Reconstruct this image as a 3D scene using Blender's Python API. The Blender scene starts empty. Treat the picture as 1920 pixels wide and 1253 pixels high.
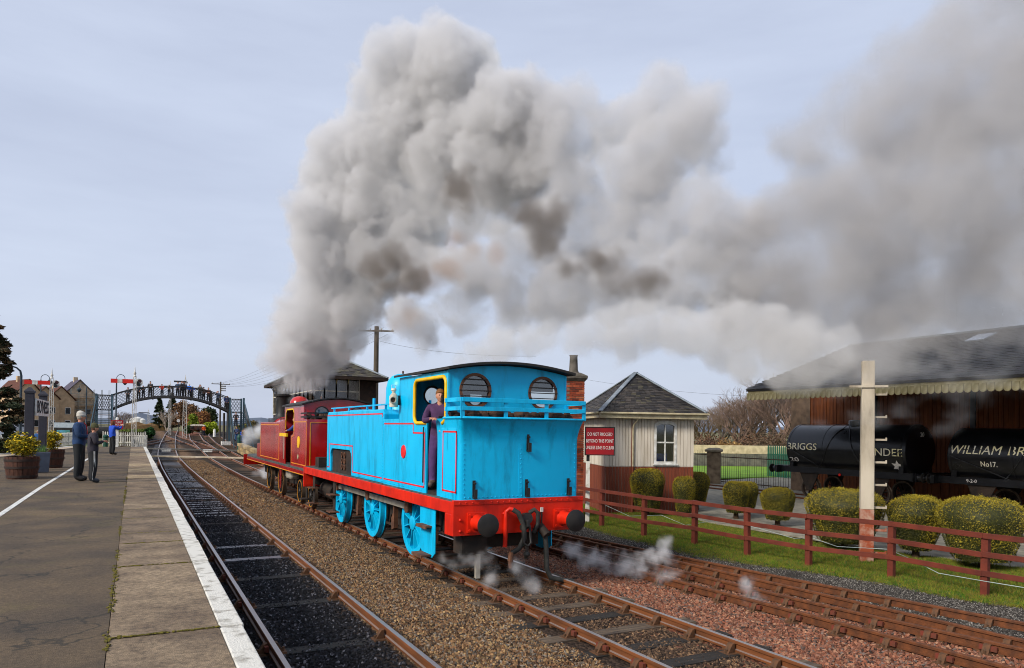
import bpy, bmesh, math, random
import numpy as np
from mathutils import Vector, Matrix, geometry, noise as mnoise

random.seed(7)
SC = bpy.context.scene
COL = SC.collection
R = math.radians

# ------------------------------------------------------------------ camera
F_PX, CX, CY, CAM_H = 1350.0, 960.0, 793.4, 2.679
YAW, PIT, ROL = R(27.7247), R(0.4859), R(0.807)
FW = Vector((math.sin(YAW) * math.cos(PIT), math.cos(YAW) * math.cos(PIT), math.sin(PIT)))
_rt = Vector((math.cos(YAW), -math.sin(YAW), 0)); _up = _rt.cross(FW)
RT = _rt * math.cos(ROL) + _up * math.sin(ROL); UP = _up * math.cos(ROL) - _rt * math.sin(ROL)
CAM = Vector((0, 0, CAM_H))
cam_d = bpy.data.cameras.new('camera'); cam = bpy.data.objects.new('camera', cam_d); COL.objects.link(cam)
cam_d.sensor_width = 36; cam_d.lens = 36 * F_PX / 1920; cam_d.shift_y = (CY - 626.5) / 1920
cam_d.clip_start = 0.1; cam_d.clip_end = 20000
m = Matrix((RT, UP, -FW)).transposed().to_4x4(); m.translation = CAM; cam.matrix_world = m
SC.camera = cam

# ------------------------------------------------------------------ sky, sun, exposure
SUN_EL, SUN_ROT = R(34), R(254)
w = bpy.data.worlds.new('World'); SC.world = w; w.use_nodes = True
nt = w.node_tree; N = nt.nodes; Lk = nt.links; N.clear()
out = N.new('ShaderNodeOutputWorld'); bg = N.new('ShaderNodeBackground'); bg.inputs[1].default_value = 0.1
sky = N.new('ShaderNodeTexSky'); sky.sky_type = 'NISHITA'; sky.sun_disc = False
sky.sun_elevation = SUN_EL; sky.sun_rotation = SUN_ROT; sky.air_density = 1.2; sky.dust_density = 2.5
tc = N.new('ShaderNodeTexCoord'); mp = N.new('ShaderNodeMapping'); mp.inputs['Scale'].default_value = (1.0, 1.0, 5.0)
ns = N.new('ShaderNodeTexNoise'); ns.inputs['Scale'].default_value = 2.2; ns.inputs['Detail'].default_value = 7; ns.inputs['Roughness'].default_value = .55
rp = N.new('ShaderNodeValToRGB')
rp.color_ramp.elements[0].position = .32; rp.color_ramp.elements[0].color = (3.95, 4.38, 5.55, 1)
rp.color_ramp.elements[1].position = .70; rp.color_ramp.elements[1].color = (4.75, 5.25, 6.45, 1)
mx = N.new('ShaderNodeMix'); mx.data_type = 'RGBA'; mx.inputs[0].default_value = .86
Lk.new(tc.outputs['Generated'], mp.inputs[0]); Lk.new(mp.outputs[0], ns.inputs['Vector']); Lk.new(ns.outputs['Fac'], rp.inputs[0])
Lk.new(sky.outputs[0], mx.inputs[6]); Lk.new(rp.outputs[0], mx.inputs[7]); Lk.new(mx.outputs[2], bg.inputs[0]); Lk.new(bg.outputs[0], out.inputs[0])
sd = bpy.data.lights.new('sun', 'SUN'); sd.energy = 2.9; sd.angle = R(16); sd.color = (1, .94, .85)
sun = bpy.data.objects.new('sun', sd); COL.objects.link(sun)
sdir = Vector((math.sin(SUN_ROT) * math.cos(SUN_EL), math.cos(SUN_ROT) * math.cos(SUN_EL), math.sin(SUN_EL)))
sun.rotation_euler = sdir.to_track_quat('Z', 'Y').to_euler(); sun.location = (-30, -10, 30)
SC.view_settings.view_transform = 'Standard'; SC.view_settings.look = 'None'
SC.view_settings.exposure = 0.55; SC.view_settings.gamma = 1
SC.render.engine = 'CYCLES'
cy = SC.cycles
cy.filter_width = 1.0; cy.use_denoising = True; cy.max_bounces = 6; cy.diffuse_bounces = 3; cy.glossy_bounces = 3; cy.transparent_max_bounces = 12
cy.volume_bounces = 3; cy.volume_step_rate = 2.4; cy.volume_max_steps = 200; cy.use_adaptive_sampling = True; cy.adaptive_threshold = .02
try: cy.denoiser = 'OPENIMAGEDENOISE'
except Exception: pass

# ------------------------------------------------------------------ pixel -> place
def ray(x, y): return FW + RT * ((x - CX) / F_PX) - UP * ((y - CY) / F_PX)
def atz(x, y, z): d = ray(x, y); return CAM + d * ((z - CAM_H) / d.z)
def atx(x, y, X): d = ray(x, y); return CAM + d * (X / d.x)
def aty(x, y, Y): d = ray(x, y); return CAM + d * (Y / d.y)
def atd(x, y, D): return CAM + ray(x, y) * D
def zg(Y):  # the line climbs gently beyond the station throat
    return 0.0 if Y < 65 else min(1.6, (Y - 65) * .02)
def atg(x, y, dz=0.0):
    d = ray(x, y); lo, hi = 1.0, 600.0
    f = lambda t: CAM_H + d.z * t - (zg(d.y * t) + dz)
    if f(hi) > 0: return CAM + d * hi
    for _ in range(60):
        md = (lo + hi) / 2
        if f(md) > 0: lo = md
        else: hi = md
    return CAM + d * lo
def xt2(Y): return 6.229 - .00735 * Y   # centre line of the engines' track

# ------------------------------------------------------------------ materials
MATS = {}
def srgb(h):
    if isinstance(h, str):
        c = [int(h[i:i + 2], 16) / 255 for i in (0, 2, 4)]
        return tuple(((v + .055) / 1.055) ** 2.4 if v > .04045 else v / 12.92 for v in c)
    return tuple(h)
def mat(name, col, col2=None, scale=6., rough=.6, metal=0., bump=0., bscale=None, detail=5., mix=(.35, .65), spec=.4, coat=0., coords='Object', stretch=None, rvar=.0, dist=0., grime=None):
    """Principled material whose colour wanders between two colours by noise, with optional fine relief."""
    if name in MATS: return MATS[name]
    M = bpy.data.materials.new(name); M.use_nodes = True; t = M.node_tree; n = t.nodes; l = t.links
    b = n['Principled BSDF']; b.inputs['Roughness'].default_value = rough; b.inputs['Metallic'].default_value = metal
    b.inputs['Specular IOR Level'].default_value = spec
    if coat: b.inputs['Coat Weight'].default_value = coat; b.inputs['Coat Roughness'].default_value = .12
    c1 = srgb(col); c2 = srgb(col2) if col2 else tuple(v * .82 for v in c1)
    tcn = n.new('ShaderNodeTexCoord'); vec = tcn.outputs[coords]
    if stretch:
        mpn = n.new('ShaderNodeMapping'); mpn.inputs['Scale'].default_value = stretch; l.new(vec, mpn.inputs[0]); vec = mpn.outputs[0]
    nz = n.new('ShaderNodeTexNoise'); nz.inputs['Scale'].default_value = scale; nz.inputs['Detail'].default_value = detail; nz.inputs['Distortion'].default_value = dist
    l.new(vec, nz.inputs['Vector'])
    r = n.new('ShaderNodeValToRGB'); r.color_ramp.elements[0].position = mix[0]; r.color_ramp.elements[1].position = mix[1]
    r.color_ramp.elements[0].color = (*c1, 1); r.color_ramp.elements[1].color = (*c2, 1)
    l.new(nz.outputs['Fac'], r.inputs[0]); l.new(r.outputs[0], b.inputs['Base Color'])
    if rvar:
        mr = n.new('ShaderNodeMapRange'); mr.inputs[3].default_value = max(.05, rough - rvar); mr.inputs[4].default_value = min(1, rough + rvar)
        l.new(nz.outputs['Fac'], mr.inputs[0]); l.new(mr.outputs[0], b.inputs['Roughness'])
    if grime:   # streaked dirt with a shape of its own: (colour, amount)
        gm = n.new('ShaderNodeMapping'); gm.inputs['Scale'].default_value = (1., 1., .22); l.new(tcn.outputs['Object'], gm.inputs[0])
        gn = n.new('ShaderNodeTexNoise'); gn.inputs['Scale'].default_value = 3.2; gn.inputs['Detail'].default_value = 9; gn.inputs['Roughness'].default_value = .68; l.new(gm.outputs[0], gn.inputs['Vector'])
        gr_ = n.new('ShaderNodeMapRange'); gr_.inputs[1].default_value = .5; gr_.inputs[2].default_value = .78; gr_.inputs[4].default_value = grime[1]; l.new(gn.outputs['Fac'], gr_.inputs[0])
        gx_ = n.new('ShaderNodeMix'); gx_.data_type = 'RGBA'; l.new(gr_.outputs[0], gx_.inputs[0]); l.new(r.outputs[0], gx_.inputs[6]); gx_.inputs[7].default_value = (*srgb(grime[0]), 1); l.new(gx_.outputs[2], b.inputs['Base Color'])
    if bump:
        nb = n.new('ShaderNodeTexNoise'); nb.inputs['Scale'].default_value = bscale or scale * 5; nb.inputs['Detail'].default_value = 4
        l.new(vec, nb.inputs['Vector'])
        bp = n.new('ShaderNodeBump'); bp.inputs['Strength'].default_value = bump; bp.inputs['Distance'].default_value = .02
        l.new(nb.outputs['Fac'], bp.inputs['Height']); l.new(bp.outputs[0], b.inputs['Normal'])
    MATS[name] = M
    return M
def randmat(name, cols, rough=.9, bump=.0, spec=.2):
    """colour differs from piece to piece (per instance)"""
    M = bpy.data.materials.new(name); M.use_nodes = True; n = M.node_tree.nodes; l = M.node_tree.links
    b = n['Principled BSDF']; b.inputs['Roughness'].default_value = rough; b.inputs['Specular IOR Level'].default_value = spec
    oi = n.new('ShaderNodeAttribute'); oi.attribute_type = 'INSTANCER'; oi.attribute_name = 'rnd'; r = n.new('ShaderNodeValToRGB'); r.color_ramp.interpolation = 'LINEAR'
    els = r.color_ramp.elements
    for i, c in enumerate(cols):
        p = i / (len(cols) - 1)
        e = els[0] if i == 0 else els[-1] if i == len(cols) - 1 else els.new(p)
        e.position = p; e.color = (*srgb(c), 1)
    l.new(oi.outputs['Fac'], r.inputs[0]); l.new(r.outputs[0], b.inputs['Base Color'])
    MATS[name] = M
    return M

def store_rnd(n, l, src):
    sa = n.new('GeometryNodeStoreNamedAttribute'); sa.data_type = 'FLOAT'; sa.domain = 'INSTANCE'; sa.inputs['Name'].default_value = 'rnd'
    rv = n.new('FunctionNodeRandomValue'); rv.data_type = 'FLOAT'; l.new(src, sa.inputs['Geometry']); l.new(rv.outputs[1], sa.inputs['Value'])
    return sa.outputs[0]

# ------------------------------------------------------------------ mesh building
class MB:
    def __init__(s): s.v = []; s.f = []; s.m = []
    def add(s, vs, fs, mi=0):
        o = len(s.v); s.v += [tuple(p) for p in vs]; s.f += [tuple(i + o for i in f) for f in fs]; s.m += [mi] * len(fs); return s
    def bx(s, x0, x1, y0, y1, z0, z1, mi=0):
        vs = [(x0, y0, z0), (x1, y0, z0), (x1, y1, z0), (x0, y1, z0), (x0, y0, z1), (x1, y0, z1), (x1, y1, z1), (x0, y1, z1)]
        return s.add(vs, [(0, 3, 2, 1), (4, 5, 6, 7), (0, 1, 5, 4), (1, 2, 6, 5), (2, 3, 7, 6), (3, 0, 4, 7)], mi)
    def bar(s, p0, p1, wx, wz, mi=0, up=(0, 0, 1)):
        """square bar from p0 to p1; wx = width sideways, wz = the other"""
        p0, p1 = Vector(p0), Vector(p1); d = (p1 - p0).normalized(); u = Vector(up)
        if abs(d.dot(u)) > .98: u = Vector((0, 1, 0))
        a = d.cross(u).normalized(); b = a.cross(d).normalized()
        vs = [p + a * (i * wx / 2) + b * (j * wz / 2) for p in (p0, p1) for i, j in ((-1, -1), (1, -1), (1, 1), (-1, 1))]
        return s.add(vs, [(0, 3, 2, 1), (4, 5, 6, 7), (0, 1, 5, 4), (1, 2, 6, 5), (2, 3, 7, 6), (3, 0, 4, 7)], mi)
    def cyl(s, p0, p1, r0, r1=None, n=12, mi=0, caps=True):
        r1 = r0 if r1 is None else r1; p0, p1 = Vector(p0), Vector(p1); d = (p1 - p0).normalized()
        u = Vector((0, 0, 1)) if abs(d.z) < .95 else Vector((1, 0, 0)); a = d.cross(u).normalized(); b = a.cross(d)
        vs = []
        for p, r in ((p0, r0), (p1, r1)):
            for k in range(n):
                t = 2 * math.pi * k / n; vs.append(p + (a * math.cos(t) + b * math.sin(t)) * r)
        fs = [(k, n + k, n + (k + 1) % n, (k + 1) % n) for k in range(n)]
        if caps: fs += [tuple(range(n)), tuple(range(2 * n - 1, n - 1, -1))]
        return s.add(vs, fs, mi)
    def tube(s, pts, r, n=8, mi=0):
        pts = [Vector(p) for p in pts]; rr = r if isinstance(r, (list, tuple)) else [r] * len(pts); vs = []; pa = None
        for i, p in enumerate(pts):
            d = (pts[min(i + 1, len(pts) - 1)] - pts[max(i - 1, 0)]).normalized()
            if pa is None:
                u = Vector((0, 0, 1)) if abs(d.z) < .9 else Vector((1, 0, 0)); a = d.cross(u).normalized()
            else: a = (pa - d * pa.dot(d)).normalized()
            pa = a; b = a.cross(d)
            vs += [p + (a * math.cos(2 * math.pi * k / n) + b * math.sin(2 * math.pi * k / n)) * rr[i] for k in range(n)]
        fs = [(i * n + k, (i + 1) * n + k, (i + 1) * n + (k + 1) % n, i * n + (k + 1) % n) for i in range(len(pts) - 1) for k in range(n)]
        fs += [tuple(range(n)), tuple(range(len(vs) - 1, len(vs) - n - 1, -1))]
        return s.add(vs, fs, mi)
    def lathe(s, prof, o=(0, 0, 0), axis='z', n=24, mi=0, closed=False):
        o = Vector(o); vs = []
        for r, h in prof:
            for k in range(n):
                t = 2 * math.pi * k / n; c, q = r * math.cos(t), r * math.sin(t)
                vs.append(o + Vector({'z': (c, q, h), 'x': (h, c, q), 'y': (q, h, c)}[axis]))
        m_ = len(prof)
        fs = [(i * n + k, i * n + (k + 1) % n, (i + 1) * n + (k + 1) % n, (i + 1) * n + k) for i in range(m_ - 1) for k in range(n)]
        if closed: fs += [((m_ - 1) * n + k, (m_ - 1) * n + (k + 1) % n, (k + 1) % n, k) for k in range(n)]
        else:
            if prof[0][0] > 1e-6: fs.append(tuple(range(n - 1, -1, -1)))
            if prof[-1][0] > 1e-6: fs.append(tuple(range((m_ - 1) * n, m_ * n)))
        return s.add(vs, fs, mi)
    def plate(s, outer, a0, a1, axis='x', holes=(), mi=0):
        """flat plate from a 2-D outline with holes, thickness a0..a1 along axis. axis x: outline is (y,z); y: (x,z); z: (x,y)"""
        loops = [list(outer)] + [list(h) for h in holes]
        def p3(p, a): return {'x': (a, p[0], p[1]), 'y': (p[0], a, p[1]), 'z': (p[0], p[1], a)}[axis]
        tri = geometry.tessellate_polygon([[Vector((p[0], p[1], 0)) for p in lp] for lp in loops])
        flat = [p for lp in loops for p in lp]; n = len(flat)
        vs = [p3(p, a0) for p in flat] + [p3(p, a1) for p in flat]
        fs = [tuple(t) for t in tri] + [tuple(i + n for i in reversed(t)) for t in tri]
        o = 0
        for lp in loops:
            k = len(lp); fs += [(o + i, o + (i + 1) % k, n + o + (i + 1) % k, n + o + i) for i in range(k)]; o += k
        return s.add(vs, fs, mi)
    def ring(s, rings, mi=0, cap=True):
        """loft through rings of equal vertex count"""
        n = len(rings[0]); vs = [p for r_ in rings for p in r_]
        fs = [(i * n + k, i * n + (k + 1) % n, (i + 1) * n + (k + 1) % n, (i + 1) * n + k) for i in range(len(rings) - 1) for k in range(n)]
        if cap: fs += [tuple(range(n - 1, -1, -1)), tuple(range((len(rings) - 1) * n, len(rings) * n))]
        return s.add(vs, fs, mi)
    def ball(s, c, r, n=12, m_=8, mi=0, sc=(1, 1, 1)):
        c = Vector(c); prof = [(r * math.sin(math.pi * i / m_), -r * math.cos(math.pi * i / m_)) for i in range(m_ + 1)]
        o = len(s.v); s.lathe(prof, (0, 0, 0), 'z', n, mi)
        for i in range(o, len(s.v)): v = s.v[i]; s.v[i] = (c.x + v[0] * sc[0], c.y + v[1] * sc[1], c.z + v[2] * sc[2])
        return s
    def mesh(s, name, mats, smooth=None, fix=True):
        me = bpy.data.meshes.new(name); me.from_pydata(s.v, [], s.f)
        mats = mats if isinstance(mats, (list, tuple)) else [mats]
        for q in mats: me.materials.append(q)
        if len(mats) > 1: me.polygons.foreach_set('material_index', s.m)
        if fix:
            b = bmesh.new(); b.from_mesh(me); bmesh.ops.remove_doubles(b, verts=b.verts, dist=1e-5); bmesh.ops.recalc_face_normals(b, faces=b.faces); b.to_mesh(me); b.free()
        if smooth is not None:
            me.polygons.foreach_set('use_smooth', [True] * len(me.polygons)); me.set_sharp_from_angle(angle=R(smooth))
        me.update(); return me
    def build(s, name, mats, parent=None, smooth=None, bevel=0., fix=True, kind=None, loc=None, rot=None):
        o = bpy.data.objects.new(name, s.mesh(name, mats, smooth, fix)); COL.objects.link(o)
        if parent is not None: o.parent = parent
        if loc is not None: o.location = loc
        if rot is not None: o.rotation_euler = rot
        if bevel:
            md = o.modifiers.new('bevel', 'BEVEL'); md.width = bevel; md.segments = 2; md.limit_method = 'ANGLE'; md.angle_limit = R(40)
        if kind: o['kind'] = kind
        return o
def tag(o, label=None, cat=None, group=None, kind=None):
    if label: o['label'] = label
    if cat: o['category'] = cat
    if group: o['group'] = group
    if kind: o['kind'] = kind
    return o
def thing(name, label=None, cat=None, loc=(0, 0, 0), rz=0., group=None, kind=None):
    o = bpy.data.objects.new(name, None); COL.objects.link(o); o.empty_display_size = .2
    o.location = loc; o.rotation_euler = (0, 0, rz); return tag(o, label, cat, group, kind)
def inst(me, name, parent=None, loc=(0, 0, 0), rot=(0, 0, 0), sc=None):
    o = bpy.data.objects.new(name, me); COL.objects.link(o); o.location = loc; o.rotation_euler = rot
    if sc is not None: o.scale = sc if isinstance(sc, (tuple, list)) else (sc,) * 3
    if parent is not None: o.parent = parent
    return o
def copy_tree(o, parent=None):
    c = o.copy(); COL.objects.link(c); c.parent = parent
    for ch in list(o.children): copy_tree(ch, c)
    return c
def arc(cx, cy_, r, a0, a1, n): return [(cx + r * math.cos(R(a0 + (a1 - a0) * i / n)), cy_ + r * math.sin(R(a0 + (a1 - a0) * i / n))) for i in range(n + 1)]
def rrect(x0, x1, y0, y1, r, n=4):
    return arc(x1 - r, y1 - r, r, 0, 90, n) + arc(x0 + r, y1 - r, r, 90, 180, n) + arc(x0 + r, y0 + r, r, 180, 270, n) + arc(x1 - r, y0 + r, r, 270, 360, n)
def text_mesh(txt, size, depth=.004, align='CENTER', squeeze=1., shear=0., bold=0.):
    """flat lettering as mesh data in the x-y plane: returns verts, faces"""
    cu = bpy.data.curves.new('lettering', 'FONT'); cu.body = txt; cu.size = size; cu.align_x = align; cu.align_y = 'CENTER'; cu.extrude = depth; cu.shear = shear; cu.offset = bold; cu.resolution_u = 3
    o = bpy.data.objects.new('lettering', cu); COL.objects.link(o)
    dg = bpy.context.evaluated_depsgraph_get(); me = bpy.data.meshes.new_from_object(o.evaluated_get(dg))
    vs = [(v.co.x * squeeze, v.co.y, v.co.z) for v in me.vertices]; fs = [tuple(p.vertices) for p in me.polygons]
    bpy.data.objects.remove(o); bpy.data.curves.remove(cu); bpy.data.meshes.remove(me)
    return vs, fs
def lettering(name, txt, size, m_, parent, place, **k):
    """lettering whose flat coordinates go through place(x, y, z)"""
    vs, fs = text_mesh(txt, size, **k); b = MB(); b.add([place(*v) for v in vs], fs)
    o = b.build(name, m_, parent, fix=False); o['kind'] = 'stuff'; return o
# ================================================================== SETTING
PZ = 1.15                       # platform top above rail
GR = -.25                       # lawn level
# --- ground height
def gh(X, Y):
    b = -.42 + zg(Y)
    if Y > 150: b = 1.18 + max(0, (Y - 150)) * .0
    xt_ = -4.6 if Y < 54 else .2 if Y < 66 else .2 - min(1, (Y - 66) / 8) * 5.2
    left = max(0., min(1., (xt_ - X) / .7))
    b = b + left * (.95 - b) if Y < 120 else b
    return b
def axis(lo, hi, step, far):
    a = list(np.arange(lo, hi + .01, step)); g = step; p = hi
    while p < far: g *= 1.45; p += g; a.append(p)
    g = step; p = lo
    while p > -far: g *= 1.45; p -= g; a.insert(0, p)
    return a
M_ground = mat('ground_earth', '4d5628', '6d5a3c', scale=.12, rough=.95, bump=.5, bscale=2.5, detail=9)
gx, gy = axis(-40, 60, 1., 6000), axis(-10, 150, 2., 6000)
b = MB(); b.add([(x, y, gh(x, y)) for y in gy for x in gx], [(j * len(gx) + i, j * len(gx) + i + 1, (j + 1) * len(gx) + i + 1, (j + 1) * len(gx) + i) for j in range(len(gy) - 1) for i in range(len(gx) - 1)])
tag(b.build('ground', M_ground, fix=False), 'earth and rough grass ground reaching to the far hills', kind='structure')

# --- ballast bed: colour follows the bands of spent cinders, tan gravel and red stone that lie there
def bed_mat():
    M = bpy.data.materials.new('ballast_bed'); M.use_nodes = True; n = M.node_tree.nodes; l = M.node_tree.links
    p = n['Principled BSDF']; p.inputs['Roughness'].default_value = .95; p.inputs['Specular IOR Level'].default_value = .15
    t = n.new('ShaderNodeTexCoord'); sx = n.new('ShaderNodeSeparateXYZ'); l.new(t.outputs['Object'], sx.inputs[0])
    nz = n.new('ShaderNodeTexNoise'); nz.inputs['Scale'].default_value = 1.7; nz.inputs['Detail'].default_value = 6; l.new(t.outputs['Object'], nz.inputs['Vector'])
    ad = n.new('ShaderNodeMath'); ad.operation = 'MULTIPLY_ADD'; ad.inputs[1].default_value = .9; l.new(nz.outputs['Fac'], ad.inputs[0]); l.new(sx.outputs[0], ad.inputs[2])
    mr = n.new('ShaderNodeMapRange'); mr.inputs[1].default_value = .45; mr.inputs[2].default_value = 14.45; l.new(ad.outputs[0], mr.inputs[0])
    r = n.new('ShaderNodeValToRGB'); e = r.color_ramp.elements
    stops = [(0, '1f1a18'), (.19, '1c1b1c'), (.225, '4a3b30'), (.27, '6a5440'), (.31, '6a5440'), (.36, '3c3129'), (.43, '3a2f28'), (.47, '6b4636'), (.56, '7a4e3c'), (.72, '6a4638'), (.76, '3a3632'), (1, '33302d')]
    e[0].position = 0; e[0].color = (*srgb(stops[0][1]), 1); e[1].position = 1; e[1].color = (*srgb(stops[-1][1]), 1)
    for ps, c in stops[1:-1]: q = e.new(ps); q.color = (*srgb(c), 1)
    l.new(mr.outputs[0], r.inputs[0])
    vo = n.new('ShaderNodeTexVoronoi'); vo.inputs['Scale'].default_value = 22; l.new(t.outputs['Object'], vo.inputs['Vector'])
    hs = n.new('ShaderNodeMix'); hs.data_type = 'RGBA'; hs.blend_type = 'MULTIPLY'; hs.inputs[0].default_value = .8
    vr = n.new('ShaderNodeValToRGB'); vr.color_ramp.elements[0].color = (.35, .35, .35, 1); vr.color_ramp.elements[1].color = (1.5, 1.45, 1.4, 1)
    sc = n.new('ShaderNodeSeparateColor'); l.new(vo.outputs['Color'], sc.inputs[0]); l.new(sc.outputs[0], vr.inputs[0])
    l.new(r.outputs[0], hs.inputs[6]); l.new(vr.outputs[0], hs.inputs[7]); l.new(hs.outputs[2], p.inputs['Base Color'])
    bp = n.new('ShaderNodeBump'); bp.inputs['Strength'].default_value = 1; bp.inputs['Distance'].default_value = .03; bp.invert = True
    l.new(vo.outputs['Distance'], bp.inputs['Height']); l.new(bp.outputs[0], p.inputs['Normal'])
    return M
M_bed = bed_mat()
LAWN_EDGE = [(16.0, 40), (13.4, 26)] + [tuple(atz(x, y, GR))[:2] for x, y in ((1110, 996), (1200, 1018), (1300, 1043), (1400, 1060), (1500, 1073), (1650, 1096), (1780, 1125), (1920, 1144))]
LAWN_EDGE.append((LAWN_EDGE[-1][0] + .6, -3.))
def lawn_x(Y):
    for (x0, y0), (x1, y1) in zip(LAWN_EDGE, LAWN_EDGE[1:]):
        if y1 <= Y <= y0: return x0 + (x1 - x0) * (Y - y0) / (y1 - y0 + 1e-9)
    return LAWN_EDGE[0][0] if Y > 40 else LAWN_EDGE[-1][0]
def bed_h(X, Y):
    z = -.185 + .012 * mnoise.noise((X * 1.3, Y * 1.3, 0))
    if 3.2 < X < 5.0: z += .03 * math.sin((X - 3.2) / 1.8 * math.pi)
    if X > 7.0: z -= min(1, (X - 7.0) / 1.6) * .115
    if X > 11.2: z += min(1, (X - 11.2) / .8) * .05
    return z + zg(Y)
bxs = list(np.arange(.6, 12.61, .2)); bys = list(np.arange(-3, 30, .3)) + list(np.arange(30, 151, 2.5))
b = MB(); b.add([(x if x < 12.5 else max(12.6, lawn_x(y) + .35), y, bed_h(x, y)) for y in bys for x in bxs], [(j * len(bxs) + i, j * len(bxs) + i + 1, (j + 1) * len(bxs) + i + 1, (j + 1) * len(bxs) + i) for j in range(len(bys) - 1) for i in range(len(bxs) - 1)])
tag(b.build('ballast_bed', M_bed, fix=False, smooth=60), 'stony ballast bed carrying the railway tracks', kind='structure')

# --- scattered loose stones (nobody could count them): one object for each band
def stone_tree(name, density, size, material, seed, flat=.6):
    g = bpy.data.node_groups.new(name, 'GeometryNodeTree')
    g.interface.new_socket('Geometry', in_out='INPUT', socket_type='NodeSocketGeometry'); g.interface.new_socket('Geometry', in_out='OUTPUT', socket_type='NodeSocketGeometry')
    n = g.nodes; l = g.links; gi = n.new('NodeGroupInput'); go = n.new('NodeGroupOutput')
    d = n.new('GeometryNodeDistributePointsOnFaces'); d.inputs['Density'].default_value = density; d.inputs['Seed'].default_value = seed
    ic = n.new('GeometryNodeMeshIcoSphere'); ic.inputs['Radius'].default_value = size; ic.inputs['Subdivisions'].default_value = 1
    sp = n.new('GeometryNodeSetPosition'); rv = n.new('FunctionNodeRandomValue'); rv.data_type = 'FLOAT_VECTOR'
    rv.inputs['Min'].default_value = (-size * .38,) * 3; rv.inputs['Max'].default_value = (size * .38,) * 3; rv.inputs['Seed'].default_value = seed
    l.new(rv.outputs['Value'], sp.inputs['Offset']); l.new(ic.outputs['Mesh'], sp.inputs['Geometry'])
    sm = n.new('GeometryNodeSetMaterial'); sm.inputs['Material'].default_value = material; l.new(sp.outputs[0], sm.inputs['Geometry'])
    ip = n.new('GeometryNodeInstanceOnPoints'); l.new(d.outputs['Points'], ip.inputs['Points']); l.new(sm.outputs[0], ip.inputs['Instance'])
    rr = n.new('FunctionNodeRandomValue'); rr.data_type = 'FLOAT_VECTOR'; rr.inputs['Max'].default_value = (6.28, 6.28, 6.28)
    rs = n.new('FunctionNodeRandomValue'); rs.data_type = 'FLOAT_VECTOR'; rs.inputs['Min'].default_value = (.55, .45, .35); rs.inputs['Max'].default_value = (1.45, 1.1, flat + .2); rs.inputs['Seed'].default_value = seed + 5
    l.new(rr.outputs['Value'], ip.inputs['Rotation']); l.new(rs.outputs['Value'], ip.inputs['Scale'])
    l.new(gi.outputs[0], d.inputs['Mesh']); l.new(store_rnd(n, l, ip.outputs[0]), go.inputs[0])
    return g
def scatter(name, label, x0, x1, y0, y1, density, size, cols, seed, dx=None, dz=0.):
    nx, ny = max(2, int((x1 - x0) / .2)), max(2, int((y1 - y0) / .5)); vs = []
    for j in range(ny + 1):
        Y = y0 + (y1 - y0) * j / ny; a, c = (x0, x1) if dx is None else dx(Y)
        for i in range(nx + 1): X = a + (c - a) * i / nx; vs.append((X, Y, bed_h(X, Y) + dz))
    b = MB(); b.add(vs, [(j * (nx + 1) + i, j * (nx + 1) + i + 1, (j + 1) * (nx + 1) + i + 1, (j + 1) * (nx + 1) + i) for j in range(ny) for i in range(nx)])
    o = b.build(name, MATS.get(name + '_mat') or randmat(name + '_mat' + str(seed), cols), fix=False); tag(o, label, kind='stuff')
    md = o.modifiers.new('stones', 'NODES'); md.node_group = stone_tree(name + '_nodes', density, size, o.data.materials[0], seed)
    return o
TAN = ['17130f', '7d5c40', '45362a', '957350', '58402c', 'a5885f', '28221c', '6b4c34', '857a6c', '382d24', '5e5a54']
DARK = ['17130f', '4a3a2e', '241d19', '6b5440', '332822', '8a6c50']
RED = ['3e261c', '8a5640', '5e3a2c', '9a6850', '4e3024', '785040', 'a27a60', '2a211d', '6e6058', '804a34']
CIN = ['0b0b0c', '1d1d20', '121214', '2e2e33', '18181a', '3a3a40', '0e0e10', '77757a']
PATH = ['1d1b19', '4a4642', '2c2926', '8a857e', '383430', '5e5a55']
scatter('gravel', 'tan and brown gravel between the two nearer tracks', 3.05, 5.15, 3.5, 26, 1150, .026, TAN, 1)
scatter('gravel', 'coarser brown gravel beside the engines farther along', 3.05, 5.0, 26, 62, 260, .04, TAN, 2)
scatter('cinders', 'black cinders filling the platform track', 1.66, 3.0, 3, 24, 620, .024, CIN, 3)
scatter('cinders', 'sparser black cinders among the wet sleepers', 1.66, 3.0, 24, 36, 170, .03, CIN, 14)
scatter('cinders', 'scattered cinders on the farther sleepers', 1.66, 3.0, 36, 52, 45, .035, CIN, 15)
scatter('cinders', 'black cinders under the platform edge', .82, 1.5, 3, 22, 500, .026, CIN, 4)
scatter('gravel', 'dark oily stones inside the engine track', 5.45, 6.85, 3, 13.5, 900, .026, DARK, 5)
scatter('red_ballast', 'coarse reddish ballast stones beyond the engine track', 0, 0, 2.5, 20, 800, .034, RED, 6, dx=lambda Y: (6.95, 8.95 - Y * .03))
scatter('red_ballast', 'reddish ballast stones between the converging rails', 0, 0, 2.5, 17, 520, .034, RED, 7, dx=lambda Y: (8.9 - Y * .03, 11.6 - Y * .05))
scatter('path_gravel', 'fine dark gravel path along the lawn edge', 0, 0, 2.5, 30, 1300, .016, PATH, 8, dx=lambda Y: (11.35 - Y * .05, lawn_x(Y) + .12))

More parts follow.
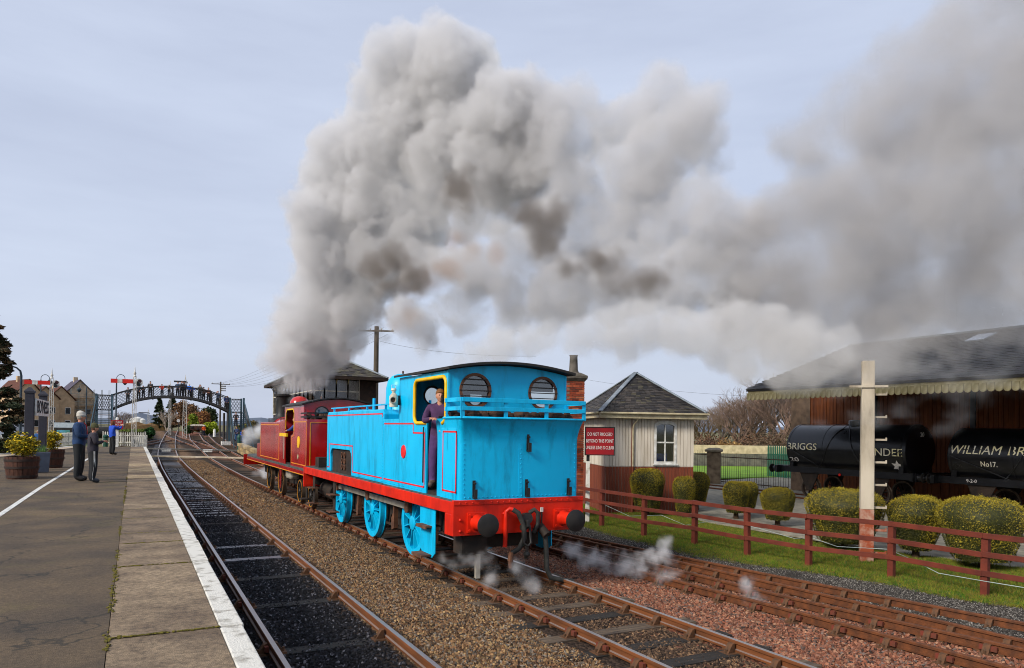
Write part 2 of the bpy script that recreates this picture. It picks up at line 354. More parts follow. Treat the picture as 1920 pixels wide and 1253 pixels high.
# ------------------------------------------------------------------ tracks
def rail_mat():
    M = mat('rusty_rail', '553014', '75421d', scale=9, rough=.75, bump=.35, bscale=60, stretch=(1, .15, 1))
    t = M.node_tree; n = t.nodes; l = t.links; p = n['Principled BSDF']
    g = n.new('ShaderNodeNewGeometry'); sx = n.new('ShaderNodeSeparateXYZ'); l.new(g.outputs['True Normal'], sx.inputs[0])
    r = n.new('ShaderNodeMapRange'); r.inputs[1].default_value = .9; r.inputs[2].default_value = .97; l.new(sx.outputs[2], r.inputs[0])
    old = p.inputs['Base Color'].links[0].from_socket; mxn = n.new('ShaderNodeMix'); mxn.data_type = 'RGBA'; l.new(r.outputs[0], mxn.inputs[0]); l.new(old, mxn.inputs[6]); mxn.inputs[7].default_value = (.42, .38, .36, 1)
    l.new(mxn.outputs[2], p.inputs['Base Color'])
    m1 = n.new('ShaderNodeMath'); m1.operation = 'MULTIPLY'; m1.inputs[1].default_value = .8; l.new(r.outputs[0], m1.inputs[0]); l.new(m1.outputs[0], p.inputs['Metallic'])
    m2 = n.new('ShaderNodeMapRange'); m2.inputs[3].default_value = .78; m2.inputs[4].default_value = .38; l.new(r.outputs[0], m2.inputs[0]); l.new(m2.outputs[0], p.inputs['Roughness'])
    return M
M_rail = rail_mat()
M_rail_dull = mat('rusty_rail_dull', '4c2a14', '693a1a', scale=9, rough=.8, bump=.35, bscale=60)
M_sleeper = mat('sleeper_timber', '3a3029', '6b5b49', scale=3, rough=.9, bump=.6, bscale=30, stretch=(.6, 6, 6))
M_sleeper_dark = mat('sleeper_oily', '15130f', '302a24', scale=3, rough=.8, bump=.6, bscale=30, stretch=(.6, 6, 6))
M_sleeper_wet = mat('sleeper_wet', '3c3c42', '6e6d74', scale=4, rough=.28, bump=.3, bscale=30, stretch=(.6, 6, 6))
M_chair = mat('rail_chair_iron', '43301f', '5e3c22', scale=20, rough=.8, bump=.3, bscale=90)
M_key = mat('rail_key_red', '6e2e1e', '503020', scale=9, rough=.8)
PROF = [(-.035, -.145), (.035, -.145), (.037, -.118), (.012, -.108), (.011, -.05), (.036, -.038), (.036, -.008), (.03, 0), (-.03, 0), (-.036, -.008), (-.036, -.038), (-.011, -.05), (-.012, -.108), (-.037, -.118)]
def rail(parent, pts, m_=None, dz=0.):
    pts = [Vector((p[0], p[1], (p[2] if len(p) > 2 else zg(p[1])) + dz)) for p in pts]; rings = []
    for i, p in enumerate(pts):
        d = pts[min(i + 1, len(pts) - 1)] - pts[max(i - 1, 0)]; d.z = 0; d.normalize(); s = Vector((d.y, -d.x, 0))
        rings.append([p + s * a + Vector((0, 0, c)) for a, c in PROF])
    b = MB(); b.ring(rings); return b.build('rail', m_ or M_rail, parent)
def spline(pts, y0, y1, step):
    """points of a smooth line x(y) through (x, y) pairs"""
    ys = np.array([p[1] for p in pts], float); xs = np.array([p[0] for p in pts], float); o = np.argsort(ys); ys, xs = ys[o], xs[o]
    q = np.arange(y0, y1 + .01, step); x = np.interp(q, ys, xs)
    for _ in range(3):
        k = x.copy(); k[1:-1] = (x[:-2] + 2 * x[1:-1] + x[2:]) / 4; x = k
    return [(float(a), float(c)) for a, c in zip(x, q)]
def offset(line, d):
    o = []
    for i, (x, y) in enumerate(line):
        x0, y0 = line[max(i - 1, 0)]; x1, y1 = line[min(i + 1, len(line) - 1)]; L = math.hypot(x1 - x0, y1 - y0)
        o.append((x + d * (y1 - y0) / L, y - d * (x1 - x0) / L))
    return o
def sleeper_mesh(m_, L=2.6, wdt=.26):
    b = MB(); b.bx(-L / 2, L / 2, -wdt / 2, wdt / 2, -.16, 0); me = b.mesh('sleeper', m_)
    return me
def chair_mesh():
    b = MB()
    b.plate([(-.1, .0), (.1, .0), (.09, .03), (-.09, .03)], -.19, .19, 'x')               # sole
    b.plate([(-.035, -.19), (.035, -.19), (.035, .19), (-.035, .19)], .0, .045, 'z')
    for s in (-1, 1):
        b.plate([(s * .045, .03), (s * .16, .03), (s * .13, .07), (s * .085, .14), (s * .045, .15)], -.045, .045, 'y')
        b.cyl((s * .155, .0, .03), (s * .155, 0, .075), .018, n=6)
    return b.mesh('rail_chair', M_chair)
def key_mesh(s):
    b = MB(); b.bx(s * .038 if s > 0 else -.085, .085 if s > 0 else s * .038, -.12, .1, .06, .125); return b.mesh('key', M_key)
ME_chair = chair_mesh(); ME_sl = [sleeper_mesh(M_sleeper), sleeper_mesh(M_sleeper_dark), sleeper_mesh(M_sleeper_wet)]
ME_key = key_mesh(-1)
def line_at(line, Y):
    for (x0, y0), (x1, y1) in zip(line, line[1:]):
        if y0 <= Y <= y1: return x0 + (x1 - x0) * (Y - y0) / (y1 - y0), math.atan2(-(x1 - x0), y1 - y0)
    return line[-1][0], 0.
def track(label, line, ys, kind=0, dz=0., chairs=(0, 0), rails=True, sl_dz=-.185, jit=.0, keys=False):
    t = thing('railway_track', label, kind='structure')
    if rails:
        for s in (-.7525, .7525): rail(t, offset(line, s), dz=dz)
    for Y in ys:
        x, a = line_at(line, Y); k = kind(Y) if callable(kind) else kind
        z = zg(Y) + dz + (sl_dz if k != 1 or dz or Y > 24 or line is not T1 else -.170) + random.uniform(-.008, .004)
        inst(ME_sl[k], 'sleeper', t, (x + random.uniform(-.05, .05), Y, z), (0, 0, a + random.uniform(-jit, jit)))
        if chairs[0] <= Y <= chairs[1]:
            for s in (-.7525, .7525):
                c = inst(ME_chair, 'rail_chair', t, (x + s * math.cos(a), Y + s * math.sin(a), zg(Y) + dz - .183), (0, 0, a))
                if keys or s < 0: inst(ME_key, 'key', c)
    return t
T1 = spline([(2.317, -6), (2.317, 40), (2.36, 50), (2.5, 60), (2.62, 68), (2.9, 77), (3.4, 89), (4.1, 103), (5.05, 122), (7.0, 155), (9.6, 200)], -3, 200, 1.)
T2 = spline([(xt2(-6), -6), (xt2(40), 40), (6.05, 50), (6.3, 62), (6.62, 75), (6.9, 87), (7.25, 101), (8.6, 125)], -3, 126, 1.)
sl1 = list(np.arange(24.4, 62, .72)); sl1 = [y for y in sl1 if not 59 < y < 62]
track('platform track half buried in black cinders with wet sleepers', T1, [6.9, 9.4, 11.9, 14.1, 16.2, 18.0, 20.5, 22.4] + sl1 + list(np.arange(63, 120, 1.2)), kind=lambda Y: (1 if random.random() < .6 else 2) if Y < 24 else (2 if random.random() < .75 else 0), chairs=(6, 60), sl_dz=-.165)
track('main track carrying the blue and maroon tank engines', T2, list(np.arange(3.2, 62, .74)) + list(np.arange(63, 124, 1.3)), kind=lambda Y: 0 if random.random() < .6 else 1, chairs=(3, 48), jit=.012, sl_dz=-.16)
# converging rails on the lawn side
DZ3 = -.12
def tp(*pp):
    q = sorted([tuple(atz(x, y, DZ3))[:2] for x, y in pp], key=lambda p: p[1]); (x0, y0), (x1, y1) = q[0], q[-1]
    sl = np.polyfit([p[1] for p in q], [p[0] for p in q], 2 if len(q) > 2 else 1)
    s0 = (q[1][0] - q[0][0]) / (q[1][1] - q[0][1]); s1 = (q[-1][0] - q[-2][0]) / (q[-1][1] - q[-2][1])
    return spline([(x0 - s0 * (y0 - 1.), 1.)] + q + [(x1 + s1 * (38 - y1), 38.)], 1, 38, .5)
RB = tp((1008, 1021), (1200, 1070), (1500, 1146.6), (1905, 1253)); RC = tp((1200, 1050), (1500, 1123.6), (1920, 1215.5))
RD = tp((1080, 1009), (1500, 1102.8), (1920, 1199)); RE = tp((1080, 1004), (1500, 1087.5), (1920, 1167))
RC = [(max(c[0], bb[0] + .14), c[1]) for c, bb in zip(RC, RB)]; RD = [(max(d[0], c[0] + .16), d[1]) for d, c in zip(RD, RC)]; RE = [(max(e[0], d[0] + .16), e[1]) for e, d in zip(RE, RD)]
t3 = thing('railway_track', 'rusty converging turnout rails beside the gravel path', kind='structure')
for q in (RB, RC, RD, RE): rail(t3, [(x, y, 0) for x, y in q], M_rail_dull, DZ3)
for Y in np.arange(3.4, 24, .76):
    xs = [line_at(q, Y) for q in (RB, RC, RD, RE)]; x0, x1 = xs[0][0] - .55, xs[-1][0] + .5
    b = MB(); b.bx(-(x1 - x0) / 2, (x1 - x0) / 2, -.14, .14, -.16, 0)
    b.build('sleeper', M_sleeper_dark, t3, loc=((x0 + x1) / 2, Y, DZ3 - .19), rot=(0, 0, random.uniform(-.01, .01) + .03))
    for k, (x, a) in enumerate(xs):
        c = inst(ME_chair, 'rail_chair', t3, (x, Y, DZ3 - .183), (0, 0, a))
        if k in (0, 1): inst(ME_key, 'key', c)
# far crossover and sidings
track('crossover track linking the platform line with the main line', spline([(4.9, 121), (5.2, 110), (5.9, 98), (6.5, 88), (6.75, 77)], 77, 121, 1.), [])
track('siding track curving off behind the platform signal', spline([(3.6, 101), (2.2, 95), (.2, 87), (-3.2, 77)], 77, 101, 1.), [])
track('siding track leading to the parked wagon beyond the footbridge', spline([(8.75, 55), (9.0, 66), (9.15, 77), (9.5, 92), (11.0, 120), (12.6, 135)], 52, 135, 1.), list(np.arange(54, 118, 1.4)))
# timber crossing beam and rodding duct across the lines
M_white = mat('white_paint', 'd8d8d4', 'b5b2aa', scale=7, rough=.6, bump=.15)
M_conc = mat('concrete', '8a8378', '6f6a60', scale=5, rough=.9, bump=.4, bscale=40)
b = MB(); b.bar((1.5, 65.6, .06), (8.3, 61.0, .06), .5, .12)
tag(b.build('crossing_beam', mat('pale_beam', 'b7ab98', '94866f', scale=3, rough=.85, bump=.3), bevel=.01), 'long pale timber beam laid across both tracks', 'beam')
b = MB(); b.bar((1.2, 78.4, .30), (9.6, 73.8, .22), 1.0, .1)
tag(b.build('rodding_duct', mat('grey_duct', '5a5852', '3f3d39', scale=3, rough=.85), bevel=.01), 'grey rodding duct crossing the tracks beyond the pale beam', 'duct')
for i, (x, y) in enumerate(((312, 846), (390, 847))):
    p = atg(x, y + 1); b = MB(); b.bx(-.36, .36, -.2, .2, 0, .2); b.bx(-.4, .4, -.24, .24, .2, .24)
    tag(b.build('point_box', M_white, loc=p, bevel=.02, rot=(0, 0, -.2)), ['small white points box between the platform track rails', 'small white points box between the main track rails'][i], 'box')

# ------------------------------------------------------------------ platform
plat = thing('platform', 'station platform with asphalt surface and concrete edge slabs', kind='structure')
def asph():
    M = mat('asphalt', '463c31', '64543f', scale=1.1, rough=.92, bump=.55, bscale=160, detail=8, mix=(.38, .68)); n = M.node_tree.nodes; l = M.node_tree.links; p = n['Principled BSDF']
    t = n.new('ShaderNodeTexCoord'); a = n.new('ShaderNodeTexNoise'); a.inputs['Scale'].default_value = 26; a.inputs['Detail'].default_value = 6; a.inputs['Roughness'].default_value = .9; l.new(t.outputs['Object'], a.inputs['Vector'])
    r = n.new('ShaderNodeValToRGB'); r.color_ramp.elements[0].position = .35; r.color_ramp.elements[0].color = (.38, .38, .4, 1); r.color_ramp.elements[1].position = .68; r.color_ramp.elements[1].color = (1.75, 1.7, 1.62, 1); l.new(a.outputs['Fac'], r.inputs[0])
    mxn = n.new('ShaderNodeMix'); mxn.data_type = 'RGBA'; mxn.blend_type = 'MULTIPLY'; mxn.inputs[0].default_value = .8
    old = p.inputs['Base Color'].links[0].from_socket; l.new(old, mxn.inputs[6]); l.new(r.outputs[0], mxn.inputs[7])
    # moss in worn patches
    g = n.new('ShaderNodeTexNoise'); g.inputs['Scale'].default_value = .9; g.inputs['Detail'].default_value = 9; g.inputs['Roughness'].default_value = .7; l.new(t.outputs['Object'], g.inputs['Vector'])
    gr = n.new('ShaderNodeMapRange'); gr.inputs[1].default_value = .55; gr.inputs[2].default_value = .70; gr.inputs[4].default_value = .55; l.new(g.outputs['Fac'], gr.inputs[0])
    m2 = n.new('ShaderNodeMix'); m2.data_type = 'RGBA'; l.new(gr.outputs[0], m2.inputs[0]); l.new(mxn.outputs[2], m2.inputs[6]); m2.inputs[7].default_value = (.12, .10, .03, 1)
    # cracks
    wv = n.new('ShaderNodeTexNoise'); wv.inputs['Scale'].default_value = 1.3; wv.inputs['Detail'].default_value = 6; l.new(t.outputs['Object'], wv.inputs['Vector'])
    vm = n.new('ShaderNodeVectorMath'); vm.operation = 'MULTIPLY_ADD'; l.new(wv.outputs['Color'], vm.inputs[0]); vm.inputs[1].default_value = (1.2, 1.2, 1.2); l.new(t.outputs['Object'], vm.inputs[2])
    vo = n.new('ShaderNodeTexVoronoi'); vo.feature = 'DISTANCE_TO_EDGE'; vo.inputs['Scale'].default_value = .42; l.new(vm.outputs[0], vo.inputs['Vector'])
    ck = n.new('ShaderNodeMapRange'); ck.inputs[1].default_value = .002; ck.inputs[2].default_value = .009; ck.inputs[3].default_value = .75; ck.inputs[4].default_value = 0.; l.new(vo.outputs['Distance'], ck.inputs[0])
    m3 = n.new('ShaderNodeMix'); m3.data_type = 'RGBA'; l.new(ck.outputs[0], m3.inputs[0]); l.new(m2.outputs[2], m3.inputs[6]); m3.inputs[7].default_value = (.02, .018, .014, 1); l.new(m3.outputs[2], p.inputs['Base Color'])
    return M
def gritty(M, sc=22, lo=.5, hi=1.6):
    n = M.node_tree.nodes; l = M.node_tree.links; p = n['Principled BSDF']; t = n.new('ShaderNodeTexCoord'); a = n.new('ShaderNodeTexNoise'); a.inputs['Scale'].default_value = sc; a.inputs['Detail'].default_value = 4; a.inputs['Roughness'].default_value = .75; l.new(t.outputs['Object'], a.inputs['Vector'])
    r = n.new('ShaderNodeValToRGB'); r.color_ramp.elements[0].position = .34; r.color_ramp.elements[0].color = (lo, lo, lo, 1); r.color_ramp.elements[1].position = .68; r.color_ramp.elements[1].color = (hi, hi, hi * .96, 1); l.new(a.outputs['Fac'], r.inputs[0])
    mxn = n.new('ShaderNodeMix'); mxn.data_type = 'RGBA'; mxn.blend_type = 'MULTIPLY'; mxn.inputs[0].default_value = .85; old = p.inputs['Base Color'].links[0].from_socket; l.new(old, mxn.inputs[6]); l.new(r.outputs[0], mxn.inputs[7]); l.new(mxn.outputs[2], p.inputs['Base Color']); return M
M_asph = asph()
LE = lambda Y: -5.45 + (Y - 40) * .142      # far edge of the island platform
b = MB(); b.plate([(LE(-3), -3), (-.14, -3), (-.14, 54), (LE(54), 54)], -.5, PZ, 'z'); b.build('asphalt', M_asph, plat)
M_wall = mat('platform_wall', '4a4038', '2f2a26', scale=4, rough=.95, bump=.6, bscale=20)
b = MB(); b.bx(-.139, .66, -3, 53.98, -.5, PZ - .1); b.build('retaining_wall', M_wall, plat)
M_slab = [mat('slab_%d' % i, a, c, scale=2.2, rough=.93, bump=.5, bscale=110, detail=9) for i, (a, c) in enumerate((('7c6a56', '584a3c'), ('86745e', '5f5041'), ('9c8a6e', '75654e')))]
for q_ in M_slab: gritty(q_)
M_line = mat('white_line', 'cfcfcb', '8d8a83', scale=14, rough=.8, bump=.3, bscale=80, mix=(.45, .75), detail=9)
M_edge = mat('worn_white_edge', 'c9c6bd', '7d776b', scale=9, rough=.85, bump=.5, bscale=60, mix=(.5, .72), detail=10)
js = [-3, 0, 3.0, 5.86, 8.75, 10.4]; 
while js[-1] < 53: js.append(js[-1] + random.choice((1.45, 1.6, 1.75, .95)))
js[-1] = 54
for i, (y0, y1) in enumerate(zip(js, js[1:])):
    h = PZ + random.uniform(-.006, .008); g = .012; sk = random.uniform(-.01, .01)
    b = MB(); b.plate([(-.136, y0 + g), (.60, y0 + g + sk), (.60, y1 - g + sk), (-.136, y1 - g)], PZ - .1, h, 'z'); b.build('edge_slab', random.choice(M_slab[:2] if y0 < 20 else M_slab), plat, bevel=.008)
    b = MB(); e0, e1 = .775 + random.uniform(-.008, .008), .775 + random.uniform(-.008, .008)
    b.plate([(.603, y0 + g), (e0, y0 + g), (e1, y1 - g), (.603, y1 - g)], PZ - .12, h + .004, 'z'); b.build('white_edge_stone', M_edge, plat, bevel=.012)
# moss in the joint between asphalt and slabs
M_moss = mat('moss', '6e641c', '454014', scale=30, rough=1., bump=.6, bscale=150)
b = MB()
for k in range(1100):
    Y = 3 + 22 * random.random() ** 1.5; x = -.139 + random.gauss(0, .013); s = random.uniform(.005, .016)
    if mnoise.noise((0, Y * .9, 3)) > .0: b.ball((x, Y, PZ + .004), s, 5, 3, sc=(1, 1.4, .45))
for k in range(500):
    Y = random.choice(js[2:9]) + random.gauss(0, .01); b.ball((random.uniform(-.1, .6), Y, PZ + .003), random.uniform(.005, .014), 5, 3, sc=(1.5, 1, .5))
b.build('moss', M_moss, plat, fix=False, kind='stuff')
b = MB(); b.plate([(-2.02, -3), (-1.93, -3), (-1.86, 20), (-1.66, 36), (-1.75, 36), (-1.95, 20)], PZ + .001, PZ + .005, 'z'); b.build('painted_line', M_line, plat)
# far edge strip
b = MB(); b.plate([(LE(-3) + .02, -3), (LE(-3) + .75, -3), (LE(53.9) + .75, 53.9), (LE(53.9) + .02, 53.9)], PZ + .002, PZ + .04, 'z'); b.build('far_edge_paving', mat('pale_paving', 'b5a48d', '958570', scale=2, rough=.9), plat)
b = MB(); b.plate([(LE(-3) - .08, -3), (LE(-3) + .1, -3), (LE(53.9) + .1, 53.9), (LE(53.9) - .08, 53.9)], PZ - .1, PZ + .06, 'z'); b.build('far_white_edge', M_white, plat)

# ------------------------------------------------------------------ lawn
M_soil = mat('lawn_soil', '35501a', '51601f', scale=1.5, rough=1., bump=.6, bscale=60, detail=9)
ly = list(np.arange(-3, 26, .8)) + [26.1, 30, 36, 41]
lxs = [0, .35, 1.2, 2.5, 4.5]
b = MB(); b.add([(lawn_x(y) + d + .06 * mnoise.noise((y * 3, 0, 0)) * (d == 0), y, GR + (.0 if d else -.035) + .03 * mnoise.noise((y * .7, d, 0))) for y in ly for d in lxs],
    [(j * 5 + i, j * 5 + i + 1, (j + 1) * 5 + i + 1, (j + 1) * 5 + i) for j in range(len(ly) - 1) for i in range(4)])
lawn = tag(b.build('lawn', M_soil, fix=False), 'strip of green lawn under the brown rail fence', kind='structure')
M_court = mat('court_gravel', '6b665a', '8a8474', scale=3, rough=.95, bump=.5, bscale=40)
b = MB(); b.plate([(lawn_x(-3) + 4.3, -3), (70, -3), (70, 34), (36, 34), (lawn_x(30) + 4.3, 30), (lawn_x(20) + 4.3, 20), (lawn_x(10) + 4.3, 10)], GR - .05, GR - .012, 'z')
tag(b.build('yard_ground', M_court), 'grey gravel yard around the goods shed', kind='structure')
b = MB(); b.plate([(24, 34.1), (80, 34.1), (110, 75), (30, 75)], GR - .04, GR + .02, 'z')
tag(b.build('far_lawn', mat('far_grass', '6d8f1e', '557a1a', scale=.6, rough=1.)), 'bright green field beyond the iron railings', kind='structure')
b = MB(); b.plate([(20, 50), (110, 50), (112, 54), (20, 54)], GR + .021, GR + .04, 'z')
tag(b.build('footpath', mat('pale_path', 'b9b4ac', 'a09a90', scale=1, rough=.9)), 'pale footpath across the far green field', kind='structure')
def grass(name, label, pts_mesh, density, hgt, cols, seed):
    g = bpy.data.node_groups.new(name, 'GeometryNodeTree')
    g.interface.new_socket('Geometry', in_out='INPUT', socket_type='NodeSocketGeometry'); g.interface.new_socket('Geometry', in_out='OUTPUT', socket_type='NodeSocketGeometry')
    n = g.nodes; l = g.links; gi = n.new('NodeGroupInput'); go = n.new('NodeGroupOutput')
    d = n.new('GeometryNodeDistributePointsOnFaces'); d.inputs['Density'].default_value = density; d.inputs['Seed'].default_value = seed
    blades = []
    jn = n.new('GeometryNodeJoinGeometry')
    for k in range(5):
        c = n.new('GeometryNodeMeshCone'); c.inputs['Vertices'].default_value = 3; c.inputs['Radius Bottom'].default_value = hgt * .07; c.inputs['Depth'].default_value = hgt * random.uniform(.6, 1.2)
        tr = n.new('GeometryNodeTransform'); a = k * 1.3; tr.inputs['Translation'].default_value = (math.cos(a) * hgt * .3, math.sin(a) * hgt * .3, -hgt * .05); tr.inputs['Rotation'].default_value = (math.sin(a) * -.6, math.cos(a) * .6, a)
        l.new(c.outputs['Mesh'], tr.inputs[0]); l.new(tr.outputs[0], jn.inputs[0])
    mm = randmat(name + '_blades', cols, rough=.8)
    sm = n.new('GeometryNodeSetMaterial'); sm.inputs['Material'].default_value = mm; l.new(jn.outputs[0], sm.inputs['Geometry'])
    ip = n.new('GeometryNodeInstanceOnPoints'); l.new(d.outputs['Points'], ip.inputs['Points']); l.new(sm.outputs[0], ip.inputs['Instance'])
    rr = n.new('FunctionNodeRandomValue'); rr.data_type = 'FLOAT_VECTOR'; rr.inputs['Min'].default_value = (-.35, -.35, 0); rr.inputs['Max'].default_value = (.35, .35, 6.28)
    rs = n.new('FunctionNodeRandomValue'); rs.data_type = 'FLOAT'; rs.inputs[2].default_value = .5; rs.inputs[3].default_value = 1.3
    l.new(rr.outputs['Value'], ip.inputs['Rotation']); l.new(rs.outputs[1], ip.inputs['Scale'])
    l.new(gi.outputs[0], d.inputs['Mesh']); l.new(store_rnd(n, l, ip.outputs[0]), go.inputs[0])
    o = inst(pts_mesh, 'grass'); tag(o, label, kind='stuff'); md = o.modifiers.new('blades', 'NODES'); md.node_group = g
    return o
grass('lawn_grass', 'short green grass blades covering the lawn strip', lawn.data, 520, .075, ['33580f', '4a6e14', '284a0d', '5f7819', '7d7a26', '6b5a2a', '3a5c10'], 3)
# ================================================================== ENGINES
M_blue = mat('engine_blue_paint', '00b6e6', '02a8d8', scale=1.6, rough=.42, bump=.10, bscale=3.5, coat=.06, spec=.28, mix=(.3, .8), rvar=.1, grime=('08364a', .7))
M_red = mat('engine_red_paint', 'd8260a', 'bb1c08', scale=2.5, rough=.45, bump=.08, bscale=6, coat=.08, spec=.3, rvar=.1, grime=('3a1008', .55))
M_lin = mat('lining_red', 'd21512', 'e0202a', scale=3, rough=.4)
M_yel = mat('yellow_paint', 'e8b806', 'd2a205', scale=4, rough=.45)
M_maroon = mat('maroon_paint', 'b2160e', '8c0f0b', scale=1.3, rough=.25, coat=.6, bump=.06, bscale=4, rvar=.08, grime=('1c0806', .5))
M_gold = mat('lining_gold', 'd8901a', 'c07a12', scale=4, rough=.4)
M_black = mat('black_iron', '131313', '262320', scale=5, rough=.55, bump=.2, bscale=40, rvar=.15)
M_soot = mat('sooty_frames', '17130f', '33261c', scale=3, rough=.8, bump=.3, bscale=30)
M_steel = mat('bright_steel', 'b3ada0', '8f8678', scale=4, rough=.45, metal=.25, rvar=.15)
M_tyre = mat('tyre_steel', '4a4038', '6a5c4e', scale=6, rough=.45, metal=.6)
M_plank = mat('footplate_grey', '4a514d', '2f3431', scale=3, rough=.7, bump=.2)
M_brown = mat('rusty_tread', '4b3023', '6a452f', scale=5, rough=.8, bump=.3)
M_roof = mat('cab_roof_black', '1c1a18', '2d2925', scale=2, rough=.7, bump=.2)
M_coal = mat('brown_coal', '2a1d15', '4a3325', scale=6, rough=.9, bump=.8, bscale=12)
M_cream = mat('cream_lamp', 'd6d0c0', 'a89f8c', scale=6, rough=.5)
M_rubber = mat('hose_rubber', '20211f', '33332f', scale=12, rough=.75, bump=.2)
def glassm(name, tint, rough=.05, alpha=.35):
    M = bpy.data.materials.new(name); M.use_nodes = True; n = M.node_tree.nodes; l = M.node_tree.links; n.remove(n['Principled BSDF'])
    o = n['Material Output']; t = n.new('ShaderNodeBsdfTransparent'); t.inputs[0].default_value = (*tint, 1); g = n.new('ShaderNodeBsdfGlossy'); g.inputs['Roughness'].default_value = rough
    f = n.new('ShaderNodeFresnel'); f.inputs[0].default_value = 1.5; mx_ = n.new('ShaderNodeMixShader'); a = n.new('ShaderNodeMath'); a.operation = 'MULTIPLY_ADD'; a.inputs[1].default_value = 1.; a.inputs[2].default_value = alpha * .2
    l.new(f.outputs[0], a.inputs[0]); l.new(a.outputs[0], mx_.inputs[0]); l.new(t.outputs[0], mx_.inputs[1]); l.new(g.outputs[0], mx_.inputs[2]); l.new(mx_.outputs[0], o.inputs[0])
    MATS[name] = M; return M
M_glass = glassm('window_glass', (.82, .86, .86))

def strip(b, pts, w_, x0, x1, close=False, mi=0):
    """flat painted line of width w_ along 2-D (y,z) points, lying at x0..x1"""
    n = len(pts); rng = range(n if close else n - 1)
    for i in rng:
        (y0, z0), (y1, z1) = pts[i], pts[(i + 1) % n]; L = math.hypot(y1 - y0, z1 - z0); ty, tz = (y1 - y0) / L, (z1 - z0) / L
        e = w_ / 2; b.plate([(y0 - ty * e + tz * e, z0 - tz * e - ty * e), (y1 + ty * e + tz * e, z1 + tz * e - ty * e), (y1 + ty * e - tz * e, z1 + tz * e + ty * e), (y0 - ty * e - tz * e, z0 - tz * e + ty * e)], x0, x1, 'x', mi=mi)
def wheel_set(parent, y, x, r, m_w, spokes, crank=None, name='wheel'):
    """one wheel on the left (x<0) or right side of an engine, spokes facing outwards"""
    s = -1 if x < 0 else 1; b = MB(); o = (x, y, r)
    b.lathe([(r * .80, -.05 * s), (r * .80, .05 * s), (r * .93, .055 * s), (r * .93, -.05 * s)], o, 'x', 40, closed=True)
    b.lathe([(.0, -.06 * s), (r * .23, -.06 * s), (r * .23, .06 * s), (r * .17, .085 * s), (0, .085 * s)], o, 'x', 20)
    for k in range(spokes):
        a = 2 * math.pi * (k + .5) / spokes; ca, sa = math.cos(a), math.sin(a)
        rings = []
        for t, wd, dp in ((.18, .05, .05), (.5, .036, .04), (.84, .045, .04)):
            q = r * t; cy_, cz = ca * q, sa * q; ty, tz = -sa, ca
            rings.append([(x - dp * s, y + cy_ - ty * wd * .5, r + cz - tz * wd * .5), (x + dp * s, y + cy_ - ty * wd * .3, r + cz - tz * wd * .3), (x + dp * s, y + cy_ + ty * wd * .3, r + cz + tz * wd * .3), (x - dp * s, y + cy_ + ty * wd * .5, r + cz + tz * wd * .5)])
        b.ring(rings)
    if crank:
        cy_, cz = crank; b.plate([(y + cy_ * t + px, r + cz * t + pz) for t, px, pz in ((0, -.1, 0), (1, -.09, .02), (1, 0, .1), (1, .09, .02), (0, .1, 0))], x + .0 * s, x + .07 * s, 'x')
    wo = b.build(name, m_w, parent, smooth=35)
    t = MB(); t.lathe([(r * .925, -.06 * s), (r * .925, .057 * s), (r * .995, .057 * s), (r, -.055 * s), (r + .03, -.06 * s), (r + .03, -.085 * s), (r * .925, -.085 * s)], o, 'x', 48, closed=True)
    t.build('tyre', [m_w if m_w is M_blue else M_tyre], wo, smooth=35)
    if m_w is M_blue:
        t = MB(); t.lathe([(r * .94, -.11 * s), (r * .94, -.058 * s), (r + .005, -.058 * s), (r + .03, -.075 * s), (r + .03, -.11 * s)], o, 'x', 48, closed=True); t.build('flange', M_tyre, wo, smooth=35)
    return wo
def buffer(parent, x, y, z, d, m_h):
    h = MB(); h.bx(x - .19, x + .19, min(y, y + d * .03), max(y, y + d * .03), z - .17, z + .17)
    h.lathe([(.15, 0), (.125, d * .08), (.115, d * .3), (.085, d * .3), (.07, d * .42)], (x, y, z), 'y', 20)
    for sx in (-1, 1):
        for sz in (-1, 1): h.cyl((x + sx * .15, y, z + sz * .13), (x + sx * .15, y + d * .055, z + sz * .13), .022, n=6)
    bo = h.build('buffer', m_h, parent, smooth=35)
    h = MB(); h.lathe([(0, d * .40), (.1, d * .40), (.195, d * .43), (.195, d * .455), (.15, d * .47), (.0, d * .485)], (x, y, z), 'y', 28); h.build('buffer_head', M_black, bo, smooth=35)

# ------------------------------------------------------------------ blue tank engine
Y0 = 11.35
eng = thing('tank_engine', 'bright blue tank engine with red buffer beam, rear end and bunker showing', 'locomotive', (xt2(Y0 + 5), Y0, 0), .00735)
FP = 1.45; HW = 1.22; LEN = 11.55
b = MB(); b.bx(-1.29, 1.29, -.039, LEN - .05, 1.40, FP - .002); b.build('running_plate', M_plank, eng, bevel=.006)
for s in (-1, 1):
    b = MB(); b.bx(min(s * 1.30, s * 1.26), max(s * 1.30, s * 1.26), -.038, LEN - .051, 1.215, 1.43); b.build('valance', M_red, eng, bevel=.008)
for y in (-.12, LEN - .05):
    b = MB(); b.bx(-1.31, 1.31, y, y + .08, .85, 1.435); b.build('buffer_beam', M_red, eng, bevel=.008)
b = MB(); b.bx(-1.312, 1.312, -.132, -.05, 1.37, 1.456); b.build('beam_angle', M_red, eng, bevel=.008)
b = MB(); b.bx(-1.312, -1.262, -.039, .24, .85, 1.216); b.build('beam_gusset', M_red, eng, bevel=.006)
b = MB()
for x in np.arange(-1.2, 1.21, .12): b.ball((x, -.135, 1.41), .014, 6, 4)
for x, z in ((-1.18, 1.12), (-1.18, .93), (1.18, 1.12), (1.18, .93), (-.35, 1.2), (.35, 1.2), (.36, .95), (-.5, .97), (.7, 1.2), (-.72, 1.2)): b.ball((x, -.124, z), .026, 8, 5)
b.build('beam_rivets', M_red, eng, fix=False, kind='stuff', smooth=60)
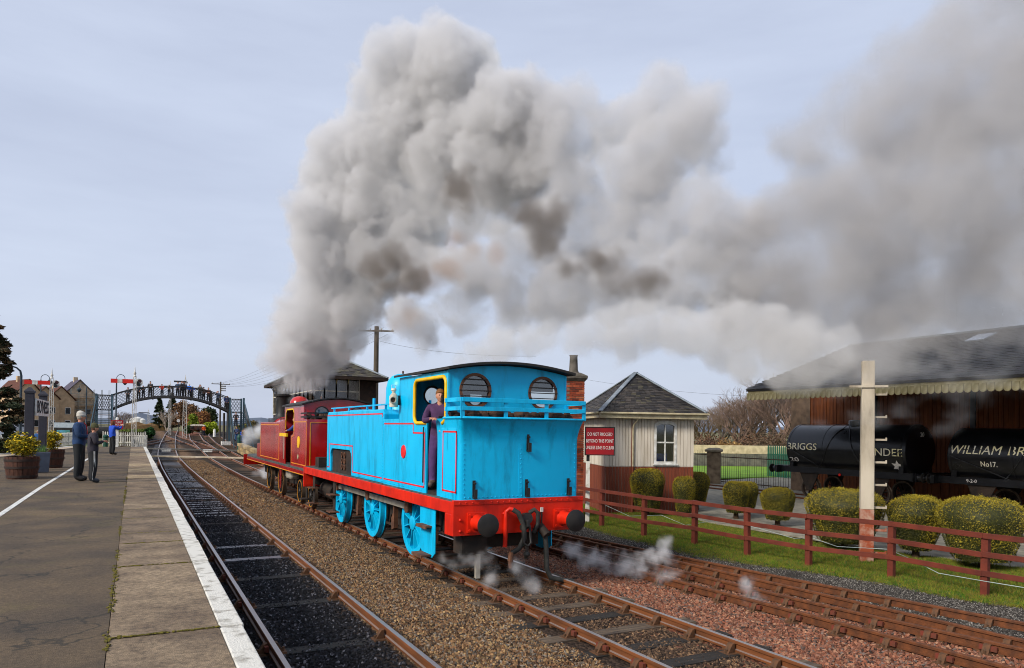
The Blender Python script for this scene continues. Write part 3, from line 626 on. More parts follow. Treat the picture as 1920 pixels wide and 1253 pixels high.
# bunker
def rrect_ring(hx, y0, y1, z, r=.07): return [(p[0], p[1], z) for p in rrect(-hx, hx, y0, y1, r, 3)]
b = MB(); b.ring([rrect_ring(HW - .02, -.11, .95, FP), rrect_ring(HW - .02, -.11, .95, 2.42), rrect_ring(HW - .015, -.12, .95, 2.56), rrect_ring(HW, -.16, .95, 2.69), rrect_ring(HW + .015, -.21, .95, 2.79), rrect_ring(HW + .025, -.26, .95, 2.85)])
bk = b.build('bunker', M_blue, eng, smooth=30)
b = MB(); b.tube([(-HW - .03, .5, 2.862), (-HW - .03, -.21, 2.862), (-HW + .02, -.265, 2.862), (HW - .02, -.265, 2.862), (HW + .03, -.21, 2.862), (HW + .03, .5, 2.862)], .022, 8); b.build('beading', M_blue, bk, smooth=60)
b = MB(); random.seed(3)
for k in range(130):
    b.ball((random.uniform(-1.15, 1.15), random.uniform(-.16, .42), 2.84 + random.uniform(0, .12)), random.uniform(.06, .13), 6, 4, sc=(1, .8, .7))
b.build('coal', M_coal, bk, kind='stuff', fix=False)
for z, hh in ((3.02, .07), (3.17, .075)):
    b = MB(); 
    for p0, p1 in (((-1.245, .46, z), (-1.245, -.255, z)), ((-1.24, -.265, z), (1.24, -.265, z)), ((1.245, -.255, z), (1.245, .46, z))): b.bar(p0, p1, .018, hh)
    b.build('coal_rail', M_blue, eng, bevel=.004)
for x, y in ((-1.23, .36), (-1.222, -.246), (-.40, -.246), (.42, -.246), (1.222, -.246), (1.23, .36)):
    b = MB(); b.bx(x - .035, x + .035, y - .012, y + .012, 2.85, 3.2); b.build('rail_upright', M_blue, eng)
for x, z in ((.12, 2.42), (-.93, 1.62), (.1, 1.62), (.98, 1.62)):
    b = MB(); b.bx(x - .025, x + .025, -.13, -.105, z - .13, z + .17); b.bx(x - .025, x + .025, -.19, -.12, z - .14, z - .11); b.bx(x - .03, x + .03, -.202, -.178, z - .14, z + .02); b.cyl((x - .0, -.12, z + .12), (x, -.18, z + .12), .02, n=6); b.build('lamp_iron', M_black, eng)
b = MB()
for z in np.arange(1.56, 2.5, .085):
    for x in (-1.12, -.02, 1.12): b.ball((x, -.113, z), .011, 6, 4)
for x in np.arange(-1.1, 1.11, .085): b.ball((x, -.113, 1.5), .011, 6, 4); b.ball((x, .362, 2.95 + .0), .009, 6, 4)
b.build('rivets', M_blue, bk, fix=False, kind='stuff', smooth=60)
b = MB(); b.bx(-.06, .02, -.114, -.10, 1.46, 2.42); b.build('seam_strip', M_blue, bk)
# cab sides (openings cut through), tanks
side = [(.0, FP), (.67, FP), (.67, 2.74)] + arc(.62, 2.92, .15, 270, 180, 5) + arc(.62, 3.45, .15, 180, 90, 5) + arc(1.90, 3.45, .15, 90, 0, 5) + arc(1.90, 2.92, .15, 0, -90, 5) + [(1.38, 2.77), (1.38, FP), (3.94, FP), (3.94, 2.86), (2.95, 2.86), (2.95, 3.70), (.36, 3.70), (.36, 2.84), (.0, 2.84)]
tank = [(3.96, FP), (6.5, FP), (6.5, 1.86)] + arc(6.72, 1.86, .22, 180, 90, 4) + arc(8.38, 1.86, .22, 90, 0, 4) + [(8.6, FP), (9.0, FP), (9.0, 2.98), (8.9, 3.08), (4.06, 3.08), (3.96, 2.98)]
for s in (-1, 1):
    o_, i_ = sorted((s * HW, s * (HW - .03)))
    b = MB(); b.plate(side, o_, i_, 'x'); cs = b.build('cab_side', M_blue, eng)
    rim = [(.60, 2.765)] + arc(.62, 2.92, .15, 270, 180, 5) + arc(.62, 3.45, .15, 180, 90, 5) + arc(1.90, 3.45, .15, 90, 0, 5) + arc(1.90, 2.92, .15, 0, -90, 5) + [(1.40, 2.77)]
    b = MB(); b.tube([(s * HW, y, z) for y, z in rim], .036, 8); b.build('yellow_rim', M_yel, cs, smooth=60)
    b = MB(); x0, x1 = sorted((s * HW, s * .62)); b.plate(tank, x0, x1, 'x'); tk = b.build('side_tank', M_blue, eng, bevel=.03)
    l0, l1 = sorted((s * (HW + .004), s * (HW - .002)))
    b = MB(); strip(b, [(4.05, 1.56), (6.38, 1.56), (6.38, 2.2), (8.68, 2.2), (8.68, 1.56), (8.92, 1.56)], .03, l0, l1); b.build('lining', M_lin, tk)
    b = MB(); strip(b, [(4.05, 2.92), (4.05, 2.98), (8.95, 2.98)], .03, l0, l1); b.build('lining', M_lin, tk)
    b = MB(); strip(b, [(3.9, 1.56), (1.48, 1.56), (1.48, 2.58), (2.1, 2.58), (2.1, 2.76), (3.9, 2.76)], .03, l0, l1); b.build('lining', M_lin, cs)
    b = MB(); strip(b, [(.0, 1.58), (.58, 1.58), (.58, 2.62), (.0, 2.62)], .03, l0, l1, close=True); b.build('lining', M_lin, cs)
    b = MB(); b.lathe([(0, s * .016), (.13, s * .016), (.14, 0)], (s * (HW + .001), 2.64, 2.19), 'x', 24); b.build('red_disc', M_lin, cs)
    b = MB()
    for z in np.arange(1.55, 3.0, .07): b.ball((s * (HW + .002), 3.99, z), .01, 6, 4)
    for y in np.arange(1.62, 8.98, .09):
        if not 6.4 < y < 8.7: b.ball((s * (HW + .002), y, 1.492), .011, 6, 4)
    b.build('rivets', M_blue, tk, fix=False, kind='stuff', smooth=60)
    # handrail along the tank top
    b = MB(); b.bar((s * (HW - .12), 3.9, 3.19), (s * (HW - .12), 8.95, 3.19), .06, .03); b.build('tank_rail', M_blue, eng)
    for y in (4.2, 5.6, 7.2, 8.7):
        b = MB(); b.bx(s * (HW - .12) - .02, s * (HW - .12) + .02, y - .02, y + .02, 3.07, 3.18); b.build('rail_upright', M_blue, eng)
    for y in (4.9, 6.2): b = MB(); b.cyl((s * .75, y, 3.07), (s * .75, y, 3.4), .035, n=10); b.build('tank_vent', M_blue, eng, smooth=40)
    b = MB(); b.tube([(s * (HW + .05), 1.42, 1.65), (s * (HW + .05), 1.42, 2.7)], .014, 6); b.build('grab_rail', M_black, eng)
# rear sheet with round windows, front sheet, roof, floor
circ = lambda cx, cz, r, n=28: [(cx + r * math.cos(2 * math.pi * k / n), cz + r * math.sin(2 * math.pi * k / n)) for k in range(n)]
RZ = lambda x: 3.72 + .13 * (1 - (x / 1.25) ** 2)
top = [(x, RZ(x) - .02) for x in np.linspace(HW, -HW, 15)]
for y, name, wx, wr in ((.37, 'rear_sheet', .70, .295), (2.9, 'front_sheet', .5, .2)):
    b = MB(); b.plate([(-HW, 1.46 if y > 1 else 2.3), (HW, 1.46 if y > 1 else 2.3)] + top, y, y + .03, 'y', holes=[circ(-wx, 3.36, wr), circ(wx, 3.36, wr)]); sh = b.build(name, M_blue, eng)
    for s in (-1, 1):
        d = -.02 if y < 1 else .05
        b = MB(); b.lathe([(wr - .03, 0), (wr + .02, 0), (wr + .02, d), (wr - .03, d)], (s * wx, y, 3.36), 'y', 28, closed=True); fr = b.build('window_frame', M_brown, sh, smooth=30)
        b = MB(); b.lathe([(0, 0), (wr - .01, 0), (wr - .01, .006), (0, .006)], (s * wx, y + .012, 3.36), 'y', 28); b.build('window_pane', M_glass, fr)
        if y < 1:
            b = MB(); b.bx(s * wx - .36, s * wx + .36, y + .22, y + .25, 3.30 if s < 0 else 3.40, 3.68); b.bx(s * wx - .36, s * wx + (.02 if s < 0 else -.2), y + .251, y + .27, 3.02, 3.4); b.build('inner_dark_plate', M_roof, fr, kind='stuff')  # dark plates added behind the windows to darken the cab interior
            for z in np.linspace(-.2, .2, 5):
                hw_ = math.sqrt(wr ** 2 - z ** 2) + .02
                b = MB(); b.bx(s * wx - hw_, s * wx + hw_, y - .03, y - .018, 3.36 + z - .008, 3.36 + z + .008); b.build('window_bar', M_roof, fr)
b = MB(); b.plate([(x, RZ(x)) for x in np.linspace(1.30, -1.30, 17)] + [(x, RZ(x) + .045) for x in np.linspace(-1.30, 1.30, 17)],   .16, 3.08, 'y'); b.build('cab_roof', M_roof, eng, bevel=.008)
b = MB(); b.bx(-HW + .04, HW - .04, .95, 2.9, FP, FP + .06); b.build('cab_floor', M_soot, eng)
b = MB(); b.lathe([(0, 0), (.62, 0), (.62, .03), (.0, .03)], (0, 2.78, 2.45), 'y', 32); b.bx(-.28, .28, 2.66, 2.8, 2.05, 2.4); bh = b.build('boiler_backhead', M_soot, eng)
for x, z in ((-.3, 2.75), (.25, 2.8), (0, 2.95), (-.05, 2.6)):
    h = MB(); h.lathe([(0, -.06), (.09, -.06), (.09, .06), (0, .06)], (x, 2.72, z), 'y', 14); h.build('gauge', M_gold, bh)
b = MB(); b.bx(-HW + .05, HW - .05, .9, .95, FP, 2.9); b.build('bunker_front', M_soot, eng)
# boiler, dome, chimney
b = MB(); b.lathe([(0, 2.95), (.66, 2.95), (.66, 9.1), (.70, 9.12), (.70, 10.7), (.62, 10.8), (0, 10.84)], (0, 0, 2.5), 'y', 40); b.build('boiler', M_blue, eng, smooth=35)
b = MB(); b.lathe([(.5, 3.02), (.44, 3.12), (.425, 3.45), (.42, 3.68), (.38, 3.86), (.28, 3.98), (.14, 4.04), (0, 4.05)], (0, 6.2, 0), 'z', 32); dm = b.build('dome', M_blue, eng, smooth=50)
b = MB(); b.cyl((-.0, 6.2, 4.04), (0, 6.2, 4.12), .025, n=8); b.build('dome_stud', M_brown, dm)
b = MB(); b.plate([(9.1, FP), (10.4, FP), (10.4, 1.95), (9.1, 2.1)], -.6, .6, 'x'); b.build('smokebox_saddle', M_black, eng)
b = MB(); b.bx(-1.12, -.7, 10.35, 10.8, FP, 1.75); b.build('lubricator', M_soot, eng)
for k in range(6):
    b = MB(); b.lathe([(.045, 0), (.075, 0), (.075, .02), (.045, .02)], (-1.19, 7.28 + .26 * (k % 2), 1.62 + .16 * (k // 2)), 'x', 14, closed=True); b.build('valve_ring', M_brown, eng)
b = MB(); b.bx(-1.16, -.5, 6.51, 8.59, FP, 2.069); b.build('arch_shade_block', M_soot, eng)  # dark block added to stand for the shade inside the tank arch
# lamp on the cab side sheet
lp = MB(); x, y, z = -1.36, 2.9, 3.26
lp.lathe([(.0, -.16), (.085, -.16), (.09, -.1), (.09, .06), (.06, .1), (.035, .13), (.045, .17), (.06, .18), (.05, .22), (0, .23)], (x, y, z), 'z', 16)
lo = lp.build('headlamp', M_cream, eng, smooth=40)
lp = MB(); lp.lathe([(.065, 0), (.07, -.06), (.055, -.06), (.05, 0)], (x - .05, y - .06, z - .02), 'y', 16, closed=True); lp.build('lens_ring', M_cream, lo, smooth=40)
lp = MB(); lp.lathe([(0, -.035), (.05, -.03), (.05, 0), (0, 0)], (x - .05, y - .06, z - .02), 'y', 14); lp.build('lens', M_brown, lo)
lp = MB(); lp.tube([(x - .04, y, z + .21), (x - .045, y, z + .29), (x + .045, y, z + .29), (x + .04, y, z + .21)], .008, 6); lp.build('handle', M_cream, lo)
lp = MB(); lp.bx(x + .07, -HW, y - .02, y + .02, z - .12, z + .08); lp.build('bracket', M_black, lo)
# wheels, rods, frames
WR = .68; WY = [3.05, 5.88, 8.78]; PIN = (.06, .33)
for s in (-1, 1):
    for y in WY: wheel_set(eng, y, s * .80, WR, M_blue, 13, PIN)
    x0, x1 = sorted((s * .90, s * .945))
    for ya, yb in zip(WY, WY[1:]):
        b = MB(); yy0, yy1 = ya + PIN[0], yb + PIN[0]; z = WR + PIN[1]; b.plate([(yy0, z - .05), (yy0 + .2, z - .062), (yy1 - .2, z - .062), (yy1, z - .05), (yy1, z + .05), (yy1 - .2, z + .062), (yy0 + .2, z + .062), (yy0, z + .05)], x0, x1, 'x'); b.build('coupling_rod', M_steel, eng, bevel=.006)
    for y in WY:
        b = MB(); b.plate([(y + PIN[0] + px, WR + PIN[1] + pz) for px, pz in rrect(-.1, .1, -.12, .13, .05, 3)], *sorted((s * .885, s * .985)), 'x'); b.build('rod_bearing', M_brown, eng, bevel=.01)
for y in WY: b = MB(); b.cyl((-.8, y, WR), (.8, y, WR), .085, n=14); b.build('axle', M_soot, eng, smooth=40)
for s in (-1, 1):
    b = MB(); b.plate([(.1, 1.4), (.1, .95), (.9, .75), (2.2, .62), (2.3, .4), (3.8, .4), (3.9, .62), (5.1, .62), (5.2, .4), (6.6, .4), (6.7, .62), (8.0, .62), (8.1, .4), (9.5, .4), (9.7, .75), (11.4, .85), (11.4, 1.4)], s * .62 - .014, s * .62 + .014, 'x'); b.build('main_frame', M_soot, eng)
b = MB(); b.bx(-.55, .55, 3.9, 6.4, .38, 1.2); b.build('ashpan', M_soot, eng)
b = MB(); b.bx(-.6, .6, .3, 1.7, .55, 1.3); b.build('rear_stretcher', M_soot, eng)
for y in (4.35, 7.2, 1.95):
    for s in (-1, 1):
        b = MB(); b.plate([(y - .05, 1.1), (y + .05, 1.1), (y + .04, .75), (y + .16, .6), (y + .12, .35), (y - .02, .4), (y - .04, .7)], s * .78 - .05, s * .78 + .05, 'x'); b.build('brake_block', M_brown, eng)
b = MB(); b.bar((-.7, 1.9, .42), (-.7, 8, .42), .04, .05); b.build('brake_rod', M_soot, eng)
b = MB(); b.cyl((-.7, 9.6, .75), (-.7, 10.9, .78), .26, n=20); b.build('cylinder_cover', M_soot, eng, smooth=40)
# steps: blue hanging plate at the cab with two treads, dark ones forward
b = MB(); b.plate([(.85, 1.22), (1.62, 1.22), (1.62, .46), (1.42, .30), (1.0, .30), (.85, .40)], -1.24, -1.22, 'x'); st = b.build('cab_step_plate', M_blue, eng, bevel=.004)
for z, d in ((.86, .12), (.335, .2)): b = MB(); b.bx(-1.245 - d, -1.06, 1.0, 1.5, z, z + .025); b.bx(-1.245 - d, -1.22 - d, 1.0, 1.5, z - .03, z + .0); b.build('tread', M_brown, st)
b = MB(); b.plate([(.85, 1.22), (1.62, 1.22), (1.62, .46), (1.42, .30), (1.0, .30), (.85, .40)], 1.22, 1.24, 'x'); b.build('cab_step_plate', M_blue, eng)
for y, n_ in ((8.2, 'step_hanger'), (10.6, 'step_hanger')):
    b = MB(); b.plate([(y - .14, 1.22), (y + .14, 1.22), (y + .1, .36), (y - .1, .36)], -1.2, -1.18, 'x'); so = b.build(n_, M_soot, eng)
    for z in (.82, .36): b = MB(); b.bx(-1.36, -1.1, y - .22, y + .22, z, z + .03); b.build('tread', M_brown, so)
# rear gear
_before = set(eng.children)
for s in (-1, 1):
    buffer(eng, s * .865, 0, 1.07, -1, M_red); buffer(eng, s * .865, LEN + .03, 1.07, 1, M_red)
b = MB(); b.plate([(.0, .98), (-.12, 1.0), (-.2, 1.1), (-.27, 1.1), (-.28, .98), (-.2, .93), (-.1, .9), (0, .9)], -.03, .03, 'x'); b.build('drawhook', M_black, eng, bevel=.01)
def link(pts, r=.025): b = MB(); b.tube(pts + [pts[0]], r, 8); return b.build('coupling_link', M_black, eng, smooth=60)
link([(-.06, -.2, 1.0), (-.075, -.24, .7), (0, -.25, .64), (.075, -.24, .7), (.06, -.2, 1.0), (0, -.19, 1.03)])
b = MB(); b.cyl((0, -.24, .64), (0, -.2, .42), .03, n=8); b.ball((0, -.22, .5), .06, 8, 6); b.build('screw', M_black, eng)
b = MB(); b.tube([(-.33, -.03, .62), (-.33, -.05, 1.1), (-.33, -.06, 1.24), (-.28, -.1, 1.29), (-.2, -.14, 1.26)], .04, 10); b.build('brake_pipe', M_red, eng, smooth=60)
b = MB(); b.tube([(-.24, -.13, 1.28), (-.15, -.17, 1.22), (-.05, -.2, 1.0), (-.04, -.2, .78), (-.12, -.17, .6), (-.24, -.12, .52)], .045, 10); b.build('brake_hose', M_rubber, eng, smooth=60)
b = MB(); b.cyl((-.24, -.12, .54), (-.26, -.1, .38), .05, n=10); b.cyl((-.26, -.1, .38), (-.24, -.1, .26), .04, n=10); b.build('hose_coupler', M_brown, eng)
b = MB(); b.tube([(.12, -.08, 1.2), (.2, -.12, 1.26), (.27, -.13, 1.2), (.27, -.13, 1.0), (.2, -.1, .85)], .04, 8); b.build('steam_hose', M_rubber, eng, smooth=60)
b = MB(); b.cyl((.05, -.03, 1.1), (.05, -.16, 1.12), .1, n=14); b.build('hose_valve', M_black, eng, smooth=40)
b = MB(); b.tube([(.42, -.06, .92), (.42, -.12, .85), (.44, -.14, .6), (.45, -.16, .2), (.52, -.18, .04), (.75, -.2, -.02), (.95, -.25, -.05)], .045, 10); b.build('trailing_hose', M_rubber, eng, smooth=60)
b = MB(); b.cyl((.36, -.04, .95), (.42, -.2, .8), .08, n=12); b.build('hose_valve', M_soot, eng, smooth=40)
b = MB(); b.bx(.395, .425, -.03, -.012, .98, 1.2); b.build('lamp_iron', M_black, eng); b = MB(); b.bx(.385, .435, -.035, -.01, 1.2, 1.28); b.build('paint_tip', M_white, eng)
b = MB(); b.bx(-.77, -.69, .2, .27, .06, .85); b.build('guard_iron', M_steel, eng)
b = MB(); b.bx(-1.08, -.6, .12, .5, .5, .84); b.build('step_bracket', M_soot, eng)

for o_ in set(eng.children) - _before: o_.location.y -= .12 if max(v[1] for v in o_.bound_box) < 5 else 0

# ------------------------------------------------------------------ maroon tank engine ahead
YR = 23.15
red = thing('tank_engine', 'glossy maroon tank engine with gold lining and black smoking chimney', 'locomotive', (xt2(YR + 6), YR, 0), .0074)
FR = 1.32; HR = 1.16; LR = 13.6
prof = [(-1.22, 0), (-1.22, 12.2), (-1.05, 13.2), (-.8, 13.6), (.8, 13.6), (1.05, 13.2), (1.22, 12.2), (1.22, 0)]
b = MB(); b.plate(prof, FR - .06, FR, 'z'); b.build('running_plate', M_plank, red, bevel=.01)
b = MB(); b.plate([(p[0] * 1.008, p[1] + (.01 if p[1] > 1 else .05)) for p in prof], FR - .2, FR - .065, 'z'); b.build('valance', M_maroon, red, bevel=.01)
b = MB()
for (xa, ya), (xb, yb) in zip(prof[:4], prof[1:5]): b.bar((xa * 1.012, ya, FR - .19), (xb * 1.012, yb, FR - .19), .012, .025)
b.build('lining', M_gold, red)
b = MB(); b.bx(-1.25, 1.25, -.08, 0, .78, FR + .06); b.build('buffer_beam', M_red, red, bevel=.01)
for s in (-1, 1):
    buffer(red, s * .865, -.08, 1.05, -1, M_red)
    x0, x1 = sorted((s * HR, s * (HR - .03)))
    b = MB(); b.plate([(.02, FR), (2.5, FR), (2.55, 2.35), (2.2, 2.4), (2.05, 2.55), (2.05, 2.9), (.0, 2.9)], x0, x1, 'x'); bs = b.build('bunker_side', M_maroon, red)
    b = MB(); b.plate([(.5, 2.9), (2.05, 2.9), (2.05, 3.12), (2.2, 3.26), (3.3, 3.26), (3.45, 3.14), (3.45, 2.9), (3.7, 2.9), (3.7, 3.38), (.5, 3.38)], x0, x1, 'x'); b.build('cab_side', M_maroon, red)
    b = MB(); b.plate([(4.6, FR), (9.0, FR), (9.0, 2.82), (4.6, 2.82)], *sorted((s * HR, s * .5)), 'x'); tk = b.build('side_tank', M_maroon, red, bevel=.03)
    b = MB(); b.plate([(3.55, FR), (4.59, FR), (4.59, 2.82), (3.7, 2.9), (3.55, 2.4)], x0, x1, 'x'); b.build('cab_lower_side', M_maroon, red)
    l0, l1 = sorted((s * (HR + .004), s * (HR - .003)))
    b = MB(); strip(b, [(4.75, 1.42), (8.9, 1.42), (8.9, 2.72), (4.75, 2.72)], .028, l0, l1, close=True); b.build('lining', M_gold, tk)
    b = MB(); strip(b, [(.1, 1.42), (2.42, 1.42), (2.42, 2.3), (2.1, 2.36), (1.95, 2.55), (1.95, 2.82), (.1, 2.82)], .028, l0, l1, close=True); b.build('lining', M_gold, bs)
    b = MB(); strip(b, [(2.05, 2.55), (2.05, 3.12), (2.2, 3.26), (3.3, 3.26), (3.45, 3.14), (3.45, 2.6)], .05, l0, l1); b.build('cab_lining', M_yel, bs)
    b = MB(); b.lathe([(0, s * .012), (.2, s * .012), (.2, 0)], (s * HR, 1.25, 2.15), 'x', 24); b.build('crest', M_yel, bs)
    b = MB(); b.lathe([(0, s * .012), (.08, s * .012), (.08, 0)], (s * HR, 1.3, 1.66), 'x', 16); b.build('badge', mat('badge_green', '3c6b4a', 'b9b08a', scale=20), bs)
    b = MB(); b.bx(*sorted((s * (HR + .01), s * (HR - .05))), 3.3, 4.6, 2.3, 2.42); b.build('cab_sill', M_yel, red)
    b = MB(); b.tube([(s * (HR + .05), 3.5, 1.5), (s * (HR + .05), 3.5, 2.3)], .014, 6); b.build('grab_rail', M_steel, red)
    for z in (2.98, 3.1):
        b = MB(); b.bar((s * HR, .05, z), (s * HR, .95, z), .02, .045); b.build('coal_rail', M_black, red)
    for y, r, sp in ((8.55, .56, 12), (5.95, .56, 12), (2.45, .42, 10), (.75, .42, 10)):
        wheel_set(red, y, s * .79, r, M_black, sp)
        b = MB(); b.lathe([(r * .86, s * .06), (r * .9, s * .062), (r * .9, s * .05), (r * .86, s * .05)], (s * .79, y, r), 'x', 36, closed=True); b.build('wheel_lining', M_gold, red)
    b = MB(); b.plate([(4.2, 1.25), (4.5, 1.25), (4.45, .4), (4.25, .4)], *sorted((s * 1.16, s * 1.14)), 'x'); b.build('step_hanger', M_maroon, red)
    b = MB(); b.bx(*sorted((s * 1.05, s * .72)), 3.1, 4.0, .78, 1.15); b.build('sandbox', M_steel, red, bevel=.08)
    b = MB(); b.plate([(.5, 1.25), (5, 1.25), (11, 1.25), (11, .6), (6, .5), (.5, .6)], s * .6 - .02, s * .6 + .02, 'x'); b.build('main_frame', M_soot, red)
    b = MB(); b.plate([(9.1, FR), (10.3, FR), (10.2, 1.9), (9.2, 1.95)], *sorted((s * 1.1, s * .75)), 'x'); b.build('toolbox', M_maroon, red, bevel=.02)
    b = MB(); b.bar((s * .85, 4.7, 2.98), (s * .85, 8.9, 2.98), .025, .025); b.build('tank_rail', M_black, red)
    for y in (4.8, 6.1, 7.4, 8.8): b = MB(); b.bx(s * .85 - .012, s * .85 + .012, y - .012, y + .012, 2.81, 2.98); b.build('rail_upright', M_black, red)
    b = MB(); b.bx(*sorted((s * 1.3, s * 1.02)), -.02, .3, .35, .4); b.bx(*sorted((s * 1.12, s * 1.08)), .05, .2, .4, 1.2); b.build('rear_step', M_soot, red)
b = MB(); b.plate([(-HR, FR), (HR, FR), (HR, 2.9), (-HR, 2.9)], .0, .04, 'y'); br = b.build('bunker_rear', M_maroon, red)
b = MB()
for p0, p1 in (((-1.06, 1.42), (1.06, 1.42)), ((1.06, 1.42), (1.06, 2.8)), ((1.06, 2.8), (-1.06, 2.8)), ((-1.06, 2.8), (-1.06, 1.42))): b.bar((p0[0], -.003, p0[1]), (p1[0], -.003, p1[1]), .028, .012)
b.build('lining', M_gold, br)
for z in (2.98, 3.1): b = MB(); b.bar((-HR, .03, z), (HR, .03, z), .02, .045); b.build('coal_rail', M_black, red)
RZ2 = lambda x: 3.36 + .23 * (1 - (x / 1.25) ** 2)
top = [(x, RZ2(x) - .02) for x in np.linspace(HR, -HR, 15)]
for y in (.52, 3.66):
    b = MB(); b.plate([(-HR, 2.6), (HR, 2.6)] + top, y, y + .03, 'y', holes=[circ(-.58, 3.1, .22), circ(.58, 3.1, .22)]); sh = b.build('cab_end_sheet', M_maroon, red)
    for s in (-1, 1):
        b = MB(); b.lathe([(.21, 0), (.24, 0), (.24, -.02), (.21, -.02)], (s * .58, y, 3.1), 'y', 24, closed=True); fr = b.build('window_frame', M_black, sh)
        b = MB(); b.lathe([(0, 0), (.215, 0), (.215, .006), (0, .006)], (s * .58, y + .01, 3.1), 'y', 24); b.build('window_pane', M_glass, fr)
b = MB(); b.plate([(x, RZ2(x)) for x in np.linspace(1.24, -1.24, 17)] + [(x, RZ2(x) + .045) for x in np.linspace(-1.24, 1.24, 17)], .4, 3.85, 'y'); b.build('cab_roof', M_black, red)
b = MB(); b.bx(-1.1, 1.1, .06, 3.6, FR, FR + .05); b.build('cab_floor', M_soot, red)
b = MB(); b.bx(-1.1, 1.1, 1.9, 1.96, FR, 2.85); b.build('bunker_front', M_soot, red)
b = MB()
for k in range(60): b.ball((random.uniform(-1, 1), random.uniform(.2, 1.7), 2.85 + random.uniform(0, .2)), random.uniform(.08, .16), 6, 4)
b.build('coal', M_coal, red, kind='stuff', fix=False)
b = MB(); b.lathe([(0, 3.7), (.62, 3.7), (.62, 9.6), (.66, 9.62), (.66, 11.0), (0, 11.05)], (0, 0, 2.42), 'y', 36); b.build('boiler', M_maroon, red, smooth=35)
b = MB(); b.lathe([(.675, 9.7), (.675, 11.02), (.6, 11.1), (0, 11.12)], (0, 0, 2.42), 'y', 36); b.build('smokebox', M_black, red, smooth=35)
b = MB(); b.lathe([(.5, 2.95), (.42, 3.05), (.41, 3.45), (.37, 3.68), (.26, 3.83), (.1, 3.89), (0, 3.9)], (0, 6.8, 0), 'z', 28); b.build('dome', M_maroon, red, smooth=50)
b = MB(); b.lathe([(.42, 2.98), (.30, 3.1), (.255, 3.25), (.27, 3.9), (.30, 3.98), (.38, 4.02), (.385, 4.1), (.29, 4.12), (.22, 4.1)], (0, 10.45, 0), 'z', 28); b.build('chimney', M_black, red, smooth=40)
b = MB(); b.bx(-.55, .55, .3, 11.0, .55, 1.25); b.build('underframe', M_soot, red)
b = MB(); b.bx(-1.2, 1.2, 13.5, 13.58, .8, FR - .02); b.build('front_buffer_beam', M_maroon, red)
for s in (-1, 1): buffer(red, s * .865, 13.58, 1.05, 1, M_black)
b = MB(); b.tube([(-.95, 13.3, FR), (-.95, 13.3, FR + .28)], .012, 6); b.build('lamp_iron', M_black, red)
# ================================================================== PEOPLE
SKIN = mat('skin', 'c08a6e', 'b07a60', scale=8, rough=.6)
def cloth(c, k=.72): 
    n_ = 'cloth_' + (c if isinstance(c, str) else '%.2f_%.2f_%.2f' % c)
    c1 = srgb(c); return mat(n_, c1, tuple(v * k for v in c1), scale=9, rough=.85, bump=.35, bscale=26)
M_eye = mat('eye_dark', '1a1512', '241c18', rough=.4); M_lip = mat('lips', 'a05a50', '8f4e46', rough=.5); M_glasses = mat('glasses_frame', '1b1715', '2a2420', rough=.4)
BASE = dict(pel=(0, 0, .95), spi=(0, 0, 1.12), che=(0, .0, 1.33), nek=(0, .01, 1.47), hd=(0, .035, 1.605),
    shL=(-.19, 0, 1.41), elL=(-.25, -.02, 1.14), wrL=(-.25, .08, .90), shR=(.19, 0, 1.41), elR=(.25, -.02, 1.14), wrR=(.25, .08, .90),
    hiL=(-.09, 0, .90), knL=(-.11, .02, .50), anL=(-.12, -.02, .09), toL=(-.14, .17, .045), hiR=(.09, 0, .90), knR=(.11, .02, .50), anR=(.12, -.02, .09), toR=(.14, .17, .045))
BONES = [('pel', 'spi', 'top'), ('spi', 'che', 'top'), ('che', 'nek', 'top'), ('che', 'shL', 'top'), ('shL', 'elL', 'slv'), ('elL', 'wrL', 'slv'), ('che', 'shR', 'top'), ('shR', 'elR', 'slv'), ('elR', 'wrR', 'slv'),
    ('pel', 'hiL', 'leg'), ('hiL', 'knL', 'leg'), ('knL', 'anL', 'leg'), ('anL', 'toL', 'sho'), ('pel', 'hiR', 'leg'), ('hiR', 'knR', 'leg'), ('knR', 'anR', 'leg'), ('anR', 'toR', 'sho')]
RAD = dict(pel=(.175, .135), spi=(.175, .13), che=(.195, .14), nek=(.075, .072), shL=(.098, .098), shR=(.098, .098), elL=(.058, .058), elR=(.058, .058), wrL=(.042, .042), wrR=(.042, .042),
    hiL=(.115, .12), hiR=(.115, .12), knL=(.09, .094), knR=(.09, .094), anL=(.074, .078), anR=(.074, .078), toL=(.055, .044), toR=(.055, .044))
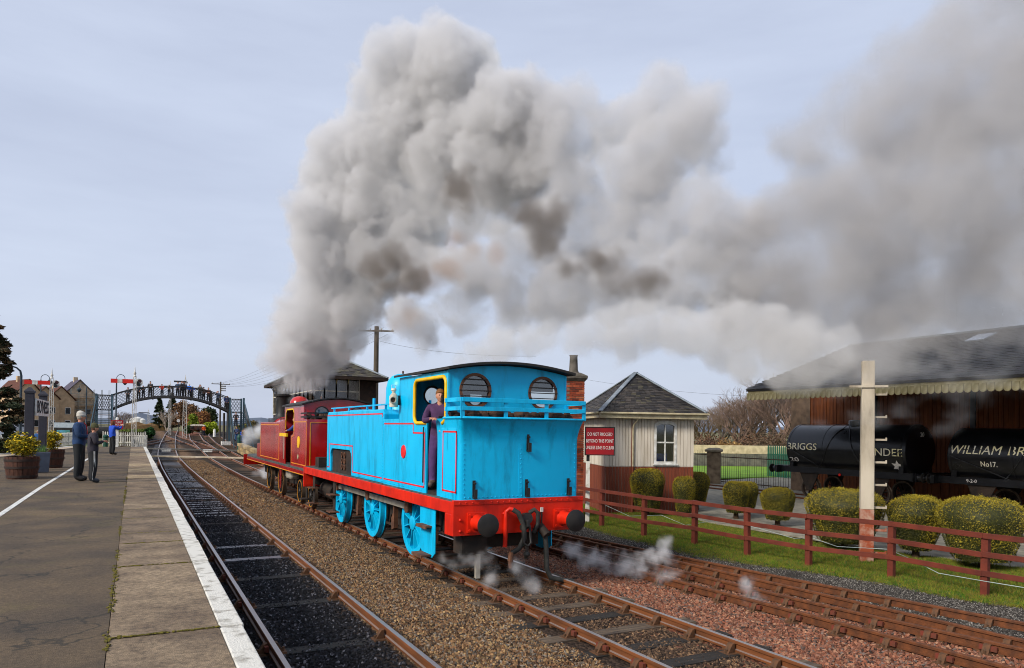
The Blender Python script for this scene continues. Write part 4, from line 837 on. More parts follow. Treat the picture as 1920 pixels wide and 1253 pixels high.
def head_mesh(b, c, yaw, pitch, hairline, mi_skin, mi_hair, mi_eye, mi_lip, s=1.):
    """a head with brow, nose, chin and ears; looks along +y before turning"""
    nu, nv = 20, 14; c = Vector(c); rot = Matrix.Rotation(yaw, 3, 'Z') @ Matrix.Rotation(pitch, 3, 'X'); vs = []
    for j in range(nv + 1):
        ph = math.pi * j / nv; z = -math.cos(ph)
        for i in range(nu):
            t = 2 * math.pi * i / nu; x = math.sin(ph) * math.sin(t); y = math.sin(ph) * math.cos(t)
            w_ = .074 * (1 if z > -.2 else 1 + (z + .2) * .38); p = Vector((x * w_, y * (.094 if y < 0 else .09), z * .118))
            if y > .55 and abs(x) < .22 and -.42 < z < .1: p.y += .022 * (1 - abs(x) / .22) * (1 - (z + .25) ** 2 * 6 if abs(z + .25) < .36 else .2)   # nose
            if y > .5 and .0 < z < .25 and .15 < abs(x) < .6: p.y -= .006                                                                            # eye sockets
            if y > .4 and z < -.72: p.y += .012                                                                                                         # chin
            if abs(x) > .9 and abs(y) < .35 and -.3 < z < .2: p.x *= 1.14                                                                              # ears
            vs.append(c + rot @ (p * s))
    fs, ms = [], []
    for j in range(nv):
        for i in range(nu):
            fs.append((j * nu + i, j * nu + (i + 1) % nu, (j + 1) * nu + (i + 1) % nu, (j + 1) * nu + i))
            z = -math.cos(math.pi * (j + .5) / nv); y = math.cos(2 * math.pi * (i + .5) / nu)
            ms.append(mi_hair if (z > hairline or (y < .1 and z > -.35 and hairline < .9)) else mi_skin)
    o = len(b.v); b.v += [tuple(v) for v in vs]; b.f += [tuple(i + o for i in f) for f in fs]; b.m += ms
    for sx in (-1, 1): b.ball(c + rot @ (Vector((sx * .028, .083, .012)) * s), .0105 * s, 6, 4, mi=mi_eye)
    b.ball(c + rot @ (Vector((0, .088, -.062)) * s), .017 * s, 6, 4, mi=mi_lip, sc=(1.25, .5, .4))
def person(label, loc, rz, h=1.75, pose=None, top='203040', legs='15161a', shoes='1a1a1a', hair='4a3020', sleeve=None, hat=None, bulk=1., group=None, look=(0, 0), hands=True, hairline=.42, skin=None, long_hair=False, gloves=None):
    J = {k: Vector(v) for k, v in BASE.items()}
    for k, v in (pose or {}).items(): J[k] = Vector(v)
    names = [k for k in BASE if k != 'hd']; idx = {k: i for i, k in enumerate(names)}
    me = bpy.data.meshes.new('person'); me.from_pydata([tuple(J[k]) for k in names], [(idx[a], idx[c]) for a, c, _ in BONES], [])
    o = bpy.data.objects.new('person', me); COL.objects.link(o)
    sk = o.modifiers.new('skin', 'SKIN'); sk.use_smooth_shade = True; sk.branch_smoothing = .4
    su = o.modifiers.new('sub', 'SUBSURF'); su.levels = 1; su.render_levels = 1
    for k in names:
        v = me.skin_vertices[0].data[idx[k]]; bk_ = bulk if k in ('pel', 'spi', 'che', 'shL', 'shR', 'elL', 'elR') else (1 + (bulk - 1) * .5)
        v.radius = (RAD[k][0] * bk_, RAD[k][1] * bk_); v.use_root = (k == 'pel')
    dg = bpy.context.evaluated_depsgraph_get(); ev = bpy.data.meshes.new_from_object(o.evaluated_get(dg))
    segs = [(J[a], J[c], kd) for a, c, kd in BONES]
    KD = dict(top=0, slv=1, leg=2, sho=3)
    b = MB(); b.v = [tuple(v.co) for v in ev.vertices]
    for p in ev.polygons:
        c = p.center; best = None
        for a, e, kd in segs:
            ab = e - a; t = max(0, min(1, (c - a).dot(ab) / ab.length_squared)); d = (c - a - ab * t).length
            if best is None or d < best[0]: best = (d, kd, t)
        kd = best[1]; k = KD[kd]
        if kd == 'leg' and c.z > .93: k = 0
        if kd == 'top' and c.z > J['nek'].z + .01: k = 4
        b.f.append(tuple(p.vertices)); b.m.append(k)
    bpy.data.meshes.remove(ev); bpy.data.objects.remove(o); bpy.data.meshes.remove(me)
    hm = 10 if gloves else 4
    b.cyl(J['nek'] - Vector((0, 0, .03)), J['hd'] - Vector((0, .01, .06)), .056, .052, n=10, mi=4)
    head_mesh(b, J['hd'] + Vector((0, 0, .005)), look[0], look[1], hairline, 4, 5, 6, 7)
    for s in 'LR':
        d = (J['wr' + s] - J['el' + s]).normalized(); w0 = J['wr' + s]; up = Vector((0, 0, 1)) if abs(d.z) < .8 else Vector((0, 1, 0)); a = d.cross(up).normalized(); nrm = a.cross(d)
        p1 = w0 + d * .045; p2 = w0 + d * .10
        b.ring([[w0 + a * x * .028 + nrm * z * .02 for x, z in ((-1, -1), (1, -1), (1, 1), (-1, 1))], [p1 + a * x * .04 + nrm * z * .018 for x, z in ((-1, -1), (1, -1), (1, 1), (-1, 1))], [p2 + a * x * .042 + nrm * z * .013 for x, z in ((-1, -1), (1, -1), (1, 1), (-1, 1))]], mi=hm)
        for k, (fx, L) in enumerate(((-.033, .066), (-.011, .078), (.011, .072), (.033, .056))):
            q = p2 + a * fx; b.tube([q - d * .01, q + d * L * .5 - nrm * .008, q + d * L * .8 - nrm * .03, q + d * L * .9 - nrm * .045], [.0105, .0098, .009, .006], 6, mi=hm)
        sg = 1 if s == 'L' else -1; q = w0 + d * .03 + a * sg * .034; b.tube([q, q + d * .03 + a * sg * .025 - nrm * .008, q + d * .06 + a * sg * .03 - nrm * .02], [.013, .011, .008], 6, mi=hm)
    mats = [cloth(top), cloth(sleeve or top), cloth(legs), mat('shoe_' + shoes, shoes, None, scale=6, rough=.6), skin or SKIN, cloth(hair, .6), M_eye, M_lip, M_white, M_white, cloth(gloves or '222222')]
    k = h / 1.755
    P = b.build('person', mats, fix=False, smooth=50); P.location = loc; P.rotation_euler = (0, 0, rz); P.scale = (k, k, k)
    P['body_mesh'] = True
    tag(P, label, 'person', group)
    c = J['hd']; rot = Matrix.Rotation(look[0], 3, 'Z') @ Matrix.Rotation(look[1], 3, 'X')
    if hat:
        q = MB(); nu, rows = 18, [(-.005, 1.10, 0), (.03, 1.13, 0), (.032, 1.09, 0), (.075, 1.03, -.004), (.11, .80, -.012), (.135, .45, -.018), (.145, .05, -.02)]
        q.ring([[c + rot @ Vector((math.sin(2 * math.pi * i / nu) * .078 * r_, math.cos(2 * math.pi * i / nu) * .097 * r_ + dy, z + .025)) for i in range(nu)] for z, r_, dy in rows])
        q.build('beanie', cloth(hat), P, smooth=50)
    elif long_hair:
        q = MB(); nu = 16
        q.ring([[c + rot @ Vector((math.sin(2 * math.pi * i / nu) * .084 * r_, math.cos(2 * math.pi * i / nu) * .09 * r_ - .022, z)) for i in range(nu)] for z, r_ in ((-.2, .5), (-.12, 1.0), (0, 1.06), (.06, 1.0), (.1, .7), (.125, .1))])
        q.build('hair', cloth(hair, .6), P, smooth=50)
    else:
        q = MB(); nu = 18
        q.ring([[c + rot @ Vector((math.sin(2 * math.pi * i / nu) * .079 * r_, math.cos(2 * math.pi * i / nu) * .097 * r_ - .006 - (.028 if z < .05 else 0), z + random.uniform(-.003, .003))) for i in range(nu)] for z, r_ in ((-.03, .92), (.03, 1.02), (.062, 1.04), (.1, .86), (.122, .55), (.132, .05))])
        q.build('hair', cloth(hair, .6), P, smooth=50)
    return P
HOLD = dict(elL=(-.26, .05, 1.12), wrL=(-.08, .26, 1.12), elR=(.26, .05, 1.12), wrR=(.08, .27, 1.13))
CAMERA = dict(elL=(-.26, .2, 1.22), wrL=(-.09, .27, 1.52), elR=(.26, .2, 1.22), wrR=(.09, .27, 1.52))
POCKET = dict(elL=(-.30, -.04, 1.13), wrL=(-.18, .14, 1.0), elR=(.30, -.04, 1.13), wrR=(.18, .14, 1.0))
LEAN = dict(che=(0, .08, 1.3), nek=(0, .12, 1.44), hd=(0, .17, 1.57), shL=(-.18, .08, 1.38), shR=(.18, .08, 1.38), elL=(-.27, .26, 1.2), wrL=(-.12, .4, 1.18), elR=(.27, .26, 1.2), wrR=(.12, .4, 1.18))
def facing(px, rz_cam=0.):
    """heading (about z) that makes a figure at this pixel face the camera, then turned by rz_cam"""
    d = ray(px, CY); return math.atan2(-d.x, d.y) + math.pi + rz_cam
# --- on the platform (heading 0 looks along the line, away from the camera; negative turns towards the tracks)
man = person('man in navy padded jacket and pale grey beanie with glasses, hands at chest', atz(147, 902, PZ), R(-100), 1.84, HOLD, top='1c3a64', sleeve='193458', legs='14181c', shoes='1e1a18', hair='8a8378', hat='b9b4aa', bulk=1.26, look=(R(12), 0))
b = MB(); c = Vector(BASE['hd'])
rot = Matrix.Rotation(R(12), 3, 'Z')
for s in (-1, 1): b.tube([c + rot @ Vector((s * .032 + .022 * math.cos(a), .1, .012 + .016 * math.sin(a))) for a in np.linspace(0, 6.28, 11)], .003, 5); b.tube([c + rot @ Vector((s * .05, .098, .014)), c + rot @ Vector((s * .082, .01, .016))], .003, 5)
b.tube([c + rot @ Vector((-.012, .102, .014)), c + rot @ Vector((.012, .102, .014))], .003, 5)
b.build('glasses', M_glasses, man)
b = MB(); b.tube([(0.02, .17, 1.05), (.02, .18, 1.25), (.03, .16, 1.4), (.06, .12, 1.46)], .012, 6); b.build('red_zip', cloth('b01822'), man)
kid = person('child in dark puffer jacket and olive beanie, white stripes down trousers', atz(173, 905, PZ), R(-78), 1.53, {**HOLD, 'elL': (-.27, .04, 1.15), 'wrL': (-.07, .25, 1.2), 'elR': (.27, .04, 1.15), 'wrR': (.07, .25, 1.22)}, top='2c2832', legs='16181d', shoes='30343a', hair='4a3020', hat='4a4a2c', bulk=1.28, look=(R(-4), 0))
for s in (1,):
    b = MB(); b.ring([[(s * x, y + .02 * k, z) for k in (-1, 1)] + [(s * (x + .012), y + .02 * k, z) for k in (1, -1)] for x, y, z in ((.225, 0, .93), (.2, .01, .72), (.19, .02, .5), (.185, -.01, .28), (.18, -.02, .1))]); b.build('side_stripe', M_white, kid)
woman = person('woman in bright blue jacket raising a camera at the platform end', atz(210, 853, PZ), R(-62), 1.70, {**CAMERA, 'elL': (-.22, .26, 1.3), 'wrL': (-.08, .4, 1.46), 'elR': (.22, .26, 1.3), 'wrR': (.08, .42, 1.47)}, top='1a48b8', legs='131418', shoes='2a2420', hair='6a3c20', bulk=1.1, long_hair=True)
# --- driver in the blue cab, fireman in the maroon cab, signalman
fy = facing(815)
person('young man in purple boiler suit standing in the blue cab doorway', (eng.location.x - 1.06, Y0 + 1.12, FP + .12), R(148), 1.86, {'elL': (-.30, .05, 1.14), 'wrL': (-.15, .26, 1.07), 'elR': (.27, .10, 1.16), 'wrR': (.10, .36, 1.2), 'anL': (-.1, .02, .09), 'toL': (-.12, .2, .045)}, top='4a2c52', sleeve='46294e', legs='4d3262', shoes='4a3a30', hair='8a5a30', look=(R(16), 0), bulk=1.04, hairline=.5)
person('man in blue overalls leaning inside the maroon cab', (red.location.x - .78, YR + 3.0, FR + .05), R(60), 1.72, LEAN, top='2a3f86', legs='22304f', hair='3a2c20')
# ================================================================== LAWN SIDE: fence, bushes, post, notice, hut
M_fence = mat('fence_brown', '6a2a18', '521f12', scale=3, rough=.8, bump=.4, bscale=30, stretch=(1, 1, 1))
fp = [atz(x, y, GR) for x, y in ((1128, 988), (1207, 1006), (1302, 1021), (1401, 1042), (1516, 1062), (1671, 1083), (1846, 1118))]
d0 = (fp[1] - fp[0]); fp = [fp[0] - (fp[1] - fp[0]) * k for k in (4, 3, 2, 1)] + fp + [fp[-1] + Vector((.25, -1.7, 0)), fp[-1] + Vector((.5, -3.4, 0))]
fen = thing('rail_fence', 'brown wooden three-rail fence along the lawn', 'fence', (0, 0, 0))
for i, p in enumerate(fp):
    b = MB(); b.bx(-.06, .06, -.06, .06, -.2, 1.13 + random.uniform(-.01, .02)); b.build('post', M_fence, fen, bevel=.008, loc=p, rot=(random.uniform(-.015, .015), random.uniform(-.015, .015), .1))
for z in (.42, .76, 1.1):
    for p, q in zip(fp, fp[1:]):
        j = random.uniform(-.012, .012); b = MB(); a = Vector((-.075, 0, z + j)); c = Vector((-.075, 0, z + random.uniform(-.012, .012))); b.bar(p + a, q + c + (q - p).normalized() * -.003, .035, .1); b.build('rail', M_fence, fen, bevel=.005)
b = MB(); pts = []
for i, (x, y) in enumerate(((1130, 945), (1180, 968), (1240, 966), (1285, 985), (1350, 975), (1420, 990), (1490, 1010), (1520, 1008), (1570, 1025), (1665, 1030), (1700, 1045), (1760, 1075), (1846, 1090), (1920, 1102))): pts.append(atz(x, y, GR + .34))
b.tube(pts, .007, 6); tag(b.build('cable', mat('pale_cable', 'a9b3ae', '88958f', rough=.5), smooth=60), 'thin pale cable looping along the brown fence', 'cable')
# clipped yew bushes
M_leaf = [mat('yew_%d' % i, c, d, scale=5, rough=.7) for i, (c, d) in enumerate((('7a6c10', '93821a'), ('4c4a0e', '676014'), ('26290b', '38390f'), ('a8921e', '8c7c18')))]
M_bark = mat('bark', '3b2c20', '57432f', scale=8, rough=.95, bump=.7, bscale=25)
def topiary(label, px0, px1, py0, pyb, base_z=GR, lean=0., flat=.75, taper=.6, dD=0.):
    c = atz((px0 + px1) / 2, pyb, base_z); D = (c - CAM).dot(FW); W = (px1 - px0) / F_PX * D; H = (pyb - py0) / F_PX * D
    t = thing('topiary_bush', label, 'bush', c); rnd = random.Random(px0)
    core, leaf = MB(), MB(); nu, nv = 28, 16
    def surf(u, v, k=1.):   # v 0 bottom .. 1 top centre
        a = 2 * math.pi * u
        if v < .64: z = v / .64 * .70; r = taper + (1 - taper) * (z / .70) ** .8
        else: q = (v - .64) / .36; z = .70 + .30 * math.sin(q * math.pi / 2); r = math.cos(q * math.pi / 2) ** .6
        n_ = mnoise.noise((math.cos(a) * 1.6 + px0, math.sin(a) * 1.6, z * 2.2)) * .09
        return Vector((math.cos(a) * W / 2 * r * k * (1 + n_), math.sin(a) * W / 2 * r * k * (1 + n_) * .92, (z * (1 + n_ * .5) * (H - .18) + .18) if k > .99 else z * (H - .18) * .97 + .2))
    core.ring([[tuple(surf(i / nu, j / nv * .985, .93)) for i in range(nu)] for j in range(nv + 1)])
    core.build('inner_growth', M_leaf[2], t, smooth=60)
    area = math.pi * W * H + W * W
    for k in range(min(15000, int(area * 2600))):
        u, v = rnd.random(), rnd.random() ** .8; p = surf(u, v) * (1 + rnd.gauss(0, .012)); p.z = max(.05, p.z)
        s = rnd.uniform(.012, .024); ax = Vector((rnd.gauss(0, 1), rnd.gauss(0, 1), rnd.gauss(0, 1) + .6)).normalized(); bx_ = ax.cross(Vector((rnd.gauss(0, 1), rnd.gauss(0, 1), rnd.gauss(0, 1)))).normalized()
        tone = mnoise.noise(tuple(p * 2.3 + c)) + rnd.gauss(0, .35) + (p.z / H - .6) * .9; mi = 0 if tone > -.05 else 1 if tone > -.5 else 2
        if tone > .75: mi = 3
        o = len(leaf.v); leaf.v += [tuple(p - bx_ * s * .45), tuple(p + ax * s * 1.7), tuple(p + bx_ * s * .45)]; leaf.f.append((o, o + 1, o + 2)); leaf.m.append(mi)
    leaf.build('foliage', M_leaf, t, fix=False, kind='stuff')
    b = MB(); b.cyl((0, 0, -.05), (0, 0, .5), .09, .06, n=8); b.build('stem', M_bark, t)
    return t
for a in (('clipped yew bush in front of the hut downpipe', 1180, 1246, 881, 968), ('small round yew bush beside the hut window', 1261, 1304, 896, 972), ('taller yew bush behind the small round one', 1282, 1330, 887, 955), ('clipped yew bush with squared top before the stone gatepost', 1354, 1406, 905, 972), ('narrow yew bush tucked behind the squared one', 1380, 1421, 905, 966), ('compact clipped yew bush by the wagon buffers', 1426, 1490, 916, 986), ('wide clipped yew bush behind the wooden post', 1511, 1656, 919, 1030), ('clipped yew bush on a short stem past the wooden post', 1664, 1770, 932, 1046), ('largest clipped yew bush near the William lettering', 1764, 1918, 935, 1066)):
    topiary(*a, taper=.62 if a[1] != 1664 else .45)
# wooden signal post with climbing steps
M_postw = mat('post_cream', 'b8ad9a', '978b78', scale=2.5, rough=.8, bump=.3, bscale=25, stretch=(1, 1, .3), grime=('4a4034', .75)); M_postr = mat('post_oxide', '8a3f22', 'a58a78', scale=5, rough=.85, bump=.4, bscale=20, mix=(.45, .7))
pp = atz(1624, 1052, GR); PW = .145
pst = thing('signal_post', 'tall square wooden post, cream above and oxide red below, with climbing steps', 'post', pp, R(-48))
b = MB(); b.bx(-PW, PW, -PW, PW, -.3, 1.2); b.build('lower_post', M_postr, pst, bevel=.015)
b = MB(); b.ring([[(x * PW * .995 * k, y * PW * .995 * k, z) for x, y in ((-1, -1), (1, -1), (1, 1), (-1, 1))] for z, k in ((1.2, 1), (4.3, .92), (4.62, .92))]); b.build('upper_post', M_postw, pst, bevel=.015)
for k, z in enumerate(np.arange(.18, 4.3, .52)):
    b = MB(); q = 1 - max(0, z - 1.2) * .04; b.plate([(PW * q - .01, -.05), (PW * q + .27, -.04), (PW * q + .27, .04), (PW * q - .01, .05)], z, z + .045, 'z'); b.bx(PW * q + .24, PW * q + .27, -.04, .04, z + .04, z + .075); b.build('climbing_step', M_postr if z < 1.2 else M_postw, pst, bevel=.006)
b = MB(); b.bx(-.40, .40, -PW - .03, -PW * .9, 4.0, 4.05); b.build('crossbar', M_postw, pst)
# red notice board
M_notice = mat('notice_red', '9a1218', '86101a', scale=3, rough=.5); M_letter = mat('letter_white', 'e2ded8', 'c9c4bd', scale=20, rough=.6)
np_ = atz(1101, 980, GR); D = (np_ - CAM).dot(FW); k = D / F_PX
nb = thing('notice_board', 'red notice board on a white post beside the fence', 'sign', np_, -YAW + .05)
b = MB(); b.bx(-.06, .06, -.05, .05, -.1, 115 * k); b.build('post', mat('worn_white_post', 'cfcabf', '8d7f6a', scale=5, rough=.85, bump=.3, mix=(.5, .7)), nb, bevel=.006)
b = MB(); b.bx(-.045, .045, -.045, .045, 115 * k, 140 * k); b.build('post_top', M_black, nb)
bw, bz0, bz1, bxc = 26.5 * k, 128 * k, 178 * k, 21 * k
b = MB(); b.bx(bxc - bw, bxc + bw, -.09, -.05, bz0, bz1); pan = b.build('board', M_notice, nb)
for q in ((bxc - bw - .01, bxc + bw + .01, bz0 - .03, bz0), (bxc - bw - .01, bxc + bw + .01, bz1, bz1 + .03), (bxc - bw - .03, bxc - bw, bz0 - .03, bz1 + .03), (bxc + bw, bxc + bw + .03, bz0 - .03, bz1 + .03)): b = MB(); b.bx(q[0], q[1], -.1, -.045, q[2], q[3]); b.build('frame', M_black, nb)
for i, t_ in enumerate(('DO NOT PROCEED', 'BEYOND THIS POINT', 'UNLESS LINE IS CLEAR')):
    z = bz1 - (bz1 - bz0) * (.25 + .25 * i); lettering('lettering', t_, 8.2 * k, M_letter, nb, lambda x, y, zz, z=z: (bxc + x * .66, -.094 - zz, z + y * 1.1), bold=.0)
# ------------------------------------------------------------------ timber hut
M_hutw = mat('hut_cream_boards', 'd2c9ba', 'b9ae9c', scale=1.5, rough=.75, bump=.15, bscale=20, stretch=(3, 3, .4)); M_hutb = mat('hut_oxide_boards', '7d3d25', '6a3220', scale=1.5, rough=.8, bump=.2, stretch=(3, 3, .4))
M_slate = [mat('slate_%d' % i, c, d, scale=4, rough=.75, bump=.3) for i, (c, d) in enumerate((('3a3634', '2b2827'), ('4a4440', '38332f'), ('2c2a2b', '222022'), ('55503f', '3f3c33')))]
M_lead = mat('lead_flashing', '8d969e', '727a82', scale=4, rough=.5, metal=.3); M_cast = mat('cream_iron', 'c4b896', 'a5977a', scale=4, rough=.6)
hc = atd(1136, 870, 25.6); hc.z = GR
HA = -YAW + R(9)                                 # the front wall turns a little from square to the view
hut = thing('hut', 'cream and oxide red timber hut with pyramid slate roof', 'building', hc, HA)
HWd, HDp, EZ, DZ_, AP = 3.28, 3.4, 3.56, 1.66, 5.12
def boards(b, p0, p1, z0, z1, nrm, w_=.115, mi=0):
    p0, p1 = Vector(p0), Vector(p1); L = (p1 - p0).length; n = max(1, int(L / w_)); d = (p1 - p0) / n
    for i in range(n):
        a = p0 + d * i + d * .07; c = p0 + d * (i + 1) - d * .07; o = Vector(nrm) * random.uniform(.022, .03)
        b.add([(*(q + e).xy, z) for e in (Vector((0, 0, 0)), o) for z in (z0, z1) for q in (a, c)], [(0, 1, 3, 2), (4, 6, 7, 5), (0, 4, 5, 1), (2, 3, 7, 6), (0, 2, 6, 4), (1, 5, 7, 3)], mi)
b = MB(); wx0, wx1, wz0, wz1 = 1.86, 2.54, 1.84, 3.18
b.plate([(0, -.2), (HWd, -.2), (HWd, EZ), (0, EZ)], .0, .08, 'y', holes=[[(wx0, wz0), (wx1, wz0), (wx1, wz1), (wx0, wz1)]]); b.build('front_wall', M_hutw, hut)
b = MB(); b.bx(0, .08, .081, HDp, -.2, EZ); b.build('side_wall', M_hutw, hut); b = MB(); b.bx(HWd - .08, HWd, .081, HDp, -.2, EZ); b.build('side_wall', M_hutw, hut); b = MB(); b.bx(.081, HWd - .081, HDp - .08, HDp, -.2, EZ); b.build('rear_wall', M_hutw, hut)
b = MB()
for z0, z1, spans in ((DZ_, EZ, [(0, wx0 - .1)]), (DZ_, wz0 - .1, [(wx0 - .1, wx1 + .1)]), (wz1 + .1, EZ, [(wx0 - .1, wx1 + .1)]), (DZ_, EZ, [(wx1 + .1, HWd)])):
    for a, c in spans: boards(b, (a, 0, 0), (c, 0, 0), z0, z1, (0, -1, 0))
boards(b, (0, HDp, 0), (0, 0, 0), DZ_, EZ, (-1, 0, 0)); b.build('upper_boarding', M_hutw, hut, fix=False, kind='stuff')
b = MB(); boards(b, (0, 0, 0), (HWd, 0, 0), -.2, DZ_ - .02, (0, -1, 0)); boards(b, (0, HDp, 0), (0, 0, 0), -.2, DZ_ - .02, (-1, 0, 0)); b.build('lower_boarding', M_hutb, hut, fix=False, kind='stuff')
b = MB(); b.bx(-.03, .03, -.03, .05, DZ_, EZ); b.build('corner_trim', M_hutw, hut)
b = MB(); b.bx(.92, .95, -.035, -.0, -.2, EZ); b.build('door_edge', M_hutb, hut)
wi = MB(); wi.plate([(wx0 - .08, wz0 - .08), (wx1 + .08, wz0 - .08), (wx1 + .08, wz1 - .02)] + arc((wx0 + wx1) / 2, wz1 - .62, .76, 62, 118, 8) + [(wx0 - .08, wz1 - .02)], -.04, .03, 'y', holes=[[(wx0, wz0), (wx1, wz0), (wx1, wz1 - .12)] + arc((wx0 + wx1) / 2, wz1 - .68, .7, 60, 120, 8) + [(wx0, wz1 - .12)]]); win = wi.build('window', M_white, hut)
for q in ((wx0, wx1, wz0 + .66, wz0 + .71), ((wx0 + wx1) / 2 - .018, (wx0 + wx1) / 2 + .018, wz0, wz1 - .02)): b = MB(); b.bx(q[0], q[1], .0, .03, q[2], q[3]); b.build('glazing_bar', M_white, win)
b = MB(); b.bx(wx0, wx1, .035, .04, wz0, wz1); b.build('pane', M_glass, win)
b = MB(); b.bx(wx0 - .12, wx1 + .12, -.1, -.0, wz0 - .14, wz0 - .08); b.build('sill', M_white, win, bevel=.01)
b = MB(); b.bx(.2, HWd - .2, 1.6, 1.62, .1, 3.4); b.build('inner_partition', mat('hut_inside', '6a6258', '4e473f', scale=2, rough=.9), hut)
b = MB(); b.bx(wx0 + .0, wx1 - .15, .25, .55, wz0 - .3, wz0 + .28); tag(b.build('storage_crate', mat('crate_blue', '1a50b0', '123c8c', scale=3, rough=.5), loc=hc, rot=(0, 0, HA), bevel=.03), 'bright blue plastic crate inside the hut window', 'crate')
ov = .34; ap = Vector((HWd / 2, HDp / 2, AP)); cr = [Vector((-ov, -ov, EZ + .02)), Vector((HWd + ov, -ov, EZ + .02)), Vector((HWd + ov, HDp + ov, EZ + .02)), Vector((-ov, HDp + ov, EZ + .02))]
rf = MB(); rf.add(cr + [ap], [(0, 1, 4), (1, 2, 4), (2, 3, 4), (3, 0, 4), (3, 2, 1, 0)]); rfo = rf.build('roof', M_slate[0], hut)
sl = MB()
for i in range(4):
    A, B = cr[i], cr[(i + 1) % 4]; nrm = (B - A).cross(ap - A).normalized(); H_ = ((A + B) / 2 - ap).length; rows = 24
    for r_ in range(rows):
        t0, t1 = r_ / rows, min(1, (r_ + 1.25) / rows); a0, b0 = A.lerp(ap, t0), B.lerp(ap, t0); a1, b1 = A.lerp(ap, t1), B.lerp(ap, t1); L = (b0 - a0).length; n = max(1, int(L / .19)); sh = .5 * (r_ % 2)
        for k in range(n):
            u0, u1 = (k + .03) / n, (k + .97) / n; th = random.uniform(.012, .02); q = [a0.lerp(b0, u0), a0.lerp(b0, u1), a1.lerp(b1, u1), a1.lerp(b1, u0)]
            if sh and L > .5: q = [p + (b0 - a0) / n * (.25 if r_ % 4 == 1 else -.25) for p in q]
            vs = [p + nrm * (th + (.012 if j < 2 else 0)) for j, p in enumerate(q)] + [q[0] + nrm * .0, q[1] + nrm * .0]
            sl.add(vs, [(0, 1, 2, 3), (4, 5, 1, 0)], random.choices((0, 1, 2, 3), (4, 3, 3, 1))[0])
sl.build('slates', M_slate, rfo, fix=False, kind='stuff')
for i in range(4): b = MB(); b.bar(cr[i] + Vector((0, 0, .03)), ap + Vector((0, 0, .05)), .17, .05); b.build('hip_flashing', M_lead, rfo, bevel=.02)
for i in range(4):
    A, B = cr[i], cr[(i + 1) % 4]; b = MB(); b.bar(A - Vector((0, 0, .11)), B - Vector((0, 0, .11)), .05, .2); b.build('fascia', M_cast, hut)
    b = MB(); e = (A + B) / 2 - ap; e.z = 0; e = e.normalized() * .08; b.bar(A + e - Vector((0, 0, .03)), B + e - Vector((0, 0, .03)), .1, .07); b.build('gutter', M_cast, hut, bevel=.02)
b = MB(); b.tube([(1.12, -ov - .02, EZ - .06), (1.1, -ov + .02, EZ - .16), (.98, -.12, EZ - .4), (.97, -.075, EZ - .55), (.97, -.075, DZ_)], .035, 8); b.build('downpipe', M_cast, hut, smooth=60)
b = MB(); b.tube([(.97, -.075, DZ_), (.97, -.075, -.1)], .035, 8); b.build('lower_downpipe', M_hutb, hut, smooth=60)
# brick chimney stack beside the hut, each course of bricks standing out
M_brick = [mat('brick_%d' % i, c, d, scale=9, rough=.9, bump=.4) for i, (c, d) in enumerate((('8a3a22', '70301c'), ('a04c2c', '84402a'), ('6b2c1c', '5a2618'), ('b06a48', '8a4a30')))]
M_mortar = mat('mortar', '7d6c5c', '5f5246', scale=8, rough=.95); M_capst = mat('cap_stone', '5e5850', '474239', scale=6, rough=.9, bump=.4)
cp = atd(1073.5, 830, 24.3); cp.z = GR
chs = thing('chimney_stack', 'tall red brick chimney stack with stone cap beside the hut', 'chimney', cp, HA)
b = MB(); b.bx(-.30, .30, -.30, .30, -.1, 4.62); b.build('core', M_mortar, chs)
sl = MB()
for r_ in range(62):
    z = r_ * .0752; h_ = .06
    for f in range(4):
        rot_ = Matrix.Rotation(f * math.pi / 2, 3, 'Z'); x = -.31 + (.11 if (r_ + f) % 2 else 0)
        while x < .30:
            L = min(.205, .31 - x); sl_v = [rot_ @ Vector((px_, py_, pz_)) for py_ in (-.30, -.312 - random.uniform(0, .004)) for pz_ in (z, z + h_) for px_ in (x, x + L)]
            sl.add(sl_v, [(4, 6, 7, 5), (0, 4, 5, 1), (2, 3, 7, 6), (0, 2, 6, 4), (1, 5, 7, 3)], random.choices((0, 1, 2, 3), (5, 3, 2, 1))[0]); x += .215
sl.build('bricks', M_brick, chs, fix=False, kind='stuff')
b = MB(); b.ring([[(x * q, y * q, z) for x, y in ((-1, -1), (1, -1), (1, 1), (-1, 1))] for z, q in ((4.55, .32), (4.66, .40), (4.74, .40), (4.8, .3), (4.86, .18))]); b.build('cap', M_capst, chs, bevel=.01)
b = MB(); b.lathe([(.2, 4.84), (.15, 4.95), (.13, 5.4), (.15, 5.45), (.12, 5.45)], (0, 0, 0), 'z', 16); b.build('chimney_pot', M_capst, chs, smooth=40)
